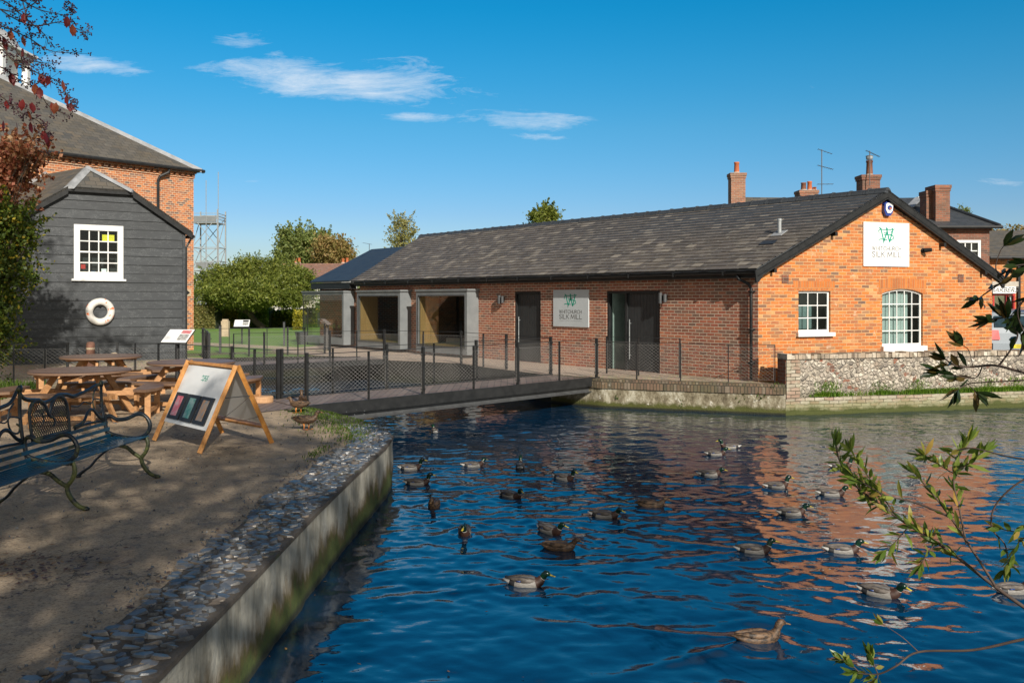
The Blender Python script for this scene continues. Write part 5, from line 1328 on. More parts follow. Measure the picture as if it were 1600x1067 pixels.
# ---------------------------------------------------------------- sandwich board
def aboard():
    fr_, fl = Vector((-3.74, 11.1, 0)), Vector((-4.67, 12.1, 0)); rr_, rl = Vector((-3.10, 11.9, 0)), Vector((-4.02, 12.8, 0))
    tr = (fr_+rr_)/2+Vector((0, 0, 1.02)); tl = (fl+rl)/2+Vector((0, 0, 1.02))
    t = thing('sandwich_board', 'wooden framed white sandwich board with three black leaflet holders', 'sandwich board', (fr_+fl+rr_+rl)/4)
    for name, a, b, ta, tb in (('front_frame', fr_, fl, tr, tl), ('rear_frame', rr_, rl, tr, tl)):
        s = 1 if name == 'front_frame' else -1
        ax = (b-a).normalized(); out = Vector((-ax.y, ax.x, 0))*s*-1
        if out.dot((fr_-rr_)*s) < 0: out = -out
        nrm = ax.cross(ta-a).normalized(); nrm = nrm if nrm.dot(out) > 0 else -nrm
        sh = out*.012
        mb = MB(); mb.bar(a+sh, ta+sh, .055, .03, up=ax.cross(nrm)); m_ = MB
        mb.bar(b+sh, tb+sh, .055, .03, up=ax.cross(nrm))
        def Pn(u, v, o): # u along from a(right) to b(left), v up slope 0..1
            return a.lerp(ta, v)+(b-a)*u+sh+nrm*o
        if s > 0: mb.bar(Pn(.02, .975, .0), Pn(.98, .975, .0), .035, .06, up=nrm)
        else: mb.bar(Pn(.02, .975, .0), Pn(.98, .975, .0), .03, .05, up=nrm); mb.bar(Pn(.02, .22, 0), Pn(.98, .22, 0), .03, .06, up=nrm)
        f = mb.build(name, M['pine_frame'], t)
        mb = MB(); lo = .24 if s > 0 else .27
        q = [Pn(.03, lo, -.006), Pn(.97, lo, -.006), Pn(.97, .95, -.006), Pn(.03, .95, -.006)]
        mb.extr(q, nrm*.008); pnl = mb.build('white_panel', M['sign_white'], f)
        if s > 0:
            for k, colr in enumerate(('leaf_red', 'leaf_green', 'leaf_brown')):
                uc = .83-k*.275 if False else (.80, .52, .24)[k]
                mb = MB(); hw = .125
                q = [Pn(uc-hw, .285, .004), Pn(uc+hw, .285, .004), Pn(uc+hw, .60, .004), Pn(uc-hw, .60, .004)]; mb.extr(q, nrm*.018)
                h = mb.build('leaflet_holder', M['black_metal'], pnl)
                q = [Pn(uc-.06, .325, .0235), Pn(uc+.065, .325, .0235), Pn(uc+.065, .56, .0235), Pn(uc-.06, .56, .0235)]
                t2 = MB().extr(q, nrm*.002).build('leaflet', M[colr], pnl)
            # monogram
            mb = MB(); SF = Fr((0, 0), (1, 0), (0, -1))
            class PF:
                n = nrm
                def P(s_, u, o, z): return Pn(.5-u, z, o)
            pf = PF()
            for ln in MONO:
                for p0, p1 in zip(ln, ln[1:]):
                    pa, pb = pf.P((p0[0]-.5)*.12, .003, .775+p0[1]*.07), pf.P((p1[0]-.5)*.12, .003, .775+p1[1]*.07); tt = (pb-pa).normalized(); s1 = nrm.cross(tt)*.0035
                    mb.extr([pa-s1, pb-s1, pb+s1, pa+s1], nrm*.001)
            mb.build('monogram', M['logo_green'], pnl)
    mb = MB()
    def Q(a, ta, v): return a.lerp(ta, v)
    mb.tube([Q(fr_, tr, .62)+Vector((.02, 0, 0)), Q(rr_, tr, .62)], .006, 6); mb.tube([Q(fl, tl, .62), Q(rl, tl, .62)], .006, 6)
    mb.build('stay', M['steel_grey'], t)
    mb = MB(); p = [Q(fr_, tr, .33).lerp(Q(rr_, tr, .62), k/8)+Vector((0, 0, -.03*math.sin(math.pi*k/8))) for k in range(9)]; mb.tube(p, .003, 5)
    p = [Q(fr_, tr, .33).lerp(Q(rr_, tr, .35), k/8)+Vector((0, 0, -.02*math.sin(math.pi*k/8))) for k in range(9)]; mb.tube(p, .003, 5); mb.build('cord', M['twig'], t)
simple('leaf_red', (.55, .04, .06), (.5, .3, .3), scale=14, rough=.3, stretch=(1, 1, 1.4)); simple('leaf_green', (.03, .24, .16), (.3, .4, .36), scale=14, rough=.3); simple('leaf_brown', (.45, .22, .06), (.22, .22, .2), scale=12, rough=.3)
aboard()

# ---------------------------------------------------------------- small terrace things
def lectern(label, px, py, Y, w_, yaw, h0, tex=True):
    c = at(px, py, Y); t = thing('information_lectern', label, 'information board', (c.x, c.y, 0))
    m = Matrix.Translation(c) @ Matrix.Rotation(yaw, 4, 'Z') @ Matrix.Rotation(R(38), 4, 'X')
    def bx(mb, x0, x1, y0, y1, z0, z1): mb.hexa([m @ Vector(p) for p in ((x0, y0, z0), (x1, y0, z0), (x1, y1, z0), (x0, y1, z0), (x0, y0, z1), (x1, y0, z1), (x1, y1, z1), (x0, y1, z1))])
    mb = MB(); bx(mb, -w_/2, w_/2, -w_*.36, w_*.36, -.02, 0); p = mb.build('panel', M['black_metal'], t)
    mb = MB(); bx(mb, -w_*.485, w_*.485, -w_*.345, w_*.345, .001, .004); mb.build('printed_face', M['sign_white'], p)
    mb = MB(); bx(mb, .05*w_, .42*w_, .12*w_, .30*w_, .0045, .0055); mb.build('picture', M['leaf_red' if tex else 'dark_interior'], p)
    mb = MB(); bx(mb, .05*w_, .42*w_, -.22*w_, .08*w_, .0045, .0055); mb.build('picture', M['photo_grey'], p)
    mb = MB(); mb.box((c.x, c.y, (c.z-.08)/2), (.06, .04, c.z-.08), yaw); mb.box((c.x, c.y, c.z-.07), (.2, .12, .05), yaw); mb.build('post', M['black_metal'], t)
simple('photo_grey', (.12, .12, .12), (.5, .5, .48), scale=30, rough=.4)
lectern('white angled information board on a post in front of the annexe corner', 278, 525, 20.4, .64, R(-14), 0)
lectern('white angled information board standing on the lawn', 378, 505, 38, .62, R(8), 0, False)
t = thing('wooden_bollard', 'weathered reddish wooden post behind the farthest picnic table', 'post', (-8.75, 19.2, 0))
mb = MB(); mb.lathe([(.085, 0), (.085, .90), (.07, .95), (.03, .96)], 12, (-8.75, 19.2, 0)); mb.build('shaft', M['post_wood'], t, True); mb = MB(); mb.lathe([(.088, .8), (.088, .84)], 12, (-8.75, 19.2, 0)); mb.build('band', M['stone_pale'], t)
t = thing('stone_marker', 'small pale stone stump beside the reddish wooden post', 'stone', (-8.15, 18.95, 0))
mb = MB(); mb.lathe([(.16, 0), (.14, .4), (.13, .62), (.09, .72), (.03, .75)], 12, (-8.15, 18.95, 0)); mb.build('block', M['stone_pale'], t, True)
t = thing('stone_marker', 'slim pale stone post on the lawn left of the angled board', 'stone', (-14.1, 45.5, 0))
mb = MB(); mb.box((-14.1, 45.5, .38), (.36, .25, .76)); mb.box((-14.1, 45.5, .80), (.26, .2, .1)); mb.build('block', M['stone_pale'], t)
c = gp(411, 629); t = thing('log_seat', 'low round slice of pale wood between the sandwich board and the bridge', 'log', c)
mb = MB(); mb.lathe([(.17, 0), (.18, .02), (.18, .10), (.17, .115)], 20, c); mb.build('log', M['stump_wood'], t)
c = gp(459, 534); t = thing('planter', 'dark tapered planter on the walkway corner near the glass bay', 'planter', c)
p = at(471, 531, 37.5); mb = MB(); mb.lathe([(.16, 0), (.27, .5), (.29, .52)], 4, (p.x, p.y, .0)); mb.build('tub', M['steel_grey'], t); mb = MB(); mb.box((p.x+.25, p.y, .75), (.04, .04, 1.5)); mb.build('stake', M['black_metal'], t)
for px, yy in ((444, 36.5), (344, 31.5)):
    p = at(px, 500, yy); t = thing('garden_post', 'thin dark post on the lawn edge right of the angled board' if px > 400 else 'thin grey post at the left end of the lawn path', 'post', (p.x, p.y, 0)); mb = MB(); mb.box((p.x, p.y, .46), (.07, .07, .92)); mb.build('shaft', M['steel_grey'], t); mb = MB(); mb.box((p.x, p.y, .94), (.09, .09, .03)); mb.build('cap', M['black_metal'], t)

# ---------------------------------------------------------------- ducks
def duckmats():
    def dm(n, c1, c2, sc_, rough=.6, st=None):
        N = NT(n); v = N.obj(); v = N.scale(v, st) if st else v
        f = N.noise(v, sc_, 4, .7); M[n] = N.done(N.bsdf(N.mix(N.mr(f, .42, .58), c1, c2), rough))
    dm('d_grey', (.23, .22, .205), (.15, .14, .13), 60, st=(.4, 1, 2)); dm('d_back', (.055, .045, .038), (.14, .12, .105), 40, st=(.3, 1, 1)); dm('d_black', (.012, .012, .014), (.02, .02, .022), 30)
    dm('d_white', (.5, .49, .47), (.4, .39, .37), 30); dm('d_breast', (.05, .02, .012), (.035, .015, .01), 30); dm('d_head', (.003, .028, .012), (.004, .014, .016), 12, .25)
    dm('d_bill', (.55, .42, .04), (.45, .36, .04), 20, .4); dm('d_billf', (.28, .15, .05), (.12, .08, .04), 30, .5); dm('d_brown', (.13, .075, .04), (.025, .016, .010), 45, st=(.6, 1, 1.4)); dm('d_brownd', (.15, .09, .05), (.02, .013, .009), 32, st=(.5, 1, 1))
    dm('d_foot', (.65, .22, .03), (.5, .16, .02), 20, .5); dm('d_spec', (.02, .06, .22), (.03, .05, .15), 10, .3); dm('d_eye', (.003, .003, .003), (.003, .003, .003), 1, .1)
duckmats()
def duck(i, loc, yaw, sex, hy, nk, s, label, stand=False):
    t = thing('mallard_duck', label, 'duck', loc, R(yaw), group='mallards on the pond' if not stand else 'brown ducks standing on the bank')
    m = sex == 'm'; s *= .8; n = 14
    raise_ = .03*max(nk, -1.2); z_ = .17*0
    sp = [(-.265, .085, .010, .006), (-.235, .078, .036, .014), (-.19, .062, .058, .032), (-.13, .046, .080, .055), (-.05, .038, .091, .070), (.04, .038, .089, .072), (.105, .048, .076, .066), (.148, .070, .056, .052)]
    hz = raise_
    hz -= .022; nkp = [(.166, .100, .042, .043), (.172, .112+hz*.2, .036, .037), (.1735, .117+hz*.25, .0355, .036), (.182, .142+hz*.7, .034, .036), (.192, .170+hz, .037, .038), (.212, .190+hz, .0395, .037), (.238, .186+hz, .031, .029), (.258, .176+hz, .016, .014)]
    if not m: nkp = [(x, z, a*.97, b*.95) for x, z, a, b in nkp]
    al = sp+nkp; rings = []; nk_n = len(nkp); base = Vector((.165, 0, 0)); h = R(hy)
    for k, (x, z, ry, rz_) in enumerate(al):
        x0, z0 = al[max(k-1, 0)][:2]; x1, z1 = al[min(k+1, len(al)-1)][:2]
        tx, tz = x1-x0, z1-z0; ln = math.hypot(tx, tz); tx /= ln; tz /= ln
        w = 0 if k < 8 else min(1., (k-7)/4); rot = Matrix.Rotation(h*w, 3, 'Z')
        rg = []
        for j in range(n):
            a = 2*math.pi*j/n; p = Vector((x-tz*rz_*math.sin(a), ry*math.cos(a), z+tx*rz_*math.sin(a)))
            p = base+rot @ (p-base); rg.append(p*s)
        rings.append(rg)
    mb = MB(); vs = [v for r in rings for v in r]; b0 = 0
    body = {'m': [2, 2, 3, 0, 0, 0, 4, 4, 4, 2, 5, 5, 5, 5, 5, 5], 'f': [0]*16}[sex]
    for k in range(len(rings)-1):
        for j in range(n): mb.f.append((k*n+j, k*n+(j+1) % n, (k+1)*n+(j+1) % n, (k+1)*n+j)); mb.mi.append(body[k])
    mb.v = [tuple(v) for v in vs]; mb.f += [tuple(range(n-1, -1, -1)), tuple((len(rings)-1)*n+j for j in range(n))]; mb.mi += [body[0], body[-1]]
    mats = [M['d_grey'], M['d_back'], M['d_white'], M['d_black'], M['d_breast'], M['d_head']] if m else [M['d_brown']]
    lift = Matrix.Translation(Vector((0, 0, .13*s))) if stand else Matrix.Identity(4)
    mb.v = [tuple(lift @ Vector(v)) for v in mb.v]
    o = mk('body', mb.v, mb.f, mats, t, True, True, mb.mi)
    def part(name, mb, mat, par=t): mb.v = [tuple(lift @ Vector(v)) for v in mb.v]; return mb.build(name, mat, par, True, True)
    # folded wings
    for sy in (1, -1):
        wr = []
        for x, y, z, ry, rz_ in [(-.235, .018, .098, .004, .003), (-.19, .030, .100, .016, .010), (-.12, .046, .092, .030, .026), (-.04, .054, .082, .036, .038), (.04, .052, .078, .034, .038), (.09, .045, .078, .022, .026), (.115, .040, .078, .006, .008)]:
            wr.append([Vector((x, sy*y+ry*math.cos(2*math.pi*j/10), z+rz_*math.sin(2*math.pi*j/10)))*s for j in range(10)])
        w_ = part('wing', MB().loft(wr), M['d_back'] if m else M['d_brownd'])
        mb = MB(); q = [(-.11, .074, .07), (-.06, .088, .075), (-.06, .087, .09), (-.11, .073, .085)]
        mb.extr([Vector((x, sy*(y+.001), z))*s for x, y, z in q], Vector((0, sy*.002, 0))); part('speculum', mb, M['d_spec'] if m else M['d_brownd'], w_)
    if m:
        mb = MB(); mb.tube([Vector((-.23, 0, .09))*s, Vector((-.235, 0, .112))*s, Vector((-.215, 0, .122))*s], [.008, .006, .002], 6); part('tail_curl', mb, M['d_black'])
    rot = Matrix.Rotation(h, 3, 'Z')
    def hd(p): return (base+rot @ (Vector(p)-base))*s
    br = []
    for x, z, ry, rz_ in [(.248, .180+hz, .016, .016), (.270, .173+hz, .014, .010), (.298, .165+hz, .0155, .006), (.315, .161+hz, .012, .004)]:
        br.append([hd((x, ry*math.cos(2*math.pi*j/8), z+rz_*math.sin(2*math.pi*j/8))) for j in range(8)])
    part('bill', MB().loft(br), M['d_bill'] if m else M['d_billf'])
    for sy in (1, -1):
        mb = MB(); c = hd((.228, sy*.033, .196+hz)); mb.lathe([(.0, -.004*s), (.004*s, -.002*s), (.0045*s, 0), (.004*s, .002*s), (.0, .004*s)], 6, c); part('eye', mb, M['d_eye'])
    if stand:
        for sy in (1, -1):
            mb = MB(); x = .01+.03*sy
            mb.tube([(x-.01, sy*.035*s, .115*s), (x, sy*.035*s, .06*s), (x-.008, sy*.035*s, .008)], [.014, .007, .006], 7)
            mb.extr([Vector((x-.02, sy*.035*s, .003)), Vector((x+.05, sy*.035*s-.03, .003)), Vector((x+.06, sy*.035*s, .003)), Vector((x+.05, sy*.035*s+.03, .003))], Vector((0, 0, .005))); mb.build('leg', M['d_foot'], t, True, True)
    return t
for i, (px, py, yaw, sex, hy, nk, s, label) in enumerate(DUCKS):
    p = dpos[i]; duck(i, (p.x, p.y, WZ-.014), yaw, sex, hy, nk, s*.98, label)
duck(0, gp(478, 671), 5, 'f', 10, .6, 1.0, 'brown duck standing on the bank, facing right in front of the first bridge post', True)
duck(0, gp(467, 645), 165, 'f', -10, 0, 1.0, 'brown duck facing left behind the first bridge post', True)
duck(0, gp(473, 636), 110, 'f', 0, 1.2, 1.0, 'brown duck with its neck up, hindmost of the three on the bank', True)
# ---------------------------------------------------------------- foliage
def leafcloud(name, P, size, mat, parent=None, asp=.55, droop=.0, nbias=None):
    n = len(P); P = np.asarray(P, dtype=float)
    d = rng.normal(size=(n, 3)); d[:, 2] -= droop; d /= np.linalg.norm(d, axis=1)[:, None]
    e = rng.normal(size=(n, 3)); e -= d*(e*d).sum(1)[:, None]; e /= np.linalg.norm(e, axis=1)[:, None]
    nn = np.cross(d, e); s = size*rng.uniform(.6, 1.35, n)[:, None]
    a = P-d*s*.5; b = P+e*s*asp*.5+nn*s*.06; c = P+d*s*.5-nn*s*.05; f = P-e*s*asp*.5+nn*s*.06
    V = np.stack([a, b, c, f], 1).reshape(-1, 3); return mk(name, V, np.arange(n*4).reshape(-1, 4), mat, parent)
def crown_pts(blobs, nclump, per, sig, shell=.55, flat=1.):
    """clumps sit in the outer part of each ellipsoid, leaves gather round clump centres"""
    vol = np.array([b[1][0]*b[1][1]*b[1][2] for b in blobs]); vol = vol**.8/np.sum(vol**.8); out = []
    for k in range(nclump):
        c, r = blobs[rng.choice(len(blobs), p=vol)]; d = rng.normal(size=3); d /= np.linalg.norm(d); rr = shell+(1.04-shell)*rng.random()**.6
        cc = np.array(c)+d*np.array(r)*rr; sg = sig*rng.uniform(.5, 1.4); m = int(per*rng.uniform(.4, 1.6))
        out.append(cc+rng.normal(size=(m, 3))*np.array([sg, sg, sg*flat]))
    return np.concatenate(out)
def limb(mb, a, b, r0, r1, n=5, wig=.08):
    a, b = Vector(a), Vector(b); L = (b-a).length; pts = []; rs = []
    for i in range(n+1):
        t = i/n; p = a.lerp(b, t)+Vector((U(-1, 1), U(-1, 1), U(-.5, .5)))*L*wig*(0 if i in (0,) else 1)*.6; pts.append(p); rs.append(r0+(r1-r0)*t)
    mb.tube(pts, rs, 7); return pts
def tree(name, label, cat, base, blobs, mat, nclump, per, sig, leaf, trunk_r=.2, group=None, trunk_top=None, shell=.5, flat=.8, fill=None, asp=.6, ragged=0, ragl=1.):
    base = Vector(base); t = thing(name, label, cat, base, group=group)
    P = crown_pts(blobs, nclump, per, sig, shell, flat)
    if P[:, 2].min() < base.z+.05: P = P[P[:, 2] > base.z+.05]
    if ragged:
        E = []
        for _ in range(ragged):
            c, r = random.choice(blobs); d = Vector((random.gauss(0, 1), random.gauss(0, 1), random.gauss(.3, 1))).normalized(); b0 = Vector(c)+Vector((d.x*r[0], d.y*r[1], d.z*r[2])); dd = (d+Vector((U(-.6, .6), U(-.3, .3), U(.1, .9)))).normalized()
            L = U(.3, .9)*ragl
            for k in range(26): f = random.random(); E.append(b0+dd*L*f+Vector((random.gauss(0, 1), random.gauss(0, 1), random.gauss(0, 1)))*.10*ragl*(1.1-f))
        P = np.concatenate([P, np.array([tuple(e) for e in E])])
    leafcloud('crown', P, leaf, mat, t, asp)
    mb = MB(); top = Vector(trunk_top) if trunk_top else Vector(blobs[0][0])
    pts = limb(mb, base, top, trunk_r, trunk_r*.35, 6, .04)
    for c, r in blobs:
        for _ in range(4):
            q = pts[random.randint(2, 5)]; e = Vector(c)+Vector((U(-.7, .7)*r[0], U(-.7, .7)*r[1], U(-.3, .8)*r[2]))
            ll = limb(mb, q, e, trunk_r*.3, trunk_r*.07, 5, .07)
            for __ in range(2): limb(mb, ll[3], e+Vector((U(-.4, .4)*r[0], U(-.4, .4)*r[1], U(-.2, .5)*r[2])), trunk_r*.1, trunk_r*.03, 3, .08)
    mb.build('trunk', M['bark'], t, True); return t
def blob(px, py, Y, rx, ry, rd=None):   # ellipsoid by its place in the view, real radius from the distance
    c = at(px, py, Y); k = Y/F; return ((c.x, c.y, c.z), (rx*k, rd or rx*k, ry*k))
# yew beyond the lawn
Yw = 58
tree('yew_tree', 'broad dark green yew tree beyond the lawn, left of the glass bay', 'tree', (at(412, 0, Yw).x, Yw, 0),
     [blob(348, 448, Yw, 34, 28), blob(383, 434, Yw, 38, 30), blob(428, 440, Yw+1, 42, 30), blob(466, 447, Yw, 26, 26), blob(400, 458, Yw-1, 68, 20), blob(338, 460, Yw, 26, 18), blob(450, 464, Yw, 34, 14)], M['yew_leaf'], 760, 110, .24, .17, .22, shell=.45, asp=.38, ragged=260, ragl=1.0)
tree('ash_tree', 'tall loose green tree rising behind the yew and the tiled house', 'tree', (at(475, 0, 98).x, 98, 0),
     [blob(462, 378, 98, 20, 17), blob(490, 385, 98, 30, 18), blob(520, 395, 98, 20, 12), blob(470, 400, 98, 34, 18), blob(505, 405, 98, 25, 12)], M['ash_leaf'], 330, 90, .5, .30, .4, shell=.3, ragged=200, ragl=1.8)
tree('autumn_tree', 'brownish autumn tree at the right of the tall green one behind the tiled house', 'tree', (at(527, 0, 92).x, 92, 0), [blob(527, 398, 92, 17, 13), blob(512, 392, 92, 12, 10)], M['autumn_leaf'], 130, 90, .5, .28, .3, shell=.3, ragged=80, ragl=1.6)
tree('birch_tree', 'thin pale birch top showing above the blue black slate roof', 'tree', (at(630, 0, 62).x, 62, 0), [blob(628, 352, 62, 13, 12), blob(630, 375, 62, 18, 14), blob(630, 400, 62, 20, 18)], M['birch_leaf'], 90, 45, .22, .13, .10, shell=.1, ragged=90, ragl=1.0, trunk_top=at(630, 345, 62))
tree('conifer_tree', 'dark green treetop peeking over the ridge of the long slate roof', 'tree', (at(852, 0, 60).x, 60, 0), [blob(852, 340, 60, 20, 10), blob(853, 332, 60, 11, 9), blob(850, 365, 60, 30, 18)], M['yew_leaf'], 130, 90, .18, .15, .15, shell=.2, ragged=120, ragl=.8, trunk_top=at(852, 340, 60))
tree('small_tree', 'little treetop beyond the right end of the hipped roof', 'tree', (at(1504, 0, 70).x, 70, 0), [blob(1504, 331, 70, 6, 6), blob(1504, 345, 70, 5, 10)], M['ash_leaf'], 20, 50, .15, .14, .08, trunk_top=at(1504, 335, 70))
# hedges
def hedge(label, px0, px1, py, Y, mat, th=1.6, leafs=.11, n=9000):
    a, b = at(px0, py, Y), at(px1, py, Y); h = a.z; t = thing('hedge', label, 'hedge', ((a.x+b.x)/2, Y, 0)); P = []
    for _ in range(n):
        u = random.random(); x = a.x+(b.x-a.x)*u; hh = h*(1+.06*math.sin(x*1.3)+.04*math.sin(x*3.7))
        if random.random() < .7: P.append((x, Y-th/2+random.gauss(0, .09)+.12*math.sin(x*2.1), U(0, hh)))
        else: P.append((x, U(Y-th/2, Y+th/2), hh+random.gauss(0, .06)))
    leafcloud('foliage', P, leafs, mat, t, .7)
    mb = MB(); k = 8; z = []
    for i in range(k): x0 = a.x+(b.x-a.x)*i/k; x1 = a.x+(b.x-a.x)*(i+1)/k; mb.box(((x0+x1)/2, Y+.05, h*.47), (x1-x0-.02, th-.35, h*.9))
    mb.build('branches', M['hedge_core'], t)
simple('hedge_core', (.02, .035, .01), (.03, .04, .015), rough=1)
hedge('olive green rounded hedge at the left, beside the mill corner', 304, 342, 479, 58, M['hedge_olive'], n=6000)
hedge('yellowish leafed stretch of hedge behind the pale stone post', 340, 382, 480, 60, M['hedge_yellow'], n=6000)
hedge('bright green stretch of hedge behind the lawn information board', 378, 425, 481, 60, M['hedge_leaf'], n=7000)
hedge('clipped dark green hedge under the yew, left of the glass bay', 422, 500, 486, 61, M['shrub_leaf'], n=9000)
hedge('small golden leafed bush at the left edge of the glass bay', 462, 476, 490, 56, M['hedge_yellow'], 1.2, n=1500)
hedge('long low hedge behind the extension and the bays', 495, 700, 470, 66, M['hedge_leaf'], n=7000)
# far woods closing the horizon
P = []
for _ in range(26000):
    x = U(-170, 60); hh = 5.5+1.6*math.sin(x*.13)+1.0*math.sin(x*.37+1); P.append((x, 150+random.gauss(0, 3), U(0, hh)))
o = leafcloud('far_woods', P, .9, M['ash_leaf']); tag(o, 'distant line of trees behind the garden', 'woods', kind='stuff')
def hill():
    vs = []; nx, ny = 40, 14
    for i in range(nx+1):
        for j in range(ny+1):
            x = 70+260*i/nx; y = 250+160*j/ny; h = 27*math.exp(-((x-205)/75)**2)*math.sin(math.pi*min(1, j/ny*1.0)) if j < ny else 0
            vs.append((x, y, h-.02))
    fs = [(i*(ny+1)+j, (i+1)*(ny+1)+j, (i+1)*(ny+1)+j+1, i*(ny+1)+j+1) for i in range(nx) for j in range(ny)]
    o = mk('hill', vs, fs, M['ground'], smooth=True); o['kind'] = 'structure'
    P = []
    for _ in range(16000):
        x = U(100, 310); j = U(.1, .6); h = 27*math.exp(-((x-205)/75)**2)*math.sin(math.pi*j); P.append((x, 250+160*j, h+U(0, 4)+1.5*math.sin(x*.3)))
    o = leafcloud('hill_woods', P, 1.3, M['autumn_leaf']); tag(o, 'olive brown wood on the far hill at the right edge', 'woods', kind='stuff')
hill()

# left edge: copper leafed tree above, green shrub below
tree('copper_leaf_tree', 'small tree with coppery red leaves at the left edge in front of the annexe roof', 'tree', (-11.9, 20.6, 0),
     [blob(8, 262, 20.4, 46, 30), blob(35, 240, 20.2, 22, 14), blob(0, 300, 20.4, 40, 26)], M['red_leaf'], 80, 42, .12, .10, .10, shell=.1, trunk_top=at(-20, 300, 20.5), asp=.75, ragged=70, ragl=.8)
tree('green_shrub', 'dense dark green shrub tree at the left edge against the black boards', 'shrub', (-11.5, 20.1, 0),
     [blob(-12, 360, 20, 48, 45, 1.0), blob(0, 420, 20, 40, 50, 1.0), blob(-10, 490, 20, 24, 55, 1.0), blob(-25, 540, 20, 30, 50, 1.0), blob(28, 352, 20, 20, 20, .5)], M['shrub_leaf'], 230, 75, .13, .08, .10, shell=.1, trunk_top=at(-15, 400, 20), asp=.7, ragged=150, ragl=.7)

# ---- twigs with individual leaves
def leaf_mb(mb, p, d, L, w, nup=None):
    d = d.normalized(); s = d.cross(nup or Vector((U(-1, 1), U(-1, 1), U(.2, 1)))).normalized(); n = s.cross(d); c = U(-.15, .25)*L
    pts = [p, p+d*L*.3+s*w*.42+n*c*.3, p+d*L*.62+s*w*.45+n*c*.5, p+d*L+n*c*.2, p+d*L*.62-s*w*.45+n*c*.5, p+d*L*.3-s*w*.42+n*c*.3]
    m1_ = p+d*L*.3+n*(c*.3-.06*w); m2_ = p+d*L*.62+n*(c*.5-.06*w)
    mb.add(pts+[m1_, m2_], ((0, 1, 6), (1, 2, 7, 6), (2, 3, 7), (3, 4, 7), (4, 5, 6, 7), (5, 0, 6)))
def smooth(pts, n=5):
    p = [Vector(q) for q in pts]; o = []
    for i in range(len(p)-1):
        a, b, c, d = p[max(i-1, 0)], p[i], p[i+1], p[min(i+2, len(p)-1)]
        for k in range(n): s = k/n; o.append(.5*((2*b)+(c-a)*s+(2*a-5*b+4*c-d)*s*s+(3*b-a-3*c+d)*s**3))
    return o+[p[-1]]
def branch(name, label, stems, mat, cat='branch', L=.075, W=.024, step=.035, group=None, berries=False, twigmat='twig', wild=.9, extra=None):
    """stems: list of (points[(px,py,Y)], r0, r1, leaf_from(0..1), density)"""
    first = at(*stems[0][0][0]); t = thing(name, label, cat, first, group=group)
    ms = MB(); ml_ = MB(); mbb = MB()
    for pts, r0, r1, lf, dens in stems:
        q = smooth([at(*p) for p in pts], 6); n = len(q); ms.tube(q, [r0+(r1-r0)*i/(n-1) for i in range(n)], 6)
        px0 = pts[0][0]
        if px0 < -35 or px0 > 1630:
            root = at(-900, -420, 7.6) if px0 < 0 else (Vector((4.9, 3.3, -.2)) if pts[0][1] > 640 else Vector((5.2, 3.2, 2.6)))
            dr0 = (q[0]-q[1]).normalized(); mid = q[0]+dr0*(root-q[0]).length*.35
            ms.tube(smooth([q[0], mid, mid.lerp(root, .6)+Vector((0, 0, .1)), root], 5), [r0+(r0*2.2-r0)*k/15 for k in range(16)], 6)
        acc = 0
        for i in range(n-1):
            seg = (q[i+1]-q[i]).length; acc += seg*dens
            if i/(n-1) < lf: acc = 0; continue
            while acc > step:
                acc -= step*U(.6, 1.4); p = q[i].lerp(q[i+1], random.random()); dr = (q[i+1]-q[i]).normalized()
                dd = dr+Vector((U(-1, 1), U(-1, 1), U(-1, 1)))*wild
                if berries:
                    e = p+dd.normalized()*U(.03, .09); ms.tube([p, e], .0012, 4, caps=False)
                    for _ in range(random.randint(2, 5)): c = e+Vector((U(-1, 1), U(-1, 1), U(-1, 1)))*.014; mbb.lathe([(.001, -.006), (.006, -.002), (.006, .003), (.001, .006)], 6, c)
                    if random.random() < .045: leaf_mb(ml_, p, Vector((U(-.4, .4), U(-.4, .4), -1)), L*U(.8, 1.3), W*U(.8, 1.3))
                else: leaf_mb(ml_, p, dd, L*U(.6, 1.25), W*U(.8, 1.2))
        if not berries:
            for _ in range(5): leaf_mb(ml_, q[-1], (q[-1]-q[-2]).normalized()+Vector((U(-1, 1), U(-1, 1), U(-1, 1)))*.6, L*U(.8, 1.2), W)
    if extra:
        for (px, py, Y) in extra: leaf_mb(ml_, at(px, py, Y), Vector((U(-.3, .3), U(-.3, .3), -1)), L*1.1, W*1.1)
    ms.build('stem', M[twigmat], t, True)
    if ml_.v: ml_.build('leaves', mat, t)
    if mbb.v: mbb.build('berries', M['berry'], t, True)
    return t
Yb = 4.6
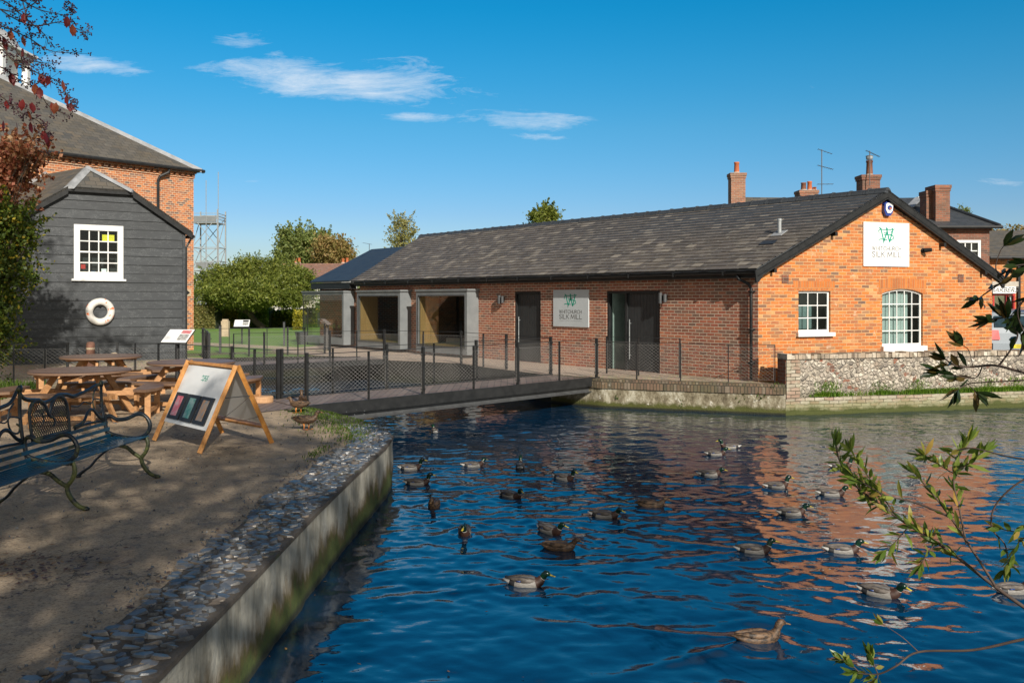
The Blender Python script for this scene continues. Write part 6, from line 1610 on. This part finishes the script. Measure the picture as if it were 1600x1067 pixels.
branch('willow_branch', 'long leafy willow branch reaching in from the right over the pond', [
    ([(1660, 985, 4.2), (1600, 948, 4.3), (1540, 905, 4.4), (1480, 858, 4.5), (1420, 820, 4.6), (1370, 785, 4.7), (1330, 752, 4.75), (1312, 720, 4.8), (1306, 695, 4.8)], .010, .003, .30, 1.5),
    ([(1555, 915, 4.35), (1520, 860, 4.4), (1490, 815, 4.5), (1460, 775, 4.6), (1430, 740, 4.6)], .007, .003, .3, 1.0),
    ([(1510, 850, 4.45), (1500, 800, 4.5), (1490, 750, 4.55), (1500, 710, 4.6), (1512, 690, 4.6)], .006, .002, .25, 1.5),
    ([(1480, 805, 4.5), (1430, 785, 4.6), (1380, 772, 4.65), (1335, 745, 4.7)], .006, .002, .35, 1.3),
    ([(1400, 805, 4.6), (1375, 770, 4.7), (1350, 735, 4.7), (1330, 705, 4.75)], .004, .002, .2, 1.9),
    ([(1460, 850, 4.5), (1445, 870, 4.5), (1440, 882, 4.5)], .003, .002, .2, 2.0), ([(1420, 822, 4.6), (1400, 845, 4.6), (1385, 860, 4.6)], .003, .002, .1, 1.6),
    ([(1500, 745, 4.55), (1470, 728, 4.6), (1445, 712, 4.6)], .003, .0015, .1, 1.8), ([(1495, 735, 4.55), (1520, 720, 4.5), (1535, 705, 4.5)], .003, .0015, .1, 1.6)], M['willow_leaf'], L=.088, W=.023, step=.014, wild=1.25)
branch('willow_branch', 'thin arching willow twig at the right edge above the big branch', [
    ([(1680, 745, 4.1), (1620, 722, 4.2), (1570, 712, 4.3), (1520, 700, 4.4), (1490, 705, 4.45)], .005, .0025, .55, .8),
    ([(1640, 730, 4.1), (1590, 755, 4.15), (1555, 790, 4.2), (1550, 825, 4.2), (1570, 850, 4.2), (1575, 880, 4.2)], .005, .003, .6, 1.2),
    ([(1640, 850, 4.0), (1600, 840, 4.1), (1585, 862, 4.15), (1570, 890, 4.2)], .004, .002, .2, 1.6), ([(1650, 800, 4.0), (1610, 815, 4.1), (1590, 830, 4.1), (1560, 825, 4.2)], .004, .002, .3, 1.6)], M['willow_leaf'], step=.03)
branch('willow_branch', 'low bare twig with a leafy tip at the bottom right', [
    ([(1680, 985, 3.9), (1600, 998, 4.0), (1520, 1015, 4.1), (1435, 1018, 4.2), (1400, 1040, 4.2), (1370, 1053, 4.25), (1335, 1050, 4.3)], .007, .003, .82, 2.2),
    ([(1435, 1018, 4.2), (1410, 995, 4.2), (1380, 975, 4.25)], .003, .0012, .95, .2), ([(1372, 1053, 4.25), (1362, 1030, 4.3), (1360, 1022, 4.3)], .003, .002, .1, 2.2), ([(1372, 1053, 4.25), (1368, 1075, 4.25)], .003, .002, .1, 2.5), ([(1345, 1052, 4.3), (1330, 1038, 4.3), (1315, 1030, 4.3)], .003, .0015, .2, 2.6)], M['willow_leaf'], L=.06, step=.016)
branch('evergreen_branch', 'dark glossy leafed branch at the right edge in front of the flint wall', [
    ([(1680, 600, 3.6), (1600, 582, 3.7), (1555, 571, 3.8), (1520, 573, 3.9), (1495, 572, 3.9), (1478, 562, 3.9)], .007, .003, .55, 1.0),
    ([(1560, 572, 3.8), (1580, 545, 3.8), (1590, 520, 3.8), (1572, 498, 3.8)], .004, .003, .2, .9), ([(1535, 572, 3.85), (1525, 590, 3.9), (1500, 588, 3.9), (1472, 580, 3.9)], .003, .002, .3, 1.6),
    ([(1660, 590, 3.6), (1600, 594, 3.7), (1540, 597, 3.8), (1512, 600, 3.9), (1498, 608, 3.9)], .004, .002, .9, 1.6), ([(1512, 600, 3.9), (1525, 612, 3.9)], .002, .0015, .5, 2),
    ([(1520, 573, 3.9), (1514, 548, 3.9), (1505, 540, 3.9)], .002, .0015, .8, 1.0)], M['dark_leaf'], L=.088, W=.029, step=.026, wild=.8)
branch('evergreen_branch', 'dark leafed twigs hanging at the upper right edge over the barber shop', [
    ([(1680, 425, 3.5), (1620, 420, 3.6), (1590, 428, 3.7), (1560, 445, 3.8), (1535, 462, 3.9), (1530, 466, 3.9)], .005, .002, .05, .35),
    ([(1650, 450, 3.6), (1600, 470, 3.7), (1590, 490, 3.7), (1600, 520, 3.7)], .004, .003, .2, 1.3), ([(1640, 500, 3.6), (1600, 490, 3.7), (1575, 495, 3.8), (1550, 500, 3.8)], .003, .002, .4, 1.2),
    ([(1650, 405, 3.6), (1610, 412, 3.7), (1585, 416, 3.7), (1572, 425, 3.8)], .004, .002, .2, 1.6), ([(1570, 440, 3.8), (1556, 420, 3.8), (1562, 395, 3.8), (1568, 385, 3.8)], .0025, .0015, .97, .1)], M['dark_leaf'], L=.09, W=.03, step=.028, wild=.8)
# top left: berried twigs of the tree overhead
st = []
for pts in ([(-60, -40), (0, 15), (50, 40), (95, 35), (120, 45), (138, 52)], [(-60, 20), (0, 40), (45, 60), (80, 80), (128, 84)], [(-60, -10), (10, -10), (60, 15), (100, 25), (115, 40)], [(-60, 60), (0, 72), (20, 95), (60, 115), (90, 128), (108, 155), (111, 165)],
            [(-60, 100), (0, 105), (30, 125), (60, 140), (75, 165), (105, 180)], [(-60, 120), (0, 150), (30, 175), (60, 190), (75, 215)], [(-50, -60), (20, -30), (40, 20), (50, 70), (55, 95)], [(-60, 30), (0, 55), (30, 85), (35, 100)],
            [(-60, -40), (30, -35), (80, -20), (110, 5), (112, 20)], [(-60, 0), (0, 0), (35, 25), (70, 55), (75, 70)], [(-60, 140), (-10, 160), (20, 165), (45, 172)], [(0, 15), (25, 18), (50, 8), (70, -8)], [(20, 95), (50, 96), (72, 100), (85, 108)]):
    st.append(([(px, py, 7.0+.004*px+U(-.25, .25)) for px, py in pts], .006, .0018, .15, 1.25))
ex_ = [(113, 38, 7), (105, 25, 7), (30, 62, 7), (36, 75, 7), (75, 118, 7), (97, 125, 7), (55, 130, 7), (62, 136, 7), (14, 148, 7), (36, 155, 7), (47, 190, 7), (72, 208, 7), (37, 20, 7), (25, 190, 7), (5, 188, 7), (26, 92, 7), (88, 160, 7), (80, 160, 7), (50, 160, 7), (58, 140, 7)]
branch('berry_branch', 'dark twigs with berries and a few crimson leaves hanging in at the top left', st, M['crimson_leaf'], L=.085, W=.05, step=.03, berries=True, extra=ex_)

# ---------------------------------------------------------------- trees behind and above the camera: they cast the dappled shade
def shade(name, label, base, blobs, n, per, sig, leaf=.12):
    return tree(name, label, 'tree', base, blobs, M['shade_leaf'], n, per, sig, leaf, .28, shell=.15, flat=.7, asp=.7)
SH = dict(a=610, b=300)
shade('bank_tree', 'tall tree on the bank behind the viewer shading the near path and pond', (2.2, -6.5, 0), [((.5, -4.5, 8.2), (3.4, 2.6, 2.4)), ((3.6, -4.0, 8.6), (3.6, 2.6, 2.2)), ((7.2, -3.2, 9.0), (3.4, 2.6, 2.2)), ((-2.6, -3.2, 7.4), (2.6, 2.2, 1.8)), ((1.8, -7.8, 7.4), (3.0, 2.0, 2.0))], SH['a'], 42, .21)
shade('bank_tree', 'tree on the left bank whose berried twigs hang into the view', (-9.5, 6.5, 0), [((-7.0, 11.0, 9.8), (2.6, 2.6, 1.3)), ((-9.5, 8.5, 9.0), (2.4, 2.4, 1.6)), ((-5.2, 8.0, 8.6), (2.2, 2.2, 1.1)), ((-10.5, 13.5, 10.5), (2.4, 2.0, 1.2))], SH['b'], 40, .22)

# ---------------------------------------------------------------- houses behind
units('brick_chim', .225, .075, .012, [(.34, .13, .07), (.26, .10, .06), (.40, .17, .09), (.2, .1, .065)], (.36, .3, .24), wob=.01, stain=((.2, .16, .1), .5))
units('brick_chim2', .225, .075, .012, [(.28, .10, .055), (.20, .08, .05), (.34, .13, .07), (.15, .075, .05)], (.22, .18, .14), wob=.01, stain=((.1, .075, .05), .7))
simple('pot_brown', (.22, .09, .05), (.15, .065, .04), scale=5, rough=.8)
def gable_house(name, label, x0, x1, y0, y1, h, rz_, wallm, roofm, rot=0., z0=0.):
    c = Vector(((x0+x1)/2, (y0+y1)/2, z0)); t = thing(name, label, 'house', c, rot); m = WM[t.name]; w_, d = (x1-x0)/2, (y1-y0)/2
    mb = MB(); P = lambda x, y, z: m @ Vector((x, y, z))
    for a, b in (((-w_, -d), (w_, -d)), ((w_, -d), (w_, d)), ((w_, d), (-w_, d)), ((-w_, d), (-w_, -d))): mb.quad(P(*a, 0), P(*b, 0), P(*b, h), P(*a, h))
    for s in (-1, 1): mb.add([P(s*w_, -d, h), P(s*w_, d, h), P(s*w_, 0, h+rz_)], ((0, 1, 2),))
    mb.build('wall', wallm, t); mb = MB(); o = .25; k = rz_/d
    for s in (-1, 1): slab(mb, [P(-w_-.1, s*(d+o), h-o*k), P(w_+.1, s*(d+o), h-o*k), P(w_+.1, 0, h+rz_+.03), P(-w_-.1, 0, h+rz_+.03)], .08)
    r = mb.build('roof', roofm, t); mb = MB(); mb.tube([P(-w_-.1, 0, h+rz_+.03), P(w_+.1, 0, h+rz_+.03)], .1, 8); mb.build('ridge', roofm, r); return t
def chimney(parent, px0, px1, py0, py1, Y, pots=(), mat='brick_dark', dep=None, lean=0.):
    a, b = at(px0, py0, Y), at(px1, py0, Y); zb = at(px0, py1, Y).z; w_ = b.x-a.x; cx = (a.x+b.x)/2; d = dep or w_*.9; z = a.z
    mb = MB(); mb.box((cx, Y+d/2, (z-.22+zb)/2), (w_*.86, d*.9, z-.22-zb)); mb.box((cx, Y+d/2, z-.17), (w_*.94, d*.97, .1)); mb.box((cx, Y+d/2, z-.06), (w_*1.0, d*1.03, .12)); ch = mb.build('chimney', M[mat], parent)
    for (p0, p1, pt, m_) in pots:
        q = at((p0+p1)/2, py0, Y+d/2); r = (p1-p0)/2*Y/F; top = at(0, pt, Y).z; mb = MB(); H = top-z
        mb.lathe([(r*1.05, 0), (r*.95, .05), (r*.82, H*.85), (r*.95, H*.88), (r*.95, H), (r*.7, H)], 14, (q.x, Y+d/2, z)); mb.build('chimney_pot', M[m_], ch, True)
        mb = MB(); mb.lathe([(r*1.25, 0), (r*1.2, .04), (r*.9, .07)], 12, (q.x, Y+d/2, z)); mb.build('mortar', M['concrete_light'], ch)
    return ch
h1_ = thing('terraced_house', 'slate roofed house behind the long roof with three brick chimneys', 'house', (12.5, 41, 0))
mb = MB(); rz1 = at(1200, 309, 40).z; xa, xb, xc = at(1158, 0, 40).x, at(1292, 0, 40).x, at(1395, 0, 42).x
slab(mb, [(xa, 36.5, rz1-2.1), (xb, 36.5, rz1-2.1), (xb, 40, rz1-.02), (xa+.1, 40, rz1+.02)], .08); slab(mb, [(xa, 43.5, rz1-2.1), (xb, 43.5, rz1-2.1), (xb, 40, rz1-.02), (xa+.1, 40, rz1+.02)], .08)
slab(mb, [(xb, 37, rz1-2.3), (xc, 37, rz1-2.3), (xc, 41, rz1-.35), (xb, 41, rz1-.35)], .08); mb.build('roof', M['slate_far'], h1_)
mb = MB(); mb.box(((xa+xc)/2, 40, (rz1-2.2)/2), (xc-xa-.2, 6.2, rz1-2.2)); mb.build('wall', M['brick_dark'], h1_)
mb = MB(); mb.extr([Vector((xa, 36.6, rz1-2.2)), Vector((xa, 43.4, rz1-2.2)), Vector((xa, 40, rz1-.05))], (.12, 0, 0)); mb.build('verge', M['concrete_light'], h1_)
chimney(h1_, 1141, 1167, 270, 325, 39.3, [(1146.5, 1155.5, 252, 'terracotta')], 'brick_chim')
chimney(h1_, 1249, 1280, 297, 318, 40.2, [(1251, 1260, 284, 'pot_brown'), (1261, 1269, 282, 'terracotta'), (1269, 1276, 291, 'terracotta')], 'brick_chim')
chimney(h1_, 1346, 1378, 273, 318, 40.4, [(1353, 1364, 249, 'pot_brown')], 'brick_dark')
mb = MB(); q = at(1358.5, 249, 40.9); mb.lathe([(.13, -.02), (.15, .03), (.15, .12), (.17, .14), (.08, .17)], 12, q); mb.build('cowl', M['galvanised'], h1_)
def aerial(label, px, py0, py1, Y, kind):
    a, b = at(px, py0, Y), at(px, py1, Y); t = thing('tv_aerial', label, 'aerial', b); mb = MB(); mb.tube([b, a], .022, 6); mb.build('mast', M['steel_grey'], t); k = Y/F
    def yagi(z, l, d, n, tilt=.1):
        mb = MB(); o = a+Vector((0, 0, z)); e = o+Vector((l*d, .2, tilt*l)); s = o-Vector((l*.35*d, .05, tilt*l*.3)); mb.tube([s, e], .014, 5)
        for i in range(n): p = s.lerp(e, i/(n-1)); mb.tube([p-Vector((.02, .16, 0)), p+Vector((.02, .16, 0))], .007, 4)
        mb.build('antenna', M['steel_grey'], t)
    if kind == 0: yagi(-.03, .5, 1, 5, -.25); yagi(-26*k, .55, 1, 9, -.2); yagi(-54*k, .55, 1, 4, .05)
    elif kind == 1: yagi(-.05, .5, 1, 11, -.35)
    else: yagi(-.02, .5, -1, 8, .2)
aerial('tall roof aerial with three antennas between the pots and the tallest chimney', 1284, 234, 315, 40.1, 0)
aerial('aerial fixed to the chimney nearest the gable peak', 1359, 236, 290, 40.2, 1)

# hipped house to the right
hb = thing('hipped_house', 'dark brick house with hipped slate roof and broad chimney right of the gable', 'house', (15.5, 35, 0))
Yh = 33.0; xl, xr = at(1385, 0, Yh).x, at(1546, 0, Yh).x; ze = at(0, 354, Yh).z
mb = MB(); HF = Fr((xl, Yh), (1, 0), (0, -1)); wa, wb_ = at(1495, 0, Yh).x-xl, at(1533, 0, Yh).x-xl; wz0_, wz1_ = at(0, 409, Yh).z, at(0, 375, Yh).z
wall(mb, HF, 0, xr-xl, 0, ze, [(wa, wb_, wz0_, wz1_)], .1); mb.quad((xr, Yh, 0), (xr, Yh+6, 0), (xr, Yh+6, ze), (xr, Yh, ze)); mb.build('wall', M['brick_dark'], hb)
mb = MB(); HF.box(mb, 0, xr-xl+.06, 0, .05, ze-.16, ze-.02); mb.build('cornice', M['brick_dark'], hb)
sash(hb, HF, wa, wb_, wz0_, wz1_, 3, 2, fw_=.1, o=-.04, sill=(.06, .08, .06), bar=.035, box=.03)
mb = MB(); HF.box(mb, wa-.2, wb_+.2, -.8, -.7, wz0_-.1, wz1_+.1); mb.build('interior', M['dark_interior'], hb)
ap = at(1437, 309, Yh+3.2); er = Vector((xr+.25, Yh-.22, ze)); el = Vector((xl-1.2, Yh-.22, ze)); erb = Vector((xr+.25, Yh+6.6, ze)); elb = Vector((xl-1.2, Yh+6.6, ze)); ap2 = Vector((ap.x-1.6, ap.y, ap.z-.02))
mb = MB(); slab(mb, [el, er, ap, ap2]); slab(mb, [er, erb, ap]); slab(mb, [erb, elb, ap2, ap]); slab(mb, [elb, el, ap2]); mb.build('roof', M['slate_dark'], hb)
mb = MB(); mb.tube([er+Vector((0, 0, .02)), ap+Vector((0, 0, .02))], .07, 8); mb.build('hip_tiles', M['slate_blue'], hb)
mb = MB(); mb.hexa([ap+Vector(k) for k in ((-.12, -.1, -.06), (.12, -.1, -.06), (.1, .1, -.06), (-.1, .1, -.06), (-.1, -.08, .03), (.1, -.08, .03), (.1, .1, .03), (-.1, .1, .03))]); f_ = at(1421, 327, Yh+1.6)
mb.bar(ap+Vector((0, 0, .02)), f_+Vector((0, 0, .07)), .3, .03); mb.build('lead_flashing', M['lead'], hb)
mb = MB(); mb.tube([el+Vector((0, -.05, -.04)), er+Vector((.08, -.05, -.04))], .055, 8); mb.build('gutter', M['black_metal'], hb)
chimney(hb, 1461, 1487, 289, 352, Yh+.25, (), 'brick_chim2', .8); chimney(hb, 1447, 1463, 298, 347, Yh+.55, (), 'brick_chim2', .6)
# barber shop
bs = thing('barber_shop', 'orange brick shop with grey slate roof and white barbers sign at the right edge', 'shop', (24, 41, 0)); Yc = 41.0
xs = at(1540, 0, Yc).x; CF = Fr((xs, Yc), (1, 0), (0, -1)); zc = at(0, 402, Yc).z; Xc = lambda px: at(px, 0, Yc).x-xs; Zc = lambda py: at(0, py, Yc).z
mb = MB(); wall(mb, CF, 0, 12, 0, zc, [(Xc(1551), Xc(1586), 0, Zc(448)), (Xc(1612), Xc(1650), .8, Zc(455))], .2); mb.build('wall', M['brick_orange'], bs)
mb = MB(); slab(mb, [(xs-.3, Yc-.3, zc), (xs+12.3, Yc-.3, zc), (xs+12.3, Yc+4, Zc(362)+.35), (xs-.3, Yc+4, Zc(362)+.35)], .1); slab(mb, [(xs-.3, Yc+8.3, zc), (xs+12.3, Yc+8.3, zc), (xs+12.3, Yc+4, Zc(362)+.35), (xs-.3, Yc+4, Zc(362)+.35)], .1); mb.build('roof', M['slate_far'], bs)
mb = MB(); mb.tube([(xs, Yc-.36, zc-.04), (xs+12, Yc-.36, zc-.04)], .07, 8); CF.box(mb, Xc(1589), Xc(1593), 0, .1, 0, zc); mb.build('gutter', M['black_metal'], bs)
mb = MB(); CF.box(mb, Xc(1548), Xc(1589), -.02, .14, Zc(448), Zc(440)); mb.build('fascia', M['concrete_light'], bs)
mb = MB(); a0, a1 = Xc(1551), Xc(1586)
for u in (a0, a0+.6, a1-.38, a1-.07): CF.box(mb, u, u+.07, -.15, .02, 0, Zc(460))
CF.box(mb, a0, a1, -.15, .021, Zc(462), Zc(459)); CF.box(mb, a0, a1, -.15, .019, Zc(489)-.05, Zc(489)); mb.build('shop_front', M['red'], bs)
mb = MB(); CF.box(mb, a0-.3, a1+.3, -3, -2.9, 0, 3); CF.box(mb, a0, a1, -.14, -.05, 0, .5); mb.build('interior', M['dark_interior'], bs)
mb = MB(); CF.quad(mb, (a0, -.1, .5), (a1, -.1, .5), (a1, -.1, Zc(460)), (a0, -.1, Zc(460))); mb.build('pane', M['glass'], bs)
mb = MB(); CF.box(mb, a1-.30, a1-.09, -.14, -.11, Zc(505), Zc(463)); pp = mb.build('window_poster', M['sign_grey'], bs)
sg = thing('shop_sign', 'white barbers shop sign with black italic capitals at the right edge', 'sign', CF.P(Xc(1568), 0, Zc(459)))
mb = MB(); CF.box(mb, Xc(1548), Xc(1584), .15, .19, Zc(458.5), Zc(448)); mb.build('panel', M['sign_white'], sg)
def text(body, size, loc, rot, mat, parent, ext=.004, shear=0., name='lettering'):
    cu = bpy.data.curves.new('t', 'FONT'); cu.body = body; cu.size = size; cu.extrude = ext; cu.align_x = 'CENTER'; cu.align_y = 'CENTER'; cu.shear = shear; cu.resolution_u = 3
    ob = bpy.data.objects.new('t', cu); COL.objects.link(ob); bpy.context.view_layer.update()
    me = bpy.data.meshes.new_from_object(ob.evaluated_get(bpy.context.evaluated_depsgraph_get())); m = Matrix.Translation(Vector(loc)) @ rot
    V = [m @ v.co for v in me.vertices]; Fc = [tuple(p.vertices) for p in me.polygons]; bpy.data.objects.remove(ob); return mk(name, V, Fc, mat, parent)
text('BARBERS', .30, CF.P(Xc(1565), .193, Zc(453.4)), Matrix.Rotation(R(90), 4, 'X'), M['logo_grey'], sg, shear=.35)
# tiled house beyond the yew
t = gable_house('tiled_house', 'white walled house with weathered red tiled roof behind the yew', at(443, 0, 80).x, at(546, 0, 80).x, 76, 84, at(0, 437, 76).z, 1.35, M['render_white'], M['tile_red'])
chimney(t, 533, 545, 411, 425, 80, [(533.5, 538.5, 404, 'terracotta'), (540, 545, 403, 'terracotta')], 'brick_dark', .5); chimney(t, 459, 470, 411, 425, 80, [(459.5, 464, 404, 'terracotta'), (465, 470, 403, 'terracotta')], 'brick_dark', .5)
aerial('distant aerial above the blue black roof', 577, 381, 445, 70, 2)
# lattice tower with two masts
def tower():
    Y = 80; x0, x1 = at(300, 0, Y).x, at(340, 0, Y).x; zt = at(0, 338, Y).z; t = thing('lattice_tower', 'galvanised steel lattice tower with platforms just right of the mill', 'tower', ((x0+x1)/2, Y, 0)); d = x1-x0; g = M['galvanised']
    for sx in (x0, x1):
        for sy in (Y, Y+d): mb = MB(); mb.bar((sx, sy, 0), (sx, sy, zt+.6), .10); mb.build('leg', g, t)
    mb = MB(); zs = [0, zt*.25, zt*.48, zt*.70, zt]
    for za, zb_ in zip(zs, zs[1:]):
        for yy in (Y, Y+d): mb.bar((x0, yy, za), (x1, yy, zb_), .05); mb.bar((x1, yy, za), (x0, yy, zb_), .05); mb.bar((x0, yy, zb_), (x1, yy, zb_), .06)
        for xx in (x0, x1): mb.bar((xx, Y, za), (xx, Y+d, zb_), .05); mb.bar((xx, Y, zb_), (xx, Y+d, zb_), .06)
    mb.build('bracing', g, t)
    for z in (zt*.48, zt-.55):
        mb = MB(); mb.box(((x0+x1)/2, Y+d/2, z), (d, d, .08))
        for zz in (.3, .55, .8): mb.bar((x0, Y-.02, z+zz), (x1, Y-.02, z+zz), .045); mb.bar((x1+.02, Y, z+zz), (x1+.02, Y+d, z+zz), .045); mb.bar((x0, Y+d, z+zz), (x1, Y+d, z+zz), .045)
        mb.build('platform', g, t)
    
    for zz, ww in ((zt-.25, .9), (zt*.53, .7)): mb = MB(); mb.box((x0+d*.5, Y-.03, zz), (d*ww, .05, .5)); mb.build('mesh_screen', M['zinc'], t)
    for px, py in ((322, 282), (341, 269)):
        a, b = at(px, py, Y-.2), at(px, 420, Y-.2); tt = thing('mast', 'slim pale mast rising left in the tower' if px < 330 else 'taller slim pale mast at the right of the tower', 'mast', (a.x, Y-.2, 0)); mb = MB(); mb.tube([(a.x, a.y, 0), (a.x, a.y, a.z*.6)], .05, 6); mb.build('lower_pole', g, tt); mb = MB(); mb.tube([(a.x, a.y, a.z*.6), a], .03, 6); mb.build('upper_pole', g, tt)
tower()

# ---------------------------------------------------------------- parked cars
def car(label, c, rz, mat, plate):
    t = thing('parked_car', label, 'car', c, rz); m = WM[t.name]; W_ = .84
    prof = [(-2.0, .30), (-2.02, .55), (-2.0, .85), (-1.93, .98), (-1.70, 1.30), (-1.55, 1.42), (-.9, 1.47), (.1, 1.45), (.45, 1.36), (1.05, 1.0), (1.75, .86), (2.0, .70), (2.05, .45), (2.0, .28)]
    def half(x, z): return W_ if z < .95 else W_-(z-.95)*.42
    mb = MB(); n = len(prof); ys = []
    L_ = [m @ Vector((half(x, z), x, z)) for x, z in prof]; R_ = [m @ Vector((-half(x, z), x, z)) for x, z in prof]
    Li = [m @ Vector((half(x, z)-.07, x*.992, z+(.025 if z > .9 else 0))) for x, z in prof]; Ri = [m @ Vector((-half(x, z)+.07, x*.992, z+(.025 if z > .9 else 0))) for x, z in prof]
    mb.add(L_+Li+Ri+R_, [tuple(range(n)), tuple(range(4*n-1, 3*n-1, -1))]+[(k*n+i, k*n+(i+1) % n, (k+1)*n+(i+1) % n, (k+1)*n+i) for k in range(3) for i in range(n)])
    b = mb.build('body', mat, t)
    mb = MB(); q = [(-.70, -1.92, 1.01), (.70, -1.92, 1.01), (.60, -1.69, 1.33), (-.60, -1.69, 1.33)]
    mb.extr([m @ Vector(p) for p in q], m.to_3x3() @ Vector((0, -.03, .018))); mb.build('rear_window', M['car_glass'], t)
    for s in (-1, 1):
        mb = MB(); mb.extr([m @ Vector((s*.78, -1.5, 1.02)), m @ Vector((s*.78, .95, 1.02)), m @ Vector((s*.655, .35, 1.36)), m @ Vector((s*.655, -1.35, 1.38))], m.to_3x3() @ Vector((s*.045, 0, .01))); mb.build('side_window', M['car_glass'], t)
        mb = MB(); mb.hexa([m @ Vector(p) for p in ((s*.86, -2.03, .66), (s*.60, -2.04, .66), (s*.60, -1.9, .66), (s*.86, -1.8, .66), (s*.84, -1.98, .94), (s*.62, -1.99, .94), (s*.62, -1.88, .94), (s*.84, -1.8, .94))]); mb.build('tail_light', M['lamp_red'], t)
        for y in (-1.3, 1.3):
            mb = MB(); ax = m @ Matrix.Translation((s*.74, y, .31)) @ Matrix.Rotation(R(90), 4, 'Y'); mb.v = []; mb.lathe([(.2, -.09), (.29, -.1), (.31, -.07), (.31, .07), (.29, .1), (.2, .09)], 20); mb.v = [tuple(ax @ Vector(v)) for v in mb.v]; mb.build('wheel', M['rubber'], t)
    mb = MB(); mb.hexa([m @ Vector(p) for p in ((-.84, -2.09, .30), (.84, -2.09, .30), (.84, -1.9, .30), (-.84, -1.9, .30), (-.84, -2.09, .56), (.84, -2.09, .56), (.84, -1.9, .56), (-.84, -1.9, .56))]); mb.build('bumper', mat, t)
    mb = MB(); mb.hexa([m @ Vector(p) for p in ((-.26, -2.115, .42), (.26, -2.115, .42), (.26, -2.092, .42), (-.26, -2.092, .42), (-.26, -2.115, .53), (.26, -2.115, .53), (.26, -2.092, .53), (-.26, -2.092, .53))]); p_ = mb.build('number_plate', M['yellow'], t)
    text(plate, .10, m @ Vector((0, -2.117, .474)), m.to_3x3().to_4x4() @ Matrix.Rotation(R(90), 4, 'X'), M['logo_grey'], p_, ext=.001, name='plate_number')
glass('car_glass_g'); simple('car_glass', (.02, .05, .07), (.015, .03, .04), rough=.06, spec=.8)
car('silver blue hatchback parked with its rear towards the pond, just past the orange gable', (14.75, 29.0, 0), R(2), M['car_silver'], 'YE07 SVP')
car('dark blue car parked beyond the silver one at the right edge', (17.6, 33.4, 0), R(-3), M['car_blue'], 'HX12')
sheet('road', [(13.2, 24.6), (60, 36), (60, 40.5), (22, 40.5), (13.2, 33.5)], -.008, simple('asphalt', (.06, .06, .062), (.045, .045, .047), scale=3, rough=.95, bump=.3))
